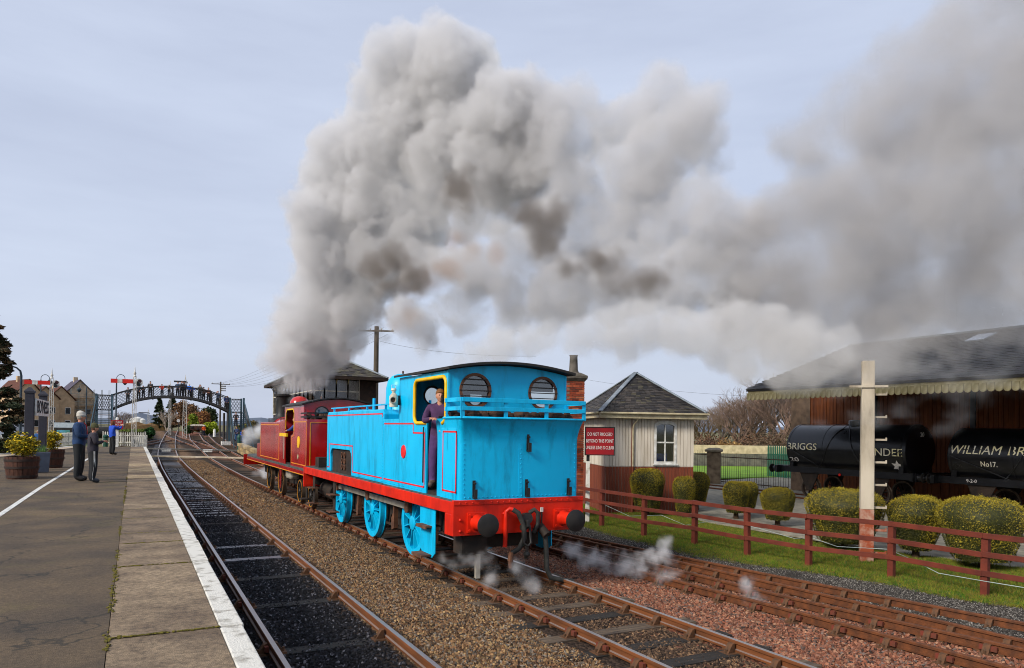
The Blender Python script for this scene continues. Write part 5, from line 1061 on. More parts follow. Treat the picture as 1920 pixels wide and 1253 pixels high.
# ================================================================== GOODS SHED AND TANK WAGONS
M_shedroof = mat('shed_slates', '33302f', '25211f', scale=3, rough=.8, bump=.5, bscale=14, stretch=(1, .4, 1)); M_val = mat('valance_cream', 'c9bd90', 'a89a6c', scale=5, rough=.7, bump=.2); M_shedwall = mat('shed_boards', '5e2f12', '7a4018', scale=2.2, rough=.85, bump=.5, bscale=16, stretch=(1, 3, .3)); M_stone = mat('shed_stone', '5c4c3e', '7a6450', scale=3, rough=.95, bump=.7, bscale=9)
EX, EZs, RX, RZs, WX = 23.6, 4.46, 30.2, 6.78, 30.3; YE = atx(1409, 734, EX).y; YN = 6.0
shed = thing('goods_shed', 'dark slate-roofed goods shed with scalloped cream canopy edge', 'building', (0, 0, 0))
b = MB(); b.add([(EX - .15, YN, EZs - .02), (EX - .15, YE + .15, EZs - .02), (RX, YE + .15, RZs), (RX, YN, RZs), (EX - .15, YN, EZs + .06), (EX - .15, YE + .15, EZs + .06), (RX, YE + .15, RZs + .09), (RX, YN, RZs + .09)], [(0, 1, 2, 3), (4, 7, 6, 5), (0, 4, 5, 1), (1, 5, 6, 2), (2, 6, 7, 3), (3, 7, 4, 0)]); rfo = b.build('roof', M_shedroof, shed)
b = MB(); b.add([(RX, YN, RZs), (RX, YE + .15, RZs), (RX + 7.5, YE + .15, EZs), (RX + 7.5, YN, EZs), (RX, YN, RZs + .09), (RX, YE + .15, RZs + .09), (RX + 7.5, YE + .15, EZs + .09), (RX + 7.5, YN, EZs + .09)], [(0, 1, 2, 3), (4, 7, 6, 5), (0, 4, 5, 1), (1, 5, 6, 2), (2, 6, 7, 3), (3, 7, 4, 0)]); b.build('roof', M_shedroof, shed)
sl = MB(); nrm = Vector((-(RZs - EZs), 0, RX - EX)).normalized(); A0 = Vector((EX - .16, 0, EZs + .06)); dv = Vector((RX, 0, RZs + .09)) - A0
for r_ in range(30):
    a, c = A0 + dv * (r_ / 30), A0 + dv * ((r_ + 1.2) / 30); y = YN + 1 + (r_ % 2) * .15
    while y < YE + .1:
        q = [Vector((a.x, y, a.z)), Vector((a.x, y + .29, a.z)), Vector((c.x, y + .29, c.z)), Vector((c.x, y, c.z))]; th = random.uniform(.01, .02)
        sl.add([p + nrm * (th + (.012 if j < 2 else 0)) for j, p in enumerate(q)] + [q[0], q[1]], [(0, 1, 2, 3), (4, 5, 1, 0)], random.choices((0, 1, 2), (4, 2, 3))[0]); y += .3
sl.build('slates', M_slate[:3], rfo, fix=False, kind='stuff')
b = MB(); b.bar((RX, YN, RZs + .12), (RX, YE + .2, RZs + .12), .3, .08); b.build('ridge', M_lead, shed)
b = MB(); y = atx(1835, 645, (EX + RX) / 2 + 2.0).y; u = .76; c = A0 + dv * u; c2 = A0 + dv * (u + .14)
b.add([tuple(p + nrm * .06) for p in (Vector((c.x, y - .35, c.z)), Vector((c.x, y + .35, c.z)), Vector((c2.x, y + .35, c2.z)), Vector((c2.x, y - .35, c2.z)))] + [tuple(p) for p in (Vector((c.x, y - .35, c.z)), Vector((c.x, y + .35, c.z)), Vector((c2.x, y + .35, c2.z)), Vector((c2.x, y - .35, c2.z)))], [(0, 1, 2, 3), (0, 4, 5, 1), (1, 5, 6, 2), (2, 6, 7, 3), (3, 7, 4, 0)]); b.build('skylight', mat('skylight_pale', 'c5ccd2', 'b2bac2', rough=.2), shed)
b = MB(); b.bx(EX - .1, EX - .06, YN, YE + .1, EZs - .22, EZs - .01); b.build('fascia', M_val, shed)
vb = MB(); vb.plate([(-.11, .0)] + [(-.11, -.2)] + arc(0, -.2, .11, 180, 360, 6)[1:] + [(.11, 0)], -.02, .02, 'x'); ME_v = vb.mesh('valance_board', M_val)
y = YE + .02
while y > YN + 3: inst(ME_v, 'valance_board', shed, (EX - .13 + random.uniform(-.004, .004), y, EZs - .1 + random.uniform(-.006, .006))); y -= .236
b = MB(); b.bx(EX - .16, EX - .11, YN, YE + .14, EZs - .125, EZs - .095); b.build('valance_batten', M_val, shed)
b = MB(); b.bx(WX, WX + .3, YN, 26.3, GR - .1, 5.6); b.build('front_wall', M_shedwall, shed)
sl = MB(); y = YN
while y < 26: sl.bx(WX - .03 - random.uniform(0, .015), WX + .01, y, y + .17, GR, 4.9); y += .19
sl.build('wall_planks', M_shedwall, shed, fix=False, kind='stuff')
b = MB(); b.bx(WX - .06, WX + .4, 25.2, 26.35, GR, 5.2); b.build('stone_quoin', M_stone, shed)
for y in (12.5, 17.2, 21.6): b = MB(); b.bx(WX - .12, WX - .02, y - .09, y + .09, GR, 4.9); b.build('wall_post', M_black, shed)
b = MB(); b.bx(WX + .3, WX + 7, 26.0, 26.3, GR, 5.0); b.build('end_wall', M_stone, shed)
for y in np.arange(8, 23, 2.4): b = MB(); b.bar((EX + .1, y, EZs - .12), (WX, y, EZs + 1.2), .09, .16); b.build('rafter', M_black, shed)
# tank wagons
M_tankb = mat('tank_black', '0c0d10', '16171b', scale=2, rough=.32, coat=.3, rvar=.12, bump=.05, bscale=5); M_letters = mat('tank_letters', 'eee0a0', 'e6e2d6', scale=1.5, rough=.6)
TX = 27.3; TR, TZ = 1.06, 2.02
def tank_wagon(label, yn, yf, tr, tz):
    w_ = thing('tank_wagon', label, 'wagon', (TX, yn, GR + .06)); L = yf - yn; z0 = -(GR + .06)
    b = MB(); b.lathe([(0, -.03), (tr * .5, -.02), (tr * .9, .02), (tr, .1), (tr, L - .1), (tr * .9, L - .02), (tr * .5, L + .02), (0, L + .03)], (0, 0, tz + z0), 'y', 48); b.build('barrel', M_tankb, w_, smooth=30)
    for y in (.16, L * .33, L * .66, L - .16):
        b = MB(); b.lathe([(tr - .01, -.05), (tr + .012, -.05), (tr + .012, .05), (tr - .01, .05)], (0, y, tz + z0), 'y', 48, closed=True); b.build('barrel_band', M_tankb, w_, smooth=30)
    b = MB(); b.lathe([(.3, tr - .05), (.3, tr + .16), (.22, tr + .2), (0, tr + .2)], (0, L / 2, tz + z0), 'z', 20); b.build('manhole', M_tankb, w_, smooth=40)
    zf = 1.05 + z0
    b = MB(); b.bx(-.95, -.8, -.45, L + .45, zf - .12, zf + .14); b.build('solebar', M_tankb, w_); b = MB(); b.bx(.8, .95, -.45, L + .45, zf - .12, zf + .14); b.build('solebar', M_tankb, w_)
    for y in (-.45, L + .3): b = MB(); b.bx(-1.2, 1.2, y, y + .15, zf - .14, zf + .16); b.build('headstock', M_tankb, w_)
    for y in (.12, L - .35): b = MB(); b.plate([(-.9, zf + .1), (.9, zf + .1), (.9, tz + z0 - .3), (.6, tz + z0 - .75), (-.6, tz + z0 - .75), (-.9, tz + z0 - .3)], y, y + .2, 'y'); b.build('saddle', M_tankb, w_)
    for s in (-1, 1):
        for y, d in ((-.45, -1), (L + .45, 1)): buffer(w_, s * .865, y, zf, d, M_tankb)
        for p, q in (((s * (tr + .02), .1, tz + z0 + .05), (s * .92, L * .34, zf + .1)), ((s * (tr + .02), L - .1, tz + z0 + .05), (s * .92, L * .66, zf + .1)), ((s * .5, L * .5, tz + z0 + tr), (s * .95, L * .3, zf + .1)), ((s * .5, L * .5, tz + z0 + tr), (s * .95, L * .7, zf + .1))):
            b = MB(); p, q = Vector(p), Vector(q); pts = []
            for k in range(9):
                r_ = p.lerp(q, k / 8); a = Vector((r_.x, 0, r_.z - tz - z0)); 
                if a.length < tr + .02 and r_.z > tz + z0 - .4: a = a.normalized() * (tr + .02); r_ = Vector((a.x, r_.y, a.z + tz + z0))
                pts.append(r_)
            b.tube(pts, .018, 6); b.build('tie_rod', M_tankb, w_, smooth=60)
        for y in (1.2, L - 1.2):
            wheel_set(w_, y, s * .76, .47, M_soot, 8)
            b = MB(); b.plate([(y - .5, zf - .1), (y + .5, zf - .1), (y + .12, .35), (y - .12, .35)], s * .86 - .02, s * .86 + .02, 'x'); b.build('axle_guard', M_soot, w_)
    return w_, L, z0
def on_barrel(w_, z0, tr, tz, y, h0):
    """lettering on the side facing the lines: reads from far end to near end"""
    def f(x, yy, z):
        a = (h0 + yy) / tr; return (-(tr + .006 + z) * math.cos(a), y - x, tz + z0 + (tr + .006 + z) * math.sin(a))
    return f
ya, yb = atx(1727, 840, TX).y, atx(1476, 840, TX - .9).y
w1, L1, z1 = tank_wagon('black tank wagon lettered BRIGGS DUNDEE with white star', ya, yb, TR, TZ)
def yl(px, py): return atx(px, py, TX - 1.02).y - ya
for txt, px0, px1, h0, sz in (('BRIGGS', 1477, 1531, .06, .42), ('DUNDEE', 1611, 1691, -.06, .42), ('20', 1479, 1495, -.55, .30)):
    yc = yl((px0 + px1) / 2, 835); Lw = abs(yl(px0, 835) - yl(px1, 835)); vs, fs = text_mesh(txt, sz); wd = max(v[0] for v in vs) - min(v[0] for v in vs)
    b = MB(); pl = on_barrel(w1, z1, TR, TZ, yc, h0); b.add([pl(v[0] * Lw / wd, v[1], v[2]) for v in vs], fs); b.build('lettering', M_letters if txt != '20' else M_letter, w1, fix=False, kind='stuff')
b = MB(); pl = on_barrel(w1, z1, TR, TZ, yl(1680, 874), -.62); st = [(math.cos(R(90 + 30 * k)) * (.27 if k % 2 == 0 else .14), math.sin(R(90 + 30 * k)) * (.27 if k % 2 == 0 else .14)) for k in range(12)]
b.add([pl(x, y, 0.002) for x, y in st] + [pl(0, 0, .004)], [(k, (k + 1) % 12, 12) for k in range(12)]); b.build('star', M_letter, w1, fix=False)
lettering('lettering', '20', .26, M_letter, w1, lambda x, y, z: (.0 + x, -.045 - z, TZ + z1 + .66 + y))
b = MB(); b.lathe([(0, -.03), (.05, -.03), (.06, 0)], (-.97, 2.9, 1.05 + z1 - .1), 'x', 12); b.build('red_lamp', mat('lamp_red', 'e0200a', 'c01808', rough=.3), w1)
yc2 = atx(1776, 840, TX - .9).y
w2, L2, z2 = tank_wagon('black tank wagon lettered WILLIAM BRIGGS, number 17', yc2 - 6.6, yc2, TR - .03, TZ - .1)
def yl2(px, py): return atx(px, py, TX - 1.0).y - (yc2 - 6.6)
for txt, px0, px1, h0, sz in (('WILLIAM', 1779, 1875, .24, .44), ('BRIGGS', 1887, 1990, .24, .44), ('No17.', 1839, 1870, -.24, .26)):
    yc = yl2((px0 + px1) / 2, 840); Lw = abs(yl2(px0, 840) - yl2(px1, 840)); vs, fs = text_mesh(txt, sz, shear=.15 if h0 > 0 else 0); wd = max(v[0] for v in vs) - min(v[0] for v in vs)
    b = MB(); pl = on_barrel(w2, z2, TR - .03, TZ - .1, yc, h0); b.add([pl(v[0] * Lw / wd, v[1], v[2]) for v in vs], fs); b.build('lettering', M_letters, w2, fix=False, kind='stuff')
lettering('lettering', '9-2-0', .17, M_letter, w2, lambda x, y, z, yy=yl2(1820, 918): (-.956 - z, yy - x, 1.05 + z2 + .01 + y))
tk = thing('railway_track', 'siding rails under the black tank wagons', kind='structure')
for s in (-.7525, .7525): rail(tk, [(TX + s, y, 0) for y in (4, 30)], M_rail_dull, GR + .06)
# ------------------------------------------------------------------ railings, gatepost, palisade, wall, trees
M_iron = mat('railing_iron', '241f1b', '4a3420', scale=7, rough=.8)
gp = atz(1338, 906, GR); gp2 = gp
g = thing('gatepost', 'weathered square stone gatepost beside the iron railings', 'gatepost', gp, -YAW - .3)
D = (gp - CAM).dot(FW); hw_ = 12.5 * D / F_PX; hh = 66 * D / F_PX
b = MB(); b.bx(-hw_, hw_, -hw_, hw_, -.1, hh - .22); b.build('shaft', mat('gate_stone', '55483a', '7d6d58', scale=3, rough=.95, bump=.8, bscale=10), g, bevel=.04)
b = MB(); b.ring([[(x * q, y * q, z) for x, y in ((-1, -1), (1, -1), (1, 1), (-1, 1))] for z, q in ((hh - .22, hw_ + .1), (hh - .1, hw_ + .12), (hh, hw_ * .7))]); b.build('cap', mat('gate_cap', '8d8270', '6f6656', scale=4, rough=.95, bump=.6), g, bevel=.03)
def railing(label, p, q, h, step, r=.014):
    f = thing('iron_railing', label, 'railing', p); d = q - p; n = int(d.length / step); bars = MB()
    for i in range(n + 1): c = d * (i / n); bars.cyl((c.x, c.y, 0), (c.x, c.y, h + (.12 if i % 2 else .02)), r, r * .4, n=5)
    bars.build('bars', M_iron, f, fix=False, kind='stuff')
    for z in (.15, h - .12): b = MB(); b.bar((0, 0, z), (d.x, d.y, z), .03, .05); b.build('top_rail' if z > .5 else 'bottom_rail', M_iron, f)
    return f
r0 = atz(1303, 903, GR); r1 = atz(1325, 905, GR)
railing('short run of iron railing between hut and gatepost', r0, r1, hh * .86, .16)
r2 = atz(1352, 908, GR); r3 = atz(1478, 920, GR)
railing('long run of black iron railing between gatepost and wagons', r2, r3, hh * .82, .15)
p = atz(1440, 893, GR); q = atz(1490, 898, GR); f = thing('palisade_fence', 'green steel palisade fence behind the wagon end', 'fence', p); d = q - p
for i in range(15): 
    c = d * (i / 14); b = MB(); b.plate([(-.05, 0), (.05, 0), (.05, 1.95), (0, 2.1), (-.05, 1.95)], -.02, .02, 'y'); b.build('pale', mat('palisade_green', '156048', '0d4a36', scale=4, rough=.5), f, loc=c, rot=(0, 0, math.atan2(d.y, d.x)))
b = MB(); b.bar((0, .05, 1.5), (d.x, d.y + .05, 1.5), .05, .06); b.build('rail', MATS['palisade_green'], f)
wl = thing('boundary_wall', 'pale stone boundary wall across the far green field', 'wall', (0, 0, 0))
a, c = atd(1290, 845, 62), atd(1500, 848, 62); a.z = c.z = GR
dd = (c - a).normalized(); b = MB(); b.bar(a - dd * 10 + Vector((0, 0, .55)), c + dd * 20 + Vector((0, 0, .55)), .4, 1.1); b.build('lower_wall', mat('wall_grey', '4c4a44', '6b675c', scale=2, rough=.95), wl)
b = MB(); b.bar(a - dd * 10 + Vector((0, 0, 1.45)), c + dd * 20 + Vector((0, 0, 1.45)), .45, .7); b.build('upper_wall', mat('wall_pale', 'c9b795', 'a8987a', scale=2.5, rough=.95, bump=.6), wl)
# ------------------------------------------------------------------ trees
def twig_tree(label, loc, H, spread, seed, col='5a4a3e', col2='7d6a5a', depth=5, lean=0., name='bare_tree', group=None, start=.27):
    """winter tree: trunk with limbs forking down to twigs"""
    rnd = random.Random(seed); t = thing(name, label, 'tree', loc, 0, group); tr, cr = MB(), MB()
    def grow(p, d, L, r, k):
        q = p + d * L; (tr if k < 2 else cr).cyl(p, q, r, r * .62, n=6 if k < 2 else 4 if k < 4 else 3, caps=False)
        if k >= depth: return
        for i in range(3 if k < 3 else 3):
            a = rnd.uniform(0, 6.28); sp = rnd.uniform(.35, .8) * spread; u = Vector((math.cos(a), math.sin(a), 0)); nd = (d + u * sp + Vector((0, 0, .12))).normalized()
            grow(p + d * L * rnd.uniform(.55, 1.0), nd, L * rnd.uniform(.6, .82), r * .55, k + 1)
    for i in range(4): grow(Vector((rnd.gauss(0, .1), rnd.gauss(0, .1), -.1)), Vector((rnd.gauss(lean, .22), rnd.gauss(0, .22), 1)).normalized(), H * start, H * .022, 0)
    mm = mat('bark_' + col, col, col2, scale=3, rough=.95)
    tr.build('trunk', mm, t, fix=False, kind='stuff'); cr.build('crown', mm, t, fix=False, kind='stuff'); return t
def leaf_tree(label, loc, H, W, seed, cols, n=9000, ls=.14, shape='round', trunk=.3, name='leafy_tree', cat='tree', group=None, dark=None):
    rnd = random.Random(seed); t = thing(name, label, cat, loc, 0, group); lf = MB(); mats_ = [mat('leaf_' + c, c, None, scale=2, rough=.85) for c in cols]
    clumps = []
    for i in range(34 if shape == 'round' else 150):
        if shape == 'round':
            v = Vector((rnd.gauss(0, 1), rnd.gauss(0, 1), rnd.gauss(0, 1))).normalized() * rnd.random() ** .4; c = Vector((v.x * W * .36, v.y * W * .36, H * (trunk + (1 - trunk) * .5) + v.z * H * (1 - trunk) * .36)); r = W * rnd.uniform(.12, .22)
        else:
            u = rnd.random(); a = rnd.uniform(0, 6.28); rr = W * .5 * (1 - u) ** .8 * rnd.uniform(.35, 1.); c = Vector((math.cos(a) * rr, math.sin(a) * rr, H * (trunk + (1 - trunk) * u))); r = W * rnd.uniform(.06, .11) * (1.2 - u * .6)
        clumps.append((c, r, rnd.gauss(0, .6)))
    for k in range(n):
        c, r, tone = rnd.choice(clumps); v = Vector((rnd.gauss(0, 1), rnd.gauss(0, 1), rnd.gauss(0, 1))).normalized() * r * rnd.random() ** .35
        if shape == 'cone': v.z *= .45
        p = c + v; p.z = max(.02, p.z); s = ls * rnd.uniform(.6, 1.3); ax = Vector((rnd.gauss(0, 1), rnd.gauss(0, 1), rnd.gauss(0, .7))).normalized()
        if shape == 'cone': ax = (Vector((p.x, p.y, 0)).normalized() * .8 + ax * .7 + Vector((0, 0, -.1))).normalized()
        bb = ax.cross(Vector((rnd.gauss(0, 1), rnd.gauss(0, 1), rnd.gauss(0, 1)))).normalized()
        o = len(lf.v); lf.v += [tuple(p - bb * s * .35), tuple(p + ax * s), tuple(p + bb * s * .35), tuple(p - ax * s * .5)]; lf.f.append((o, o + 1, o + 2, o + 3)); lf.m.append(min(len(cols) - 1, max(0, int((tone + rnd.gauss(0, .5) + 1) / 2 * len(cols)))))
    lf.build('crown', mats_, t, fix=False, kind='stuff')
    b = MB(); b.tube([(0, 0, -.1), (.02 * H * .1, 0, H * .4), (0, 0, H * .8)], [W * .05, W * .035, W * .01], 8)
    for k in range(6): a = rnd.uniform(0, 6.28); z = H * rnd.uniform(.3, .6); b.tube([(0, 0, z), (math.cos(a) * W * .25, math.sin(a) * W * .25, z + H * .12)], [W * .02, W * .006], 5)
    b.build('trunk', M_bark, t, fix=False, kind='stuff'); return t
BG = 'bare winter trees beyond the wall'
for i, (px, D, H, sp, lb) in enumerate(((1322, 80, 5.2, 1.0, 'low bare tree just past the hut gutter'), (1352, 84, 6.2, .9, 'bare tree with a rounded top near the hut'), (1392, 76, 6.4, 1.1, 'broad bare tree rising behind the palisade'), (1412, 80, 7.6, 1.0, 'tallest bare tree left of the canopy tip'), (1440, 78, 8.4, 1.05, 'bare tree with upswept twigs under the canopy tip'), (1468, 74, 8.0, 1.0, 'bare tree against the shed wall end'), (1485, 82, 7.8, 1.0, 'farther bare tree screened by the shed end'))):
    p = atd(px, 830, D); p.z = GR; twig_tree(lb.replace(' left of', ' beside'), p, H * 1.45, sp, i + 1, col=('5c4a3c', '6b5a50', '5a4a42')[i % 3], col2=('7d6650', '8a7a70', '80685a')[i % 3], depth=6)
for i, (px, D, w_, h_, cols, lb) in enumerate(((1330, 70, 6.5, 2.2, ('5a4030', '4a3a2a', '6b4a34'), 'reddish brown thicket below the low bare tree'), (1368, 66, 4.5, 2.0, ('a08048', '8a6c3c', '7a5c34'), 'tawny dry shrub standing before the bare trees'), (1405, 72, 8, 2.6, ('5c4634', '4d3c2e', '705038'), 'brown bramble thicket under the tallest bare tree'), (1455, 70, 8, 2.8, ('63503c', '503e30', '5a4632'), 'brown bramble thicket behind the wagon end'))):
    p = atd(px, 835, D); p.z = GR; leaf_tree(lb, p, h_, w_, 40 + i, cols, 3500, .16, trunk=.05, name='thicket', cat='bush')
# ================================================================== SIGNAL BOX
SX0, SX1, SY0, SY1 = 8.75, 12.35, 40.5, 53.0
M_sbrick = mat('sooty_brick', '33251d', '231a16', scale=5, rough=.95, bump=.5, bscale=18); M_sbw = mat('box_white', 'c9c3b4', 'a09a8c', scale=5, rough=.7); M_sin = mat('box_inside', '2a241e', '3d3328', scale=2, rough=.9)
sb = thing('signal_box', 'tall signal box with white-framed windows and mossy slate roof', 'building', (0, 0, 0))
b = MB(); b.bx(SX0, SX1, SY0, SY1, -.2, 3.45); b.build('brick_base', M_sbrick, sb)
b = MB(); b.bx(SX1 - .08, SX1, SY0, SY1, 3.45, 5.5); b.bx(SX0, SX1, SY1 - .08, SY1, 3.45, 5.5); b.build('rear_walls', M_sbw, sb, kind='stuff')
b = MB(); b.bx(SX1 - .95, SX1 + .02, SY0 - .06, SY0 + .3, 3.4, 5.45); b.build('corner_brickwork', M_sbrick, sb)
b = MB(); b.bx(SX0 + .1, SX1 - .1, SY0 + .1, SY1 - .1, 3.44, 3.5); b.build('floor', M_sin, sb)
b = MB(); b.bx(SX0 + .4, SX1 - .3, SY0 + 3.0, SY0 + 3.05, 3.5, 5.5); b.build('inner_screen', M_sin, sb)
b = MB(); b.bx(SX0 + 1.2, SX0 + 1.55, SY0 + 2.9, SY0 + 2.98, 4.45, 4.95); tag(b.build('notice_paper', M_white, loc=(0, 0, 0)), 'white paper notice hanging inside the signal box window', 'paper')
def glazed(p0, p1, nrm, n, z0=3.45, z1=5.42):
    p0, p1 = Vector(p0), Vector(p1)
    for i in range(n):
        a, c = p0.lerp(p1, i / n), p0.lerp(p1, (i + 1) / n); fr = MB(); d = (c - a).normalized(); up = Vector(nrm)
        for q in (a, c): fr.bar((q.x, q.y, z0), (q.x, q.y, z1), .07, .07)
        for z in (z0 + .04, z1 - .04, z0 + (z1 - z0) * .62): fr.bar((a.x, a.y, z), (c.x, c.y, z), .05, .06)
        w_ = fr.build('window', M_sbw, sb); g = MB(); g.add([tuple(q) + (z,) for q, z in ((a.xy, z0), (c.xy, z0), (c.xy, z1), (a.xy, z1))], [(0, 1, 2, 3)]); g.build('pane', M_glass, w_, fix=False)
        br_ = MB(); br_.tube([(a.x, a.y, z1 - .35), tuple(a + up * .12 + Vector((0, 0, z1 - .12 - a.z))), tuple(a + up * .4 + Vector((0, 0, z1 + .05 - a.z)))], .03, 5); br_.build('eaves_bracket', M_val, sb)
glazed((SX0, SY0, 0), (SX1 - .95, SY0, 0), (0, -1, 0), 4); glazed((SX0, SY1, 0), (SX0, SY0, 0), (-1, 0, 0), 11)
ov = .55; cr = [Vector((SX0 - ov, SY0 - ov, 5.5)), Vector((SX1 + ov, SY0 - ov, 5.5)), Vector((SX1 + ov, SY1 + ov, 5.5)), Vector((SX0 - ov, SY1 + ov, 5.5))]; mx_ = (SX0 + SX1) / 2; r0, r1 = Vector((mx_, SY0 + 1.7, 6.75)), Vector((mx_, SY1 - 1.7, 6.75))
b = MB(); b.add(cr + [r0, r1], [(0, 1, 4), (1, 2, 5, 4), (2, 3, 5), (3, 0, 4, 5), (3, 2, 1, 0)]); so = b.build('roof', mat('mossy_slates', '3c382f', '5a5440', scale=3, rough=.9, bump=.8, bscale=12), sb)
sl = MB()
for A, B, C_, D_ in ((cr[0], cr[1], r0, r0), (cr[3], cr[0], r1, r0)):
    nrm = (B - A).cross(D_ - A).normalized(); nrm = nrm if nrm.z > 0 else -nrm
    for r_ in range(13):
        t0, t1 = r_ / 13, min(1, (r_ + 1.2) / 13); a0, b0, a1, b1 = A.lerp(C_, t0), B.lerp(D_, t0), A.lerp(C_, t1), B.lerp(D_, t1); n = max(1, int((b0 - a0).length / .28))
        for k in range(n):
            q = [a0.lerp(b0, (k + .02) / n), a0.lerp(b0, (k + .98) / n), a1.lerp(b1, (k + .98) / n), a1.lerp(b1, (k + .02) / n)]; th = random.uniform(.01, .03)
            sl.add([p + nrm * (th + (.015 if j < 2 else 0)) for j, p in enumerate(q)] + [q[0], q[1]], [(0, 1, 2, 3), (4, 5, 1, 0)], random.choices((0, 1, 2, 3), (2, 2, 1, 4))[0])
sl.build('slates', M_slate, so, fix=False, kind='stuff')
for A, B in ((cr[0], r0), (cr[1], r0), (r0, r1), (cr[3], r1)): b = MB(); b.bar(A + Vector((0, 0, .04)), B + Vector((0, 0, .05)), .18, .06); b.build('ridge_flashing', M_lead, so)
for i in range(4): b = MB(); b.bar(cr[i] - Vector((0, 0, .08)), cr[(i + 1) % 4] - Vector((0, 0, .08)), .08, .16); b.build('gutter', M_sbrick, sb)
ch = MB(); ch.bx(mx_ + .15, mx_ + .75, SY0 + 1.9, SY0 + 2.5, 6.2, 7.15); co = ch.build('chimney', M_brick[1], sb, bevel=.01)
b = MB(); b.bx(mx_ + .05, mx_ + .85, SY0 + 1.8, SY0 + 2.6, 7.15, 7.3); b.build('cap', M_capst, co); b = MB(); b.lathe([(.24, 7.3), (.18, 7.4), (.16, 7.75), (.2, 7.8), (.1, 7.8)], (mx_ + .45, SY0 + 2.2, 0), 'z', 14); b.build('chimney_pot', M_capst, co)
person('signalman in dark waistcoat and white shirt at the signal box window', (SX0 + .55, SY0 + 1.3, 3.5), R(170), 1.75, dict(elL=(-.3, -.02, 1.15), elR=(.3, -.02, 1.15)), top='2c2f38', sleeve='d5d5d8', legs='1c1c20', hair='8a857c', look=(0, 0))
# ================================================================== FOOTBRIDGE
M_bd = mat('bridge_dark', '24262a', '35302c', scale=3, rough=.6); M_bb = mat('bridge_bluegrey', '39505c', '2d3f49', scale=3, rough=.55)
BY = 92.0; BXL, BXR = -2.1, 10.0
def deck_z(X): u = (X - (BXL + BXR) / 2) / ((BXR - BXL) / 2); return 4.36 + 1.56 * (1 - min(1, abs(u)) ** 2.2)
br = thing('footbridge', 'dark iron arched lattice footbridge crossing the tracks', 'footbridge', (0, 0, 0))
xs = np.linspace(BXL, BXR, 33)
for s in (-1, 1):
    y = BY + s * 1.05
    b = MB(); b.ring([[(x, y - .06, deck_z(x) - .22), (x, y + .06, deck_z(x) - .22), (x, y + .06, deck_z(x) + .06), (x, y - .06, deck_z(x) + .06)] for x in xs]); b.build('arch_girder', M_bd, br)
    tz_ = lambda x: deck_z(x) + 1.12 + .4 * abs((x - 3.95) / 6.05) ** 2
    b = MB(); b.ring([[(x, y - .05, tz_(x) - .05), (x, y + .05, tz_(x) - .05), (x, y + .05, tz_(x) + .05), (x, y - .05, tz_(x) + .05)] for x in xs]); b.build('top_rail', M_bd, br)
    lt = MB(); n = 36; dx = (BXR - BXL) / n
    for i in range(-4, n):
        for sg in (1, -1):
            x0 = BXL + i * dx; x1 = x0 + 4 * dx
            if sg < 0: x0, x1 = x1, x0
            a, c = max(BXL, min(BXR, x0)), max(BXL, min(BXR, x1)); ta = (a - x0) / (x1 - x0); tc_ = (c - x0) / (x1 - x0)
            if abs(tc_ - ta) < .05: continue
            za = deck_z(a) + (tz_(a) - deck_z(a)) * ta; zc = deck_z(c) + (tz_(c) - deck_z(c)) * tc_; lt.bar((a, y + sg * .012, za), (c, y + sg * .012, zc), .015, .024)
    lt.build('lattice', M_bd, br, fix=False, kind='stuff')
    for x in np.linspace(BXL, BXR, 7): b = MB(); b.bx(x - .05, x + .05, y - .08, y + .08, deck_z(x) - .3, tz_(x) + .02); b.build('stanchion', M_bd, br)
b = MB(); b.ring([[(x, BY - 1.02, deck_z(x) - .06), (x, BY + 1.02, deck_z(x) - .06), (x, BY + 1.02, deck_z(x)), (x, BY - 1.02, deck_z(x))] for x in xs]); b.build('deck', M_bd, br)
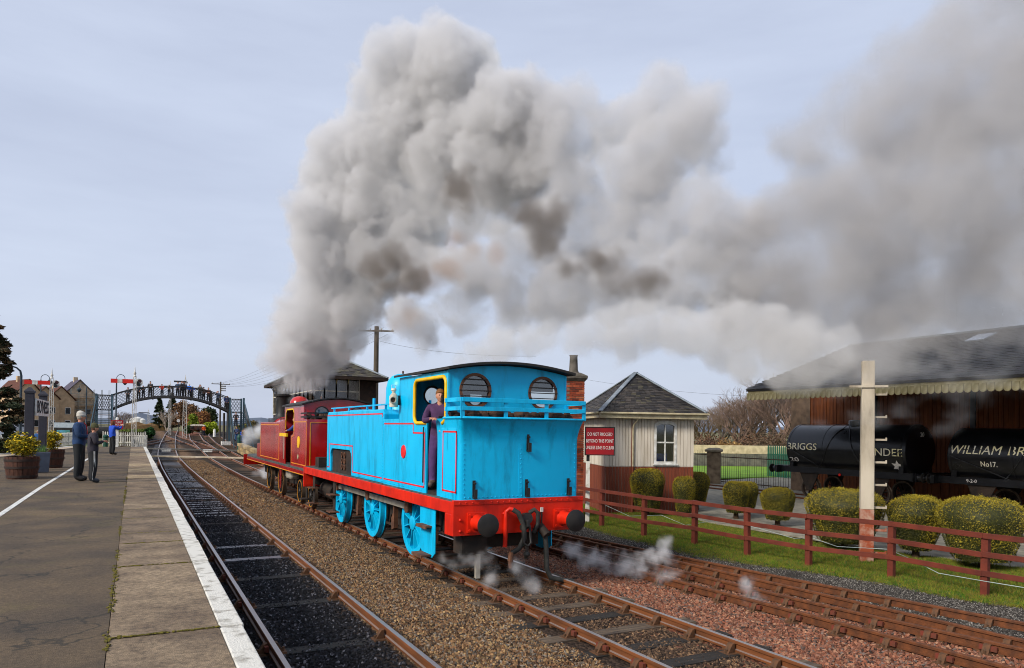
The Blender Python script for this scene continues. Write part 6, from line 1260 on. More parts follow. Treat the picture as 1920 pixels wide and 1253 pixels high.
def stair(xa, xb, yb, zb, x_out):
    zt = 4.22
    for x, xo in ((xa, xa - x_out), (xb, xb + x_out * 1.2)):
        for z0, z1 in ((zt, zb), (zt + 1.45, zb + 1.1)): b = MB(); b.bar((x, BY - 1.1, z0), (xo, yb, z1), .09, .24 if z0 == zt else .09); b.build('stringer' if z0 == zt else 'handrail', M_bb, br)
        for y in (BY - 1.1, BY + 1.1): b = MB(); b.bx(x - .1, x + .1, y - .1, y + .1, zb - .3, zt + 1.72); b.build('tower_post', M_bb, br)
        lt = MB()
        for i in range(26):
            t = i / 26; t2 = min(1, t + .1)
            for sg in (0, 1):
                a = Vector((x, BY - 1.1, zt)).lerp(Vector((xo, yb, zb)), t) + Vector((0, 0, 1.15 * sg)); c = Vector((x, BY - 1.1, zt)).lerp(Vector((xo, yb, zb)), t2) + Vector((0, 0, 1.15 * (1 - sg))); lt.bar(a, c, .02, .04)
        lt.build('stair_lattice', M_bd, br, fix=False, kind='stuff')
    n = 17
    for i in range(n):
        t = (i + .5) / n; y = BY - 1.1 + (yb - BY + 1.1) * t; z = zt + (zb - zt) * t; e = x_out * t; b = MB(); b.bx(xa - e, xb + e, y - .17, y + .17, z - .02, z + .03); b.build('stair_tread', M_bb, br)
    lt = MB()
    for i in range(9):
        for sg in (1, -1):
            x0 = xa + (xb - xa) * i / 9; x1 = x0 + (xb - xa) * 3 / 9 * sg; x1c = max(xa, min(xb, x1)); t = abs((x1c - x0) / (x1 - x0)); lt.bar((x0, BY + 1.08, zt), (x1c, BY + 1.08, zt + 1.6 * t), .02, .04)
            x1c = max(xa, min(xb, x0 - (x1 - x0))); t = abs((x1c - x0) / (x1 - x0)); lt.bar((x0, BY + 1.08, zt + 1.6), (x1c, BY + 1.08, zt + 1.6 - 1.6 * t), .02, .04)
    lt.build('landing_lattice', M_bd, br, fix=False, kind='stuff')
    b = MB(); b.bar((xa, BY + 1.08, zt + 1.62), (xb, BY + 1.08, zt + 1.62), .08, .1); b.build('landing_rail', M_bd, br); b = MB(); b.bx(xa, xb, BY - 1.1, BY + 1.1, zt - .1, zt); b.build('landing', M_bd, br)
stair(-3.65, -2.15, 84.5, 1.0, .25); stair(10.05, 11.6, 83.8, .05, .25)
for x in (9.55, 10.0): b = MB(); b.cyl((x - .1, BY - .9, .25), (x - .1, BY - .9, 4.1), .13, n=12); b.build('column', M_bd, br, smooth=40)
b = MB(); b.bx(9.2, 10.2, BY - 1.4, BY - .4, -.1, .75); b.build('column_plinth', M_white, br)
def z2(x, y): return (160 + x / 6, 680 + y / 6)
PB = [(480, 'ssmall', '23252b', 1.72), (600, 'd', '2b3038', 1.7), (652, 'l', '33343a', 1.5), (728, 'h', '3f3a38', 1.84), (862, 'l', 'd8301c', 1.45), (940, 'l', '6b5a50', 1.35), (1038, 'd', '26364a', 1.72), (1080, 'c', '2d3036', 1.8), (1112, 'h', '3a3f4c', 1.76), (1165, 'd', '2a62c8', 1.6), (1200, 'l', '2450b4', 1.4), (1285, 'c', '4a4640', 1.78), (1328, 'd', '4a3a30', 1.62), (1380, 'h', '5a3c34', 1.72), (1412, 'd', '6a5038', 1.45), (1488, 'c', '3d4658', 1.74), (1580, 'h', '24407a', 1.62), (1603, 'd', '2c3350', 1.7)]
DESC = ['in a charcoal coat beside the signal arm', 'in slate coat near the spectacle plate', 'small figure in grey leaning at the lattice', 'tall in brown coat with hands at chest', 'in a vivid red coat bending over the rail', 'in taupe coat stooping beside the red coat', 'in dark teal jacket standing square', 'in black jacket raising a camera', 'in slate blue jacket close to the camera holder', 'in bright blue coat with pale hat', 'child in royal blue coat', 'in olive grey coat photographing', 'in dark brown coat', 'in rust coat with ginger hair', 'child in tan coat', 'in steel blue jacket photographing near the end', 'in navy coat by the end stanchion', 'in indigo coat at the end of the span']
POSES = dict(ssmall=POCKET, d=POCKET, l=LEAN, h=HOLD, c=CAMERA)
for i, ((zx, k, col, h), ds) in enumerate(zip(PB, DESC)):
    px = 160 + zx / 6; X = aty(px, 740, BY - .35).x; X = max(BXL + .3, min(BXR - .2, X))
    person('person ' + ds + ' on the footbridge', (X, BY - .62 - .2 * (i % 2), deck_z(X) - .02), R(180 + random.uniform(-25, 25)), h, POSES[k], top=tuple(min(.9, v * 2.0 + .01) for v in srgb(col)), legs=random.choice(('15171c', '22242c', '2c2a28', '1d2433')), hair=random.choice(('3a2a1c', '54361e', '2a2018', '8a5a34')), hat='c9c0b4' if i == 9 else None, bulk=1.1, group='people watching from the footbridge')
for (zx, zy, t, col, h, ds, rzz) in ((1695, 0, .42, '3a2c2a', 1.7, 'in dark coat partway down the footbridge stairs', 180), (1706, 0, .80, '2c3a5e', 1.65, 'in dark blue coat low on the footbridge stairs', 150), (1768, 0, .82, '1f58d0', 1.35, 'child in bright blue coat low on the footbridge stairs', 200), (1790, 0, .86, '8a6a3a', 1.7, 'in mustard brown coat at the foot of the stairs', 20)):
    y = BY - 1.1 + (83.8 - BY + 1.1) * t; z = 4.22 + (.05 - 4.22) * t + .03; X = aty(160 + zx / 6, 780, y).x
    person('person ' + ds if 'child' not in ds else ds, (X, y, z), R(rzz), h, POCKET, top=col, legs='20242c' if t < .5 else '3a5a8a', hair='5a3a20', group='people on the footbridge stairs')
# ================================================================== SIGNALS, POLES, LAMPS
M_sred = mat('signal_red', 'd8241a', 'c01c14', scale=3, rough=.5); M_lat = mat('lattice_white', 'd2cfc8', 'aaa59b', scale=5, rough=.6); M_grey = mat('dark_grey_arm', '3a3835', '28262a', scale=4, rough=.6)
def lattice_signal(label, base, H, arm, w_=.2, back=False, arms=1, rz=0., cat='signal'):
    t = thing('semaphore_signal', label, cat, base, rz)
    for sx in (-1, 1):
        for sy in (-1, 1): b = MB(); b.bar((sx * w_, sy * w_, 0), (sx * w_ * .5, sy * w_ * .5, H), .045, .045); b.build('leg', M_lat, t)
    lt = MB(); n = int(H / .33)
    for i in range(n):
        a, c = i / n, (i + 1) / n; wa, wc = w_ * (1 - .5 * a), w_ * (1 - .5 * c); s = 1 if i % 2 else -1
        for sy in (-1, 1): lt.bar((s * wa, sy * wa, a * H), (-s * wc, sy * wc, c * H), .03, .02); lt.bar((sy * wa, s * wa, a * H), (sy * wc, -s * wc, c * H), .02, .03)
    lt.build('lattice', M_lat, t, fix=False, kind='stuff')
    b = MB(); b.lathe([(.09, H), (.1, H + .06), (.045, H + .14), (.09, H + .22), (.09, H + .27), (.035, H + .36), (.022, H + .6), (0, H + .8)], (0, 0, 0), 'z', 12); b.build('finial', M_lat, t, smooth=40)
    b = MB(); b.bx(-.02, .02, -w_ * .8, -w_ * .72, .3, H - .3); b.build('ladder_rail', M_lat, t)
    for k in range(arms):
        z = H - .32 - k * .9; sg = (-1 if k % 2 == 0 else 1)
        if not back:
            b = MB(); b.bx(-arm, -.1, -w_ - .05, -w_ - .02, z - .14, z + .14); ao = b.build('arm', M_sred, t); b = MB(); b.bx(-arm * .72, -arm * .52, -w_ - .056, -w_ - .051, z - .14, z + .14); b.build('white_band', M_white, ao)
            b = MB(); b.plate([(.02, z + .1), (.25, z + .22), (.46, z + .12), (.5, z - .12), (.36, z - .32), (.14, z - .36), (.02, z - .12)], -w_ - .05, -w_ - .02, 'y', holes=[circ(.30, z + .04, .13, 14), circ(.24, z - .2, .12, 14)]); spc = b.build('spectacle', M_lat, t)
            for cx_, cz_, mm in ((.30, z + .04, 'lens_red'), (.24, z - .2, 'lens_green')): b = MB(); b.lathe([(0, 0), (.125, 0), (.125, .008), (0, .008)], (cx_, -w_ - .04, cz_), 'y', 14); b.build('lens', mat(mm, '3a0c0c' if 'red' in mm else '14343c', None, rough=.2), spc)
        else:
            b = MB(); b.bx(*sorted((sg * arm, sg * -.1)), -w_ - .05, -w_ - .02, z - .12, z + .12); b.build('arm', M_grey, t)
    b = MB(); b.bx(.12, .26, -w_ - .16, -w_ - .04, H - .55, H - .3); b.build('lamp', M_black, t); return t
def pick(px, py0, py1, D, zb):   # height of a thing standing at depth D with top and base rows
    return (py1 - py0) / F_PX * D
p = aty(250.5, 836, 55.2); p.z = PZ - .3; lattice_signal('white lattice semaphore signal with red arm at the platform end', p, aty(252, 707, 55.2).z - p.z, 1.42, .15, rz=-.02)
p = aty(95, 830, 60.); p.z = .9; lattice_signal('white lattice semaphore signal with red arm beyond the name board', p, aty(97, 710, 60.).z - .9, 1.6, .17, rz=.05)
p = aty(346, 812, 112.); lattice_signal('tall white lattice signal with dark arms behind the footbridge', (p.x, p.y, zg(112) - .4), aty(346, 712, 112.).z - zg(112) + .4, 1.5, .3, back=True, arms=2)
p = aty(318, 800, 125.); lattice_signal('grey lattice signal with one dark arm past the footbridge', (p.x, p.y, zg(125) - .4), aty(318, 718, 125.).z - zg(125), 1.6, .2, back=True)
p = aty(278, 795, 200.); lattice_signal('distant pale signal beside the brown bank', (p.x, p.y, 1.2), aty(278, 772, 200.).z - 1.2, 2.2, .3, back=True)
M_pole = mat('pole_timber', '3a332b', '544a3e', scale=4, rough=.9, bump=.4, stretch=(1, 1, .2))
def tele_pole(label, base, H, arms, rz=0., r=.14):
    t = thing('telegraph_pole', label, 'pole', base, rz); b = MB(); b.cyl((0, 0, -.2), (0, 0, H), r, r * .7, n=10); b.build('pole', M_pole, t, smooth=40)
    for k in range(arms):
        z = H - .35 - .32 * k; L = 1.25 if k == 0 else .7; x0 = -L if k == 0 else .0; b = MB(); b.bx(x0, L, -r - .1, -r + .02, z - .05, z + .05); a = b.build('crossarm', M_pole, t)
        for x in np.linspace(x0 + .1, L - .1, 4): b = MB(); b.lathe([(.02, 0), (.05, .05), (.05, .1), (.03, .14), (0, .15)], (x, -r - .04, z + .05), 'z', 8); b.build('insulator', M_lat, a)
    return t
pA = aty(412, 822, 112.); pA.z = zg(112) - .3; HA_ = aty(414, 716, 112.).z - pA.z; tele_pole('telegraph pole with stacked crossarms beyond the footbridge', pA, HA_, 4)
pB = atd(704, 760, 50); pB.z = -.2; HB_ = atd(705, 612, 50).z + .2; tele_pole('tall dark telegraph pole rising behind the signal box', pB, HB_, 1, rz=-YAW, r=.22)
for i in range(6):
    a = Vector((pA.x - .8 + .3 * i, pA.y, pA.z + HA_ - .25 - .18 * (i // 2))); c = Vector((pB.x - 1 + .35 * i, pB.y - .3, pB.z + HB_ + 1.6 - .42 * i)); pts = [a.lerp(c, k / 16) - Vector((0, 0, 1.2 * 4 * (k / 16) * (1 - k / 16))) for k in range(17)]
    b = MB(); b.tube(pts, .008, 4); tag(b.build('telegraph_wire', M_grey), 'thin telegraph wire strung between the two poles', 'wire', 'telegraph wires beside the signal box')
for (x0, y0, d0, x1, y1, d1, lb) in ((712, 640, 48, 1005, 668, 34, 'thin wire running from the dark pole above the blue cab'), (1060, 705, 60, 1410, 743, 52, 'thin wire sagging between hut roof and canopy tip')):
    a, c = atd(x0, y0, d0), atd(x1, y1, d1); b = MB(); b.tube([a.lerp(c, k / 12) - Vector((0, 0, .9 * 4 * (k / 12) * (1 - k / 12) * .3)) for k in range(13)], .007, 4); tag(b.build('telegraph_wire', M_grey), lb, 'wire')
M_lampp = mat('lamp_post_dark', '1d2a33', '2b3a44', scale=4, rough=.5)
def swan_lamp(label, base, H, side=-1):
    t = thing('platform_lamp', label, 'lamp post', base); b = MB(); b.lathe([(.14, 0), (.12, .5), (.06, .6), (.05, H - .4), (.04, H)], (0, 0, 0), 'z', 10); b.build('post', M_lampp, t, smooth=40)
    b = MB(); b.tube([(0, 0, H - .02)] + [(side * (.28 - .28 * math.cos(a)) * -1, 0, H + .3 * math.sin(a) + .1) for a in np.linspace(0.2, 3.3, 9)], .025, 6); b.build('swan_neck', M_lampp, t, smooth=60)
    b = MB(); x = -side * .56; b.lathe([(0, H + .05), (.06, H + .02), (.17, H - .12), (.19, H - .14), (.12, H - .3), (.05, H - .38), (0, H - .39)], (x, 0, 0), 'z', 14); b.build('lantern', M_lampp, t, smooth=40); return t
for px, py, Y, lb, sd in ((75, 712, 66, 'swan-neck lamp showing above the name board', 1), (161, 728, 74, 'swan-neck lamp in front of the scaffolding', -1), (217, 712, 62, 'swan-neck lamp beside the platform end signal', 1)):
    p = aty(px, 800, Y); p.z = .9; swan_lamp(lb, p, aty(px, py, Y).z - .9, -sd)
p = atd(38, 800, 46); p.z = .9; t = thing('street_lamp', 'tall dark street lamp with a bent top beside the conifer', 'lamp post', p); H = atd(38, 693, 46).z - .9
b = MB(); b.tube([(0, 0, 0), (0, 0, H - .4), (-.05, -.02, H - .1), (-.25, -.05, H + .1), (-.55, -.1, H + .2)], [.09, .07, .06, .05, .045], 8); b.build('post', M_lampp, t, smooth=60); b = MB(); b.ring([[(-.5, -.2, H + .14), (-.5, 0, H + .14), (-.5, 0, H + .26), (-.5, -.2, H + .26)], [(-1.1, -.25, H + .2), (-1.1, .05, H + .2), (-1.1, .05, H + .3), (-1.1, -.25, H + .3)]]); b.build('lamp_head', M_grey, t)
# ================================================================== PLATFORM FURNITURE
M_navy = mat('sign_post_navy', '23242e', '2d2c36', scale=4, rough=.6)
s1, s2 = aty(55, 800, 24.2), aty(80, 800, 27.6); s1.z = s2.z = PZ
nm = thing('name_board', 'white station name board between two dark posts', 'sign', s1); dv = s2 - s1
for q, H in ((Vector((0, 0, 0)), aty(55, 737, 24.2).z - PZ), (dv, aty(80, 743, 27.6).z - PZ)):
    b = MB(); b.bx(-.11, .11, -.11, .11, -.1, H); po = b.build('post', M_navy, nm, bevel=.015, loc=q); b = MB(); b.ring([[(x * k, y * k, z) for x, y in ((-1, -1), (1, -1), (1, 1), (-1, 1))] for z, k in ((H, .13), (H + .05, .13), (H + .16, .03))]); b.build('cap', M_navy, po)
L = dv.length; dn_ = dv.normalized(); nx_ = Vector((dn_.y, -dn_.x, 0)); zb0, zb1 = aty(80, 781, 27.).z - PZ, aty(80, 752, 27.).z - PZ
def onb(u, v, d=0.): p = dn_ * u + nx_ * (.16 + d); return (p.x, p.y, v)
b = MB(); b.add([onb(-.02, zb0, -.04), onb(L + .02, zb0, -.04), onb(L + .02, zb1, -.04), onb(-.02, zb1, -.04), onb(-.02, zb0), onb(L + .02, zb0), onb(L + .02, zb1), onb(-.02, zb1)], [(0, 3, 2, 1), (4, 5, 6, 7), (0, 1, 5, 4), (1, 2, 6, 5), (2, 3, 7, 6), (3, 0, 4, 7)]); b.build('board', M_white, nm)
vs, fs = text_mesh("BO'NESS", .52, bold=.012); wd = max(v[0] for v in vs) - min(v[0] for v in vs); b = MB(); b.add([onb(L / 2 + v[0] * (L - .3) / wd, (zb0 + zb1) / 2 + v[1] * .95, .004 + abs(v[2])) for v in vs], fs); b.build('lettering', M_navy, nm, fix=False, kind='stuff')
M_barrel = mat('barrel_oak', '4e2c1c', '33190f', scale=5, rough=.7, bump=.3, stretch=(4, 4, .5)); M_hoop = mat('barrel_hoop', '3a2a22', '241a15', scale=5, rough=.6); M_soilp = mat('potting_soil', '2a2018', '3a2c20', scale=10, rough=1.)
def barrel(label, loc, r, h, n_leaf, seed, plant_label):
    t = thing('barrel_planter', label, 'planter', loc); n = 22
    for k in range(n):
        a0, a1 = 2 * math.pi * k / n + .01, 2 * math.pi * (k + 1) / n - .01; b = MB(); rw = []
        for z, f in ((0, .84), (h * .5, .95), (h, 1.0)):
            rw.append([(math.cos(a0) * r * f, math.sin(a0) * r * f, z), (math.cos(a1) * r * f, math.sin(a1) * r * f, z), (math.cos(a1) * r * f * .9, math.sin(a1) * r * f * .9, z), (math.cos(a0) * r * f * .9, math.sin(a0) * r * f * .9, z)])
        b.ring(rw); b.build('stave', M_barrel, t)
    for z, f in ((h * .12, .872), (h * .52, .962), (h * .84, .995)): b = MB(); b.lathe([(r * f - .01, z - .03), (r * f + .008, z - .03), (r * f + .014, z + .03), (r * f - .01, z + .03)], (0, 0, 0), 'z', 28, closed=True); b.build('hoop', M_hoop, t, smooth=40)
    b = MB(); b.lathe([(0, h - .06), (r * .9, h - .06), (r * .9, h - .12), (0, h - .12)], (0, 0, 0), 'z', 20); b.build('soil', M_soilp, t)
    leaf_tree(plant_label, Vector(loc) + Vector((0, 0, h - .1)), .78, r * 2.1, seed, ('8a7c0c', 'c9a812', '6a6a10', 'e0c428', '4c5210'), n_leaf, .055, trunk=.05, name='variegated_shrub', cat='shrub'); return t
barrel('dark oak half-barrel planter with yellow shrub beside the dark post', atz(40, 898, PZ) + Vector((0, .1, 0)), .41, .60, 2600, 71, 'yellow and green shrub filling the half-barrel by the dark post')
barrel('half-barrel planter standing beyond the name board', atz(94, 877, PZ), .42, .62, 2000, 72, 'yellow shrub in the half-barrel beyond the name board')
p = atz(72, 886, PZ); t = thing('box_planter', 'square grey planter box with small green spikes under the name board', 'planter', p, .2); b = MB(); b.ring([[(x * k, y * k, z) for x, y in ((-1, -1), (1, -1), (1, 1), (-1, 1))] for z, k in ((0, .24), (.62, .28))]); b.build('box', mat('planter_grey', '4e5766', '434b59', scale=4, rough=.7), t, bevel=.02)
b = MB(); b.bx(-.26, .26, -.26, .26, .6, .635); b.build('soil', M_soilp, t)
b = MB(); rnd = random.Random(5)
for k in range(70): x, y = rnd.uniform(-.2, .2), rnd.uniform(-.2, .2); b.cyl((x, y, .62), (x + rnd.gauss(0, .08), y + rnd.gauss(0, .08), .62 + rnd.uniform(.1, .26)), .008, .001, n=3)
b.build('foliage', mat('spiky_green', '5a7a3a', '466a2c', rough=.8), t, fix=False, kind='stuff')
person('small figure in blue coat half hidden by the name board post', (atd(71, 820, 43).x, atd(71, 820, 43).y, .95), R(160), 1.28, POCKET, top='1c4f86', legs='1a1c22', hair='9a938a')
# notice at the platform end
p = aty(219, 835, 55.6); p.z = PZ - .15; k = (p - CAM).dot(FW) / F_PX; t = thing('notice_board', 'red public warning notice on a white post by the picket fence', 'sign', p, -.12)
b = MB(); b.bx(-.09, .09, -.07, .07, 0, 38 * k); b.build('post', M_white, t, bevel=.01); b = MB(); b.bx(-10.5 * k, 10.5 * k, -.13, -.08, 36 * k, 53 * k); b.build('board', M_notice, t)
for i, s_ in enumerate(('THE PUBLIC', 'MUST NOT PASS', 'THIS POINT')): lettering('lettering', s_, 4.4 * k, M_letter, t, lambda x, y, z, i=i: (x * .72, -.133 - z, (49 - 4.6 * i) * k + y))
b = MB(); b.lathe([(.1, 38 * k), (.1, 56 * k), (.06, 58 * k), (0, 58.5 * k)], (0, 0, 0), 'z', 10); b.build('post_cap', M_white, t)
p = aty(198, 832, 57); p.z = .9; t = thing('bollard', 'dark green iron bollard by the picket fence end', 'bollard', p); b = MB(); b.lathe([(.2, 0), (.2, .1), (.15, .14), (.14, .8), (.18, .84), (.18, .92), (.1, 1.0), (0, 1.02)], (0, 0, 0), 'z', 14); b.build('body', mat('bollard_green', '0f4a3a', '0b382c', rough=.5), t, smooth=40)
M_picket = mat('picket_white', 'c6c4bb', '9d998e', scale=4, rough=.7)
def picket(label, p, q, h=.95, sp=.16, thick=.025):
    f = thing('picket_fence', label, 'fence', p); d = q - p; n = int(d.length / sp); a = math.atan2(d.y, d.x); dd = d / n; pk = MB(); e = d.normalized() * .045; nn = Vector((-e.y, e.x, 0)).normalized() * thick / 2
    for i in range(n + 1):
        c = dd * i; s = random.uniform(-.01, .015); prof = [(-1, .02), (1, .02), (1, h - .06 + s), (0, h + .03 + s), (-1, h - .06 + s)]
        vs = [c + e * x + nn * sg + Vector((0, 0, z)) for sg in (-1, 1) for x, z in prof]; pk.add(vs, [(0, 1, 2, 3, 4), (9, 8, 7, 6, 5)] + [(j, 5 + j, 5 + (j + 1) % 5, (j + 1) % 5) for j in range(5)])
    pk.build('pickets', M_picket, f, fix=False, kind='stuff')
    for z in (.25, h - .25): b = MB(); b.bar(Vector((0, 0, z)) - nn * 2, d + Vector((0, 0, z)) - nn * 2, .04, .07); b.build('rail', M_picket, f)
    m_ = max(1, int(d.length / 2.2))
    for i in range(m_ + 1): c = d * (i / m_); b = MB(); b.bx(c.x - .05, c.x + .05, c.y - .05, c.y + .05, -.1, h + .06); b.build('post', M_picket, f)
picket('white picket fence along the car park behind the planters', atz(-60, 857, .95), atz(140, 834, .95))
picket('white picket fence closing the platform end', atz(193, 836, .98), atz(272, 837, .98), 1.05)
picket('white picket fence turning along the track beyond the signal', Vector((-.1, 61, .6)), Vector((1.1, 74.5, .6)), 1.0)
# ------------------------------------------------------------------ car park
M_road = mat('car_park_asphalt', '4c4c4e', '5c5b5a', scale=1, rough=.9); b = MB(); b.plate([(-60, 42), (-7, 42), (-5, 70), (-5, 110), (-60, 110)], .955, .975, 'z'); tag(b.build('road', M_road), 'grey car park surface behind the picket fence', kind='structure')
def car(label, px, py, rz, paint, L=4.2):
    p = atz(px, py, .975); t = thing('parked_car', label, 'car', p, rz); W = .86
    side = [(-L / 2, .35), (-L / 2, .72), (-L / 2 + .08, .86), (-L * .36, .95), (-L * .22, 1.38), (-L * .05, 1.46), (L * .16, 1.42), (L * .3, .98), (L / 2 - .12, .84), (L / 2, .6), (L / 2, .35), (L * .42, .22), (-L * .42, .22)]
    def sec(k, inset): return [(x, k * (W - inset * max(0, (z - .9) / .5)), z) for x, z in side]
    b = MB(); b.ring([sec(-1, .18), sec(1, .18)]); b.build('body', mat('paint_' + paint, paint, None, scale=1, rough=.25, coat=.5), t, bevel=.05, smooth=40)
    gm = mat('car_glass', '14181c', '20262c', rough=.1)
    for s in (-1, 1):
        b = MB(); b.plate([(-L * .33, .98), (-L * .21, 1.33), (-L * .05, 1.4), (L * .14, 1.36), (L * .25, 1.0)], *sorted((s * (W - .09), s * (W - .03))), 'y'); b.build('side_window', gm, t)
        for x in (-L * .31, L * .31):
            b = MB(); b.lathe([(.0, -.1), (.3, -.1), (.31, 0), (.3, .1), (.0, .1)], (x, s * (W - .08), .31), 'y', 18); wo = b.build('wheel', mat('car_tyre', '151515', '202020', rough=.8), t, smooth=40); b = MB(); b.lathe([(0, s * .105), (.18, s * .11), (.19, s * .09)], (x, s * (W - .08), .31), 'y', 14); b.build('rim', M_steel, wo)
    b = MB(); b.add([(L * .175, -.66, 1.4), (L * .175, .66, 1.4), (L * .305, .74, 1.0), (L * .305, -.74, 1.0)], [(0, 1, 2, 3)]); b.build('windscreen', gm, t); b = MB(); b.add([(-L * .235, -.66, 1.36), (-L * .235, .66, 1.36), (-L * .365, .74, .97), (-L * .365, -.74, .97)], [(3, 2, 1, 0)]); b.build('rear_window', gm, t)
    for s in (-1, 1): b = MB(); b.ball((L / 2 - .05, s * .62, .68), .1, 10, 6, sc=(.6, 1.3, .7)); b.build('headlight', M_white, t); b = MB(); b.ball((-L / 2 + .04, s * .66, .74), .09, 10, 6, sc=(.5, 1, 1)); b.build('tail_light', M_sred, t)
car('silver parked car by the bent street lamp', 8, 819, R(25), 'b4b6ba'); car('pale grey parked car standing behind the silver one', 30, 812, R(30), '9da0a6'); car('white parked car farther along the car park', -18, 822, R(20), 'd0d2d4')
p = atz(18, 832, .975); t = thing('litter_bin', 'green litter bin in front of the parked cars', 'bin', p); b = MB(); b.ring([[(x * k, y * k, z) for x, y in ((-1, -1), (1, -1), (1, 1), (-1, 1))] for z, k in ((0, .24), (.75, .28))]); b.build('body', mat('bin_green', '14503c', '0f3e30', rough=.5), t, bevel=.03); b = MB(); b.ring([[(x * k, y * k, z) for x, y in ((-1, -1), (1, -1), (1, 1), (-1, 1))] for z, k in ((.75, .3), (.85, .3), (.92, .15))]); b.build('lid', MATS['bin_green'], t, bevel=.02)
p = atd(119, 812, 57); p.z = .95; t = thing('information_board', 'dark framed information board with a blue landscape panel', 'sign', p, -.1); b = MB(); b.bx(-.68, .68, -.05, .05, .3, 1.35); b.build('frame', M_black, t); b = MB(); b.bx(-.45, .45, -.06, -.051, .55, 1.15); b.build('panel', mat('panel_blue', '5aa0c0', '3f7a6a', scale=2.5, rough=.4), t)
for s in (-.6, .6): b = MB(); b.bx(s - .05, s + .05, -.04, .04, 0, .3); b.build('leg', M_black, t)
p = atd(123, 800, 66); p.z = .95; t = thing('hoarding', 'pale blue-grey hoarding panel behind the information board', 'panel', p, -.1); b = MB(); b.bx(-.9, .9, -.05, .05, .6, 1.75); b.build('panel', mat('hoarding_pale', 'b5bfc4', 'a2adb2', rough=.6), t)
for s in (-.8, .8): b = MB(); b.bx(s - .05, s + .05, .051, .11, 0, 1.7); b.build('leg', M_grey, t)
p = atd(186, 806, 62); p.z = .95; t = thing('oil_tank', 'black horizontal tank behind the woman in blue', 'tank', p, .1); b = MB(); b.lathe([(0, -.95), (.4, -.93), (.5, -.85), (.5, .85), (.4, .93), (0, .95)], (0, 0, .95), 'x', 24); b.build('barrel', M_black, t, smooth=35)
for x in (-.6, .6): b = MB(); b.bx(x - .08, x + .08, -.4, .4, 0, .55); b.build('cradle', M_grey, t)
# ------------------------------------------------------------------ houses
M_tile = mat('roof_tiles', '5a3224', '452519', scale=3, rough=.9, bump=.4, bscale=8); M_render = [mat('render_%d' % i, a, c, scale=1.2, rough=.9) for i, (a, c) in enumerate((('c2a684', 'a88e70'), ('b89c7c', '9e866a'), ('bdaa90', '9c8c78')))]
def house(label, loc, rz, W, Dp, hw, hr, mi, ncol, nrow, roof=None, door=True):
    t = thing('house', label, 'house', loc, rz)
    b = MB(); b.add([(-W / 2, -Dp / 2, -.3), (W / 2, -Dp / 2, -.3), (W / 2, Dp / 2, -.3), (-W / 2, Dp / 2, -.3), (-W / 2, -Dp / 2, hw), (W / 2, -Dp / 2, hw), (W / 2, Dp / 2, hw), (-W / 2, Dp / 2, hw), (-W / 2, 0, hr), (W / 2, 0, hr)], [(0, 1, 5, 4), (2, 3, 7, 6), (1, 2, 6, 9, 5), (3, 0, 4, 8, 7), (3, 2, 1, 0)]); b.build('walls', M_render[mi], t)
    rf = MB(); o = .3
    for s in (-1, 1): rf.add([(-W / 2 - o, s * (Dp / 2 + o), hw - .15), (W / 2 + o, s * (Dp / 2 + o), hw - .15), (W / 2 + o, 0, hr + .05), (-W / 2 - o, 0, hr + .05), (-W / 2 - o, s * (Dp / 2 + o), hw), (W / 2 + o, s * (Dp / 2 + o), hw), (W / 2 + o, 0, hr + .2), (-W / 2 - o, 0, hr + .2)], [(0, 1, 2, 3), (7, 6, 5, 4), (0, 4, 5, 1), (1, 5, 6, 2), (2, 6, 7, 3), (3, 7, 4, 0)])
    rfo = rf.build('roof', roof or M_tile, t)
    b = MB(); b.bx(-.4, .4, -.4, .4, hr - .3, hr + .9); b.build('chimney', M_render[mi], rfo)
    for face in (0, 1):
        n_ = ncol if face == 0 else 2
        for i in range(n_):
            for j in range(nrow):
                z = .9 + j * 2.6; 
                if face == 0: x = -W / 2 + W * (i + .5) / n_; fr = (x - .5, x + .5, -Dp / 2 - .05, -Dp / 2 + .02); pn = (x - .42, x + .42, -Dp / 2 - .06, -Dp / 2 - .051)
                else: y = -Dp / 2 + Dp * (i + .5) / n_; fr = (W / 2 - .02, W / 2 + .05, y - .5, y + .5); pn = (W / 2 + .051, W / 2 + .06, y - .42, y + .42)
                b = MB(); b.bx(*fr, z, z + 1.35); w_ = b.build('window', M_white, t); b = MB(); b.bx(*pn, z + .08, z + 1.27); b.build('pane', MATS['car_glass'], w_)
    if door: b = MB(); b.bx(-.5, .5, -Dp / 2 - .06, -Dp / 2 + .02, 0, 2.1); b.build('door', M_brown, t)
    return t
def hz(px, py, D): return atd(px, py, D).z - .95
for lb, px, D, rz, W, Dp, y0, y1, mi, nc, nr in (('tan house with brown tiled gable beside the conifer', 34, 140, -1.15, 11, 5.2, 744, 714, 0, 3, 2), ('tan terraced house with steep brown roof past the name board', 70, 146, -1.2, 10, 4.6, 748, 727, 1, 3, 2), ('tan gabled house nearest the scaffolding', 101, 150, -1.25, 10, 4.8, 750, 727, 1, 2, 2)):
    p = atd(px, 800, D); p.z = .95; house(lb, p, rz, W, Dp, hz(px, y0, D), hz(px, y1, D), mi, nc, nr)
p = atd(140, 800, 160); p.z = .95; Hs = hz(140, 745, 160); house('unfinished house under scaffolding with a slate grey gable', p, -1.35, 11, 6.6, Hs, hz(126, 715, 160), 2, 2, 2, roof=mat('roof_felt', '4c4654', '403a48', scale=2, rough=.9), door=False)
sc = thing('scaffolding', 'metal and plank scaffolding wrapped around the unfinished house', 'scaffolding', p, .2); M_tubeS = mat('scaffold_tube', '8a8f8c', '6f7472', rough=.5, metal=.4)
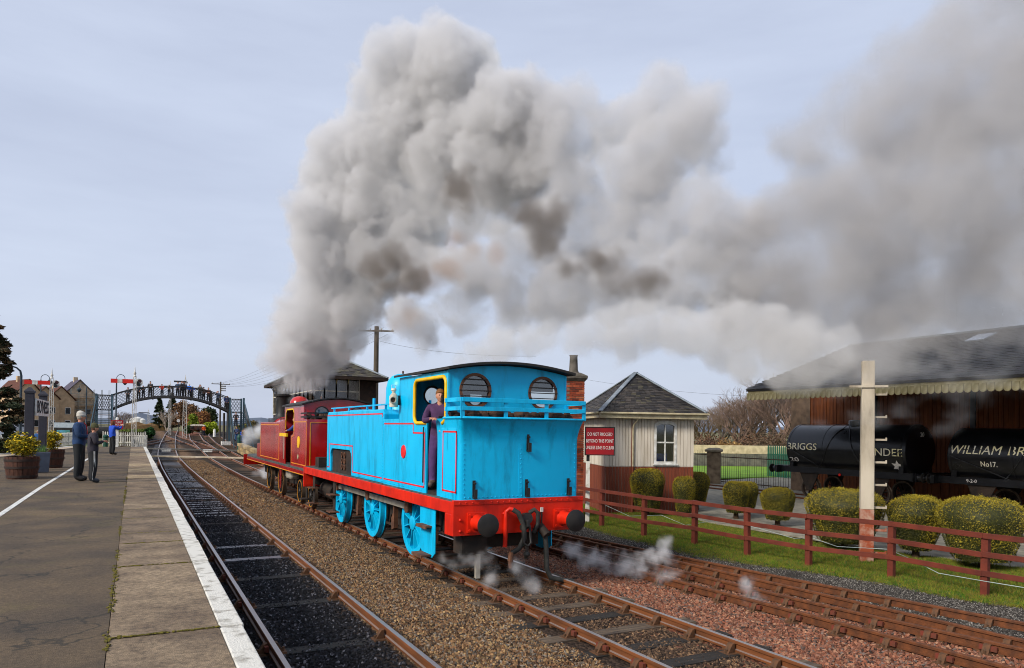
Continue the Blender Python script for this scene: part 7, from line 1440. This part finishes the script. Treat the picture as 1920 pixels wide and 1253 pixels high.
for x in np.linspace(-3.2, 5.6, 7): 
    for y in (-7.0, -5.8): b = MB(); b.cyl((x, y, 0), (x, y, Hs + 1.6), .05, n=6); b.build('upright', M_tubeS, sc)
for k in range(4):
    z = 1.9 + k * 1.7; b = MB(); b.bx(-3.3, 5.7, -6.9, -5.9, z, z + .09); b.build('plank_deck', mat('scaffold_plank', '9a7a52', '7d6242', scale=3, rough=.9), sc)
    for zz in (z + .5, z + 1.0): b = MB(); b.cyl((-3.3, -7.0, zz), (5.7, -7.0, zz), .04, n=6); b.build('guard_rail', M_tubeS, sc)
# ------------------------------------------------------------------ planting and distance
p = atd(-26, 800, 34); p.z = .9; leaf_tree('dark shaggy conifer beside the tan houses', p, atd(-26, 560, 34).z - .9, 4.0, 5, ('1e2a14', '2c3318', '40341c', '5a4428'), 20000, .13, shape='cone', trunk=.06, name='conifer')
far = [('dark pine standing among the trees past the footbridge', 298, 745, 805, 20, 'cone', ('202c18', '2c3a1e', '3a4624'), 165), ('tall dark pine at the middle of the far wood', 322, 738, 802, 22, 'cone', ('1c2814', '26341a', '33401f'), 170), ('brown leafless wood behind the pale lattice signal', 345, 748, 806, 44, 'round', ('6a4c34', '5a4030', '7a5a3c', '80603c'), 160), ('russet thicket behind the parked wagon', 372, 768, 812, 42, 'round', ('7a4c2c', '8a5a30', '6a4428', '94682e'), 140), ('spreading dark green pine above the russet thicket', 388, 760, 795, 34, 'round', ('26340f', '34441a', '202c10'), 150), ('bright yellow-green bush beside the parked wagon', 395, 792, 818, 24, 'round', ('8a9a1c', 'a8b026', '6a7e18'), 122), ('dark clipped green hedge next to the parked wagon', 352, 797, 816, 12, 'round', ('2a4a14', '345818', '22400f'), 118), ('lime green shrub in front of the russet thicket', 362, 774, 800, 14, 'round', ('7a8a20', '94a02a', '5e7018'), 135), ('green laurel bush past the picket fence', 280, 800, 820, 14, 'round', ('1e4a1c', '2a5a22', '183c14'), 92), ('scrubby brown bush beside the footbridge stairs', 470, 790, 815, 26, 'round', ('5e5a30', '6b5a34', '4c4a24'), 120), ('low olive bush behind the footbridge columns', 455, 796, 818, 22, 'round', ('6a6a2a', '7a6a3a', '54561f'), 110)]
for i, (lb, px, y0, y1, wpx, sh, cols, D) in enumerate(far):
    p = atd(px, y1, D); base = min(p.z, gh(p.x, p.y) + .2); p.z = base; leaf_tree(lb, p, atd(px, y0, D).z - base, wpx * 1.35 * D / F_PX, 100 + i, cols, 5200, .34 if D > 130 else .22, shape=sh, trunk=.06 if sh == 'cone' else .04, name='pine_tree' if sh == 'cone' else 'shrub', cat='tree' if 'pine' in lb or 'wood' in lb else 'bush')
p = atd(229, 800, 130); p.z = 1.0; twig_tree('bare round-headed tree behind the warning notice', p, atd(229, 752, 130).z - 1, 1.0, 77, col='6a5c54', col2='8a7a70', depth=6, start=.27)
p = atd(313, 800, 150); p.z = 1.0; twig_tree('slender bare birch between the two pines', p, atd(313, 752, 150).z - 1, .6, 78, col='8a7c70', col2='a89a8c', depth=5)
p = atd(519, 790, 44); p.z = -.3; twig_tree('small bare bush beside the maroon engine chimney', p, 4.0, .9, 79, col='5c5040', col2='6f6450', depth=4)
def hedge(label, p, q, h, d, cols, seed, n=5000, ls=.16):
    rnd = random.Random(seed); t = thing('hedge', label, 'hedge', p); v = q - p; a = v.normalized(); nn = Vector((-a.y, a.x, 0)); b = MB(); b.bar(Vector((0, 0, h * .42)), v + Vector((0, 0, h * .42)), d * .8, h * .84); b.build('inner_growth', mat('leaf_' + cols[0], cols[0], None, rough=.9), t)
    lf = MB()
    for k in range(n):
        u = rnd.random(); z = rnd.random() ** .6 * h * (1 + .12 * mnoise.noise((u * 14, seed, 0))); c = v * u + nn * (rnd.choice((-1, 1)) * d / 2 * rnd.uniform(.75, 1.08) if z < h * .85 else rnd.uniform(-1, 1) * d / 2) + Vector((0, 0, z)); ax = Vector((rnd.gauss(0, 1), rnd.gauss(0, 1), rnd.gauss(0, 1) + .5)).normalized(); bb = ax.cross(Vector((rnd.gauss(0, 1), rnd.gauss(0, 1), 1))).normalized(); s = ls * rnd.uniform(.5, 1.2)
        o = len(lf.v); lf.v += [tuple(c - bb * s * .4), tuple(c + ax * s), tuple(c + bb * s * .4)]; lf.f.append((o, o + 1, o + 2)); lf.m.append(rnd.randrange(len(cols)) if z < h * .8 else len(cols) - 1)
    lf.build('foliage', [mat('leaf_' + c, c, None, scale=2, rough=.85) for c in cols], t, fix=False, kind='stuff')
p, q = atd(226, 812, 84), atd(276, 812, 96); p.z = q.z = .6; hedge('long clipped hedge, brown with a green top, behind the picket fence', p, q, 1.35, 1.6, ('3a2a1a', '4c3820', '5a6a1e'), 3)
b = MB(); a, c = atd(225, 800, 135), atd(312, 800, 175); n = 24; vs = []
for i in range(n + 1):
    u = i / n; p = a.lerp(c, u)
    for j, (dy, dz) in enumerate(((-6, -.5), (-2, 1.35), (3, 1.9), (9, -.5))): vs.append((p.x, p.y + dy, gh(p.x, p.y) + dz * (.7 + .35 * mnoise.noise((u * 5, j, 0)) + .2)))
b.add(vs, [(i * 4 + j, (i + 1) * 4 + j, (i + 1) * 4 + j + 1, i * 4 + j + 1) for i in range(n) for j in range(3)]); tag(b.build('bank', mat('bank_bracken', '7d5a2c', '8f6a34', scale=.8, rough=1., bump=.8, bscale=6)), 'bracken-brown bank rising beside the curving track', kind='structure')
# parked wagon and worker beyond the bridge
p = atd(370, 814, 120); gz = zg(p.y) - .1; t = thing('open_wagon', 'rusty brown wagon with a pale sheeted top beyond the footbridge', 'wagon', (p.x, p.y, gz), -.06)
b = MB(); b.bx(-1.15, 1.15, -2.4, 2.4, .55, 1.25); b.build('body', mat('wagon_rust', '4a2c20', '2f1f18', scale=2, rough=.9), t, bevel=.03); b = MB(); b.plate([(-1.18, 1.25), (1.18, 1.25), (1.1, 1.45), (.6, 1.55), (-.6, 1.55), (-1.1, 1.45)], -2.42, 2.42, 'y'); b.build('sheet', M_cream, t); b = MB(); b.bx(-.1, .1, -2.5, -2.4, .6, .9); b.build('drawbar', M_black, t)
for s in (-1, 1):
    for y in (-1.4, 1.4): wheel_set(t, y, s * .75, .42, M_soot, 8)
    buffer(t, s * .865, -2.4, 1.0, -1, M_black)
person('worker in orange high-visibility coat beside the parked wagon', (atd(382, 814, 116).x, atd(382, 814, 116).y, zg(104) + .1), R(200), 1.75, POCKET, top='e85a18', legs='1c2430', hair='2a2018', hat='d8d8d8')
p = atd(334, 812, 118); t = thing('disc_signal', 'small white disc signal on a dark post', 'signal', (p.x, p.y, zg(p.y) - .2)); Hd = atd(334, 789, 118).z - zg(p.y) + .2; b = MB(); b.cyl((0, 0, 0), (0, 0, Hd), .06, n=8); b.build('post', M_black, t); b = MB(); b.lathe([(0, -.04), (.26, -.04), (.26, .04), (0, .04)], (0, -.08, Hd), 'y', 16); b.build('disc', M_white, t)
p = atg(448, 846); t = thing('post', 'short green post at the foot of the footbridge stairs', 'post', (p.x, p.y, zg(p.y) - .2)); Hd = atd(448, 818, (p - CAM).dot(FW)).z - p.z; b = MB(); b.lathe([(.17, 0), (.15, Hd), (.19, Hd), (.19, Hd + .2), (.08, Hd + .35), (0, Hd + .38)], (0, 0, 0), 'z', 12); b.build('shaft', MATS['bollard_green'], t, smooth=40)
a, c = atg(450, 848), atg(488, 868); t = thing('stone_wall', 'low buff stone wall beside the footbridge stair foot', 'wall', (0, 0, 0)); d = c - a; n = 9
for k in range(n):
    for j in range(3): b = MB(); u0, u1 = (k + .05 + .4 * (j % 2)) / n, (k + .95 + .4 * (j % 2)) / n; b.bar(a + d * u0 + Vector((0, 0, .12 + .3 * j)), a + d * u1 + Vector((0, 0, .12 + .3 * j)), .5 + random.uniform(-.05, .05), .27); b.build('stone', mat('buff_stone_%d' % ((k + j) % 3), ('8f7a54', '7a6848', 'a08a60')[(k + j) % 3], None, scale=4, rough=.95, bump=.5), t, bevel=.03)
p = atg(402, 818); t = thing('marker_post', 'squat white marker post by the siding', 'post', p); b = MB(); b.lathe([(.2, -.1), (.18, .9), (.12, 1.05), (0, 1.1)], (0, 0, 0), 'z', 12); b.build('shaft', M_white, t, smooth=40)
# storage tanks and hills
for i, px in enumerate((244, 258, 266)):
    p = atd(px, 795, 520); p.z = 0; t = thing('storage_tank', 'large white storage tank below the distant hills', 'tank', p, group='distant white storage tanks'); b = MB(); b.lathe([(2.4 + (i == 1) * 1.2, 0), (2.4 + (i == 1) * 1.2, 5.6 + (i == 1)), (1.4, 6.5 + (i == 1)), (0, 6.9 + (i == 1))], (0, 0, 0), 'z', 24); b.build('shell', M_white, t, smooth=40)
M_hill = mat('hill_haze_blue', '56606e', '485262', scale=.002, rough=1.)  # distance haze put into the hills' own blue-grey colour
def hills(label, D, pts, depth):
    b = MB(); vs = []; n = len(pts)
    for px, py in pts:
        a = atd(px, py, D); f = ray(px, py); f.z = 0; f.normalize(); q = a + f * depth
        vs += [(a.x - f.x * depth, a.y - f.y * depth, -5), tuple(a), (q.x, q.y, -5)]
    b.add(vs, [(i * 3 + j, (i + 1) * 3 + j, (i + 1) * 3 + j + 1, i * 3 + j + 1) for i in range(n - 1) for j in range(2)]); tag(b.build('hills', M_hill, fix=False), label, kind='structure')
hills('blue distant hills across the firth', 3600, [(-500, 785), (-200, 782), (0, 786), (120, 788), (200, 785), (235, 778), (262, 774), (290, 780), (330, 786), (400, 790), (440, 790), (470, 784), (490, 783), (520, 788), (600, 792), (800, 796), (1000, 800), (1250, 796), (1310, 786), (1345, 787), (1400, 798), (1600, 808), (1900, 812), (2300, 815)], 900)
# ================================================================== SMOKE AND STEAM
def vol_mat(name, col, dens, aniso=.15):
    M = bpy.data.materials.new(name); M.use_nodes = True; n = M.node_tree.nodes; l = M.node_tree.links; n.remove(n['Principled BSDF'])
    o = n['Material Output']; v = n.new('ShaderNodeVolumePrincipled'); v.inputs['Color'].default_value = (*col, 1); v.inputs['Anisotropy'].default_value = aniso
    v.inputs['Density Attribute'].default_value = ''
    a = n.new('ShaderNodeAttribute'); a.attribute_name = 'density'; m_ = n.new('ShaderNodeMath'); m_.operation = 'MULTIPLY'; m_.inputs[1].default_value = dens
    l.new(a.outputs['Fac'], m_.inputs[0]); l.new(m_.outputs[0], v.inputs['Density']); l.new(v.outputs[0], o.inputs['Volume'])
    return M
def smoke(label, spheres, material, voxel, rz=0., edge=.35, puff=((.75, .8), (.3, 2.0)), warp=(.5, .45), hollow=0., hscale=.4, seed=0., stretch=(1, 1, 1), fine=.45):
    """a plume: soft union of spheres (x, y, z, r), roughened into billows, held as a density grid"""
    radii = sorted({round(s[3], 2) for s in spheres}); q = []
    if len(radii) > 5: radii = list(np.quantile([s[3] for s in spheres], [.1, .3, .5, .7, .9]))
    cls = [int(np.argmin([abs(s[3] - r) for r in radii])) for s in spheres]
    O = Vector(np.mean([s[:3] for s in spheres], axis=0)); rot = Matrix.Rotation(-rz, 3, 'Z')
    loc = [rot @ (Vector(s[:3]) - O) for s in spheres]
    me = bpy.data.meshes.new('smoke'); me.from_pydata([tuple(p) for p in loc], [], [])
    at = me.attributes.new('cls', 'INT', 'POINT'); at.data.foreach_set('value', cls)
    o = bpy.data.objects.new('smoke', me); COL.objects.link(o); o.location = O; o.rotation_euler = (0, 0, rz)
    me.materials.append(material)
    pad = edge + sum(a for a, _ in puff) * .5 + warp[0] * .5
    mn = [min(p[k] - s[3] for p, s in zip(loc, spheres)) - pad for k in range(3)]; mxx = [max(p[k] + s[3] for p, s in zip(loc, spheres)) + pad for k in range(3)]
    g = bpy.data.node_groups.new('smoke_nodes', 'GeometryNodeTree')
    g.interface.new_socket('Geometry', in_out='INPUT', socket_type='NodeSocketGeometry'); g.interface.new_socket('Geometry', in_out='OUTPUT', socket_type='NodeSocketGeometry')
    n = g.nodes; l = g.links; gi = n.new('NodeGroupInput'); go = n.new('NodeGroupOutput')
    def math_(op, a, b_=None, c=None, clamp=False):
        x = n.new('ShaderNodeMath'); x.operation = op; x.use_clamp = clamp
        for i, q_ in enumerate((a, b_, c)):
            if q_ is None: continue
            if isinstance(q_, (int, float)): x.inputs[i].default_value = q_
            else: l.new(q_, x.inputs[i])
        return x.outputs[0]
    def vmath(op, a, b_=None, sc=None):
        x = n.new('ShaderNodeVectorMath'); x.operation = op
        l.new(a, x.inputs[0])
        if b_ is not None:
            if isinstance(b_, tuple): x.inputs[1].default_value = b_
            else: l.new(b_, x.inputs[1])
        if sc is not None: x.inputs['Scale'].default_value = sc
        return x.outputs[0]
    pos = n.new('GeometryNodeInputPosition').outputs[0]; sp = vmath('ADD', pos, (seed * 7.3, seed * 3.1, seed * 5.7)); sp = vmath('MULTIPLY', sp, stretch)
    nz = n.new('ShaderNodeTexNoise'); nz.inputs['Scale'].default_value = warp[1]; nz.inputs['Detail'].default_value = 3; l.new(sp, nz.inputs['Vector'])
    off = vmath('SCALE', vmath('SUBTRACT', nz.outputs['Color'], (.5, .5, .5)), sc=warp[0] * 2)
    wp = vmath('ADD', pos, off); wsp = vmath('ADD', sp, off)
    ca = n.new('GeometryNodeInputNamedAttribute'); ca.data_type = 'INT'; ca.inputs['Name'].default_value = 'cls'
    depth = None
    for k, r in enumerate(radii):
        if k not in cls: continue
        cmp_ = n.new('FunctionNodeCompare'); cmp_.data_type = 'INT'; cmp_.operation = 'EQUAL'; l.new(ca.outputs['Attribute'], cmp_.inputs[2]); cmp_.inputs[3].default_value = k
        se = n.new('GeometryNodeSeparateGeometry'); l.new(gi.outputs[0], se.inputs[0]); l.new(cmp_.outputs[0], se.inputs[1])
        px = n.new('GeometryNodeProximity'); px.target_element = 'POINTS'; l.new(se.outputs[0], px.inputs['Geometry']); l.new(wp, px.inputs['Sample Position'])
        d = math_('SUBTRACT', float(r), px.outputs['Distance']); depth = d if depth is None else math_('SMOOTH_MAX', depth, d, .25)
    for a, s in puff:
        vo = n.new('ShaderNodeTexVoronoi'); vo.inputs['Scale'].default_value = s; l.new(wsp, vo.inputs['Vector'])
        depth = math_('ADD', depth, math_('MULTIPLY', math_('SUBTRACT', .52, vo.outputs['Distance']), a))
    fn = n.new('ShaderNodeTexNoise'); fn.inputs['Scale'].default_value = 1.8 if fine > .25 else 6.; fn.inputs['Detail'].default_value = 6; fn.inputs['Roughness'].default_value = .66; l.new(sp, fn.inputs['Vector'])
    depth = math_('ADD', depth, math_('MULTIPLY', math_('SUBTRACT', fn.outputs['Fac'], .5), fine))
    dn = math_('DIVIDE', depth, edge, clamp=True)
    if hollow:
        hn = n.new('ShaderNodeTexNoise'); hn.inputs['Scale'].default_value = hscale; hn.inputs['Detail'].default_value = 6; hn.inputs['Roughness'].default_value = .62; l.new(wsp, hn.inputs['Vector'])
        mr = n.new('ShaderNodeMapRange'); mr.inputs[1].default_value = .38; mr.inputs[2].default_value = .62; mr.inputs[3].default_value = 1 - hollow; mr.inputs[4].default_value = 1.; l.new(hn.outputs['Fac'], mr.inputs[0])
        dn = math_('MULTIPLY', dn, mr.outputs[0])
    vc = n.new('GeometryNodeVolumeCube'); l.new(dn, vc.inputs['Density']); vc.inputs['Min'].default_value = mn; vc.inputs['Max'].default_value = mxx
    for k, ax in enumerate('XYZ'): vc.inputs['Resolution ' + ax].default_value = max(8, int((mxx[k] - mn[k]) / voxel))
    sm = n.new('GeometryNodeSetMaterial'); sm.inputs['Material'].default_value = material; l.new(vc.outputs[0], sm.inputs[0]); l.new(sm.outputs[0], go.inputs[0])
    md = o.modifiers.new('plume', 'NODES'); md.node_group = g
    return tag(o, label, kind='stuff')
# depth of the drifting plume: it leaves the maroon engine's chimney and blows back over the lawn
def DP(x): return 32.6 - (x - 530) * .0105
def blobs(lst, D=DP, jit=0., extra=0, rs=1.):
    o = []
    for x, y, r in lst:
        d = D(x) if callable(D) else D; R_ = r * d / F_PX * rs
        o.append((*atd(x, y, d + random.uniform(-jit, jit)), R_))
        for _ in range(extra):
            a = random.uniform(0, 6.28); q = random.uniform(.5, .95); s = random.uniform(.35, .6)
            o.append((*atd(x + math.cos(a) * r * q, y + math.sin(a) * r * q, d + random.uniform(-.7, .7) * R_), R_ * s))
    return o
random.seed(11)
PRZ = -(YAW) + math.atan2(-(DP(1920) - DP(530)) * -1, 23.) * 1.0
column = [(541, 738, 16), (545, 722, 24), (553, 700, 34), (560, 672, 48), (580, 640, 58), (590, 600, 66), (555, 610, 40), (615, 560, 76), (575, 540, 40), (640, 510, 84), (610, 470, 50), (665, 440, 96), (620, 400, 56), (590, 350, 44), (565, 335, 22), (690, 370, 100), (660, 300, 56), (640, 255, 32), (720, 290, 100), (700, 200, 50), (685, 160, 24), (770, 220, 100), (760, 140, 60), (800, 100, 36), (850, 130, 62), (850, 210, 96), (905, 130, 38), (940, 220, 76), (920, 300, 90), (830, 310, 100), (760, 400, 90), (700, 490, 60), (628, 620, 46), (598, 680, 34), (583, 712, 20), (680, 560, 44)]
middle = [(1390, 440, 50), (1330, 480, 60), (1380, 520, 60), (1000, 215, 56), (1040, 260, 76), (1075, 190, 34), (1110, 240, 50), (1000, 320, 84), (1180, 230, 56), (1250, 190, 56), (1280, 240, 62), (1230, 280, 66), (1180, 300, 50), (1300, 300, 40), (1090, 340, 50), (940, 370, 60), (1200, 360, 50), (870, 400, 50), (1010, 400, 40), (1290, 370, 46), (1240, 430, 56), (1150, 430, 60), (1050, 450, 60), (960, 460, 50), (880, 500, 46), (800, 500, 46), (760, 590, 34), (1340, 420, 60), (1170, 520, 70), (1280, 520, 76), (1060, 540, 60), (960, 560, 44), (860, 580, 36), (800, 620, 30)]
drift = [(1400, 480, 76), (1500, 270, 44), (1550, 230, 46), (1540, 310, 60), (1620, 190, 60), (1640, 270, 80), (1700, 130, 56), (1740, 210, 100), (1790, 60, 60), (1850, 130, 120), (1900, 40, 90), (1830, 270, 130), (1940, 260, 140), (1560, 400, 80), (1470, 400, 56), (1650, 400, 110), (1760, 400, 130), (1900, 420, 130), (1480, 500, 86), (1580, 520, 100), (1690, 530, 100), (1800, 530, 100), (1900, 520, 70), (1390, 570, 76), (1500, 600, 66), (1620, 620, 66), (1720, 620, 50), (1790, 610, 40), (2020, 380, 120), (2030, 150, 140), (1990, 0, 110), (2060, 540, 70)]
low = [(862, 672, 12), (885, 660, 20), (915, 655, 24), (950, 650, 27), (990, 642, 30), (1030, 640, 32), (1075, 632, 36), (1120, 626, 40), (1165, 628, 44), (1215, 622, 48), (1270, 616, 54), (1330, 620, 58), (1390, 628, 60), (1450, 630, 60), (1510, 640, 58), (1565, 650, 44), (1330, 670, 36), (1400, 685, 34), (1470, 690, 34), (1520, 690, 26)]
M_sm1 = vol_mat('smoke_pale', (.89, .882, .885), 1.35); M_sm2 = vol_mat('smoke_grey', (.86, .85, .855), 1.6); M_sm3 = vol_mat('smoke_drift', (.75, .735, .735), 1.05)
M_sm4 = vol_mat('smoke_cream', (.93, .915, .90), 1.7); M_sm5 = vol_mat('smoke_dark', (.36, .32, .29), 3.0); M_sm6 = vol_mat('smoke_wisp', (.92, .92, .92), .6); M_st = vol_mat('steam_white', (.99, .99, .99), 6.); M_sm7 = vol_mat('smoke_brown', (.66, .50, .40), 1.6)
BILLOW = ((.7, .7), (.4, 1.7), (.18, 4.2))
smoke('tall billowing pale grey smoke column rising from the maroon engine', blobs(column, jit=.3, extra=2, rs=1.16), M_sm1, .07, PRZ, .16, fine=.55, puff=BILLOW, warp=(.8, .4), seed=1)
smoke('grey smoke bank drifting above the blue engine cab', blobs(middle, jit=.5, extra=1, rs=1.34), M_sm2, .085, PRZ, .3, fine=.7, puff=BILLOW, warp=(.9, .4), hollow=.75, hscale=.7, seed=2)
smoke('broad darkening smoke drifting over the goods shed', blobs(drift, D=lambda x: 24.5 - (x - 1350) * .009, jit=.8, extra=1, rs=1.38), M_sm3, .1, PRZ, .42, fine=1.0, puff=((.8, .6), (.4, 1.5), (.2, 3.6)), warp=(1.1, .35), hollow=.9, hscale=.6, seed=3)
smoke('low cream roll of smoke trailing behind the blue cab roof', blobs(low, D=lambda x: 21.5 - (x - 850) * .0068, jit=.15, extra=1, rs=1.12), M_sm4, .065, PRZ, .18, fine=.4, puff=((.45, 1.0), (.22, 2.4), (.1, 5.5)), warp=(.5, .6), hollow=.35, seed=4)
dark = [(708, 612, 14), (704, 590, 20), (712, 560, 20), (705, 505, 30), (740, 490, 36), (770, 520, 32), (735, 540, 22), (860, 350, 34), (880, 380, 24), (1000, 405, 40), (1045, 410, 38), (1020, 440, 30), (1085, 510, 30), (1130, 490, 36), (1170, 520, 38), (1215, 520, 32), (1060, 500, 24)]
smoke('dark sooty patches hanging in the grey smoke', blobs(dark, D=lambda x: DP(x) - 4.6, jit=.2, extra=2, rs=1.1), M_sm5, .075, PRZ, .4, fine=.7, puff=((.5, .9), (.35, 2.0), (.15, 4.5)), warp=(.6, .6), hollow=.6, hscale=.8, seed=5)
brown = [(800, 530, 34), (840, 510, 30), (770, 560, 26), (860, 450, 28), (890, 470, 30), (930, 480, 26), (740, 620, 20), (760, 600, 22)]
smoke('brownish haze of smoke beside the sooty patches', blobs(brown, D=lambda x: DP(x) - 4.2, jit=.2, extra=2), M_sm7, .1, PRZ, .6, puff=((.5, .9), (.35, 2.0)), hollow=.6, hscale=.8, seed=6)
wisp = [(1480, 700, 40), (1560, 720, 40), (1640, 700, 40), (1720, 700, 40), (1800, 720, 46), (1880, 700, 40), (1540, 770, 24), (1700, 770, 30), (1780, 780, 26), (1620, 790, 24), (1860, 770, 24), (1300, 740, 18), (1240, 745, 18), (1600, 660, 44), (1640, 720, 26), (1650, 650, 46), (1700, 660, 44), (1760, 670, 44), (1830, 660, 40)]
smoke('thin wisps of smoke curling in front of the shed canopy', blobs(wisp, D=lambda x: 15.6, jit=.8, extra=2), M_sm6, .08, 0, .5, puff=((.6, .9), (.35, 2.2), (.15, 5)), warp=(.7, .7), hollow=.95, hscale=1.1, seed=7, stretch=(1, 1, 1.8))
# steam at the wheels and cylinder drains, lying just above the ballast
def steam(label, lst, D, seed): return smoke(label, blobs(lst, D=D, jit=.05, extra=3, rs=1.3), M_st, .03, 0, .16, puff=((.16, 3.), (.08, 8.)), warp=(.16, 2.), fine=.2, hollow=.95, hscale=2.4, seed=seed)
steam('small white steam puffs by the blue cab step', [(830, 1046, 7), (850, 1052, 9), (870, 1055, 12), (895, 1056, 16), (918, 1066, 18), (915, 1085, 10), (985, 1080, 15), (1000, 1098, 14), (975, 1066, 9)], lambda x: 12.9 - (x - 830) * .0105, 8)
steam('white steam blowing across the converging rails', [(1072, 1032, 16), (1100, 1050, 22), (1135, 1050, 16), (1170, 1055, 20), (1190, 1070, 22), (1215, 1050, 18), (1245, 1040, 16), (1250, 1075, 16), (1245, 1100, 12), (1150, 1065, 14), (1250, 1015, 9), (1405, 1100, 14), (1415, 1140, 16), (1420, 1165, 14)], lambda x: 15.2 - (x - 1072) * .0085, 9)
smoke('pale steam drifting beside the maroon engine front', blobs([(478, 815, 14), (470, 822, 12), (488, 805, 12), (483, 880, 10), (500, 885, 12), (540, 925, 8), (525, 915, 8)], D=36, jit=.2, extra=2), M_st, .07, 0, .3, puff=((.3, 1.6),), hollow=.8, hscale=1.2, seed=10)
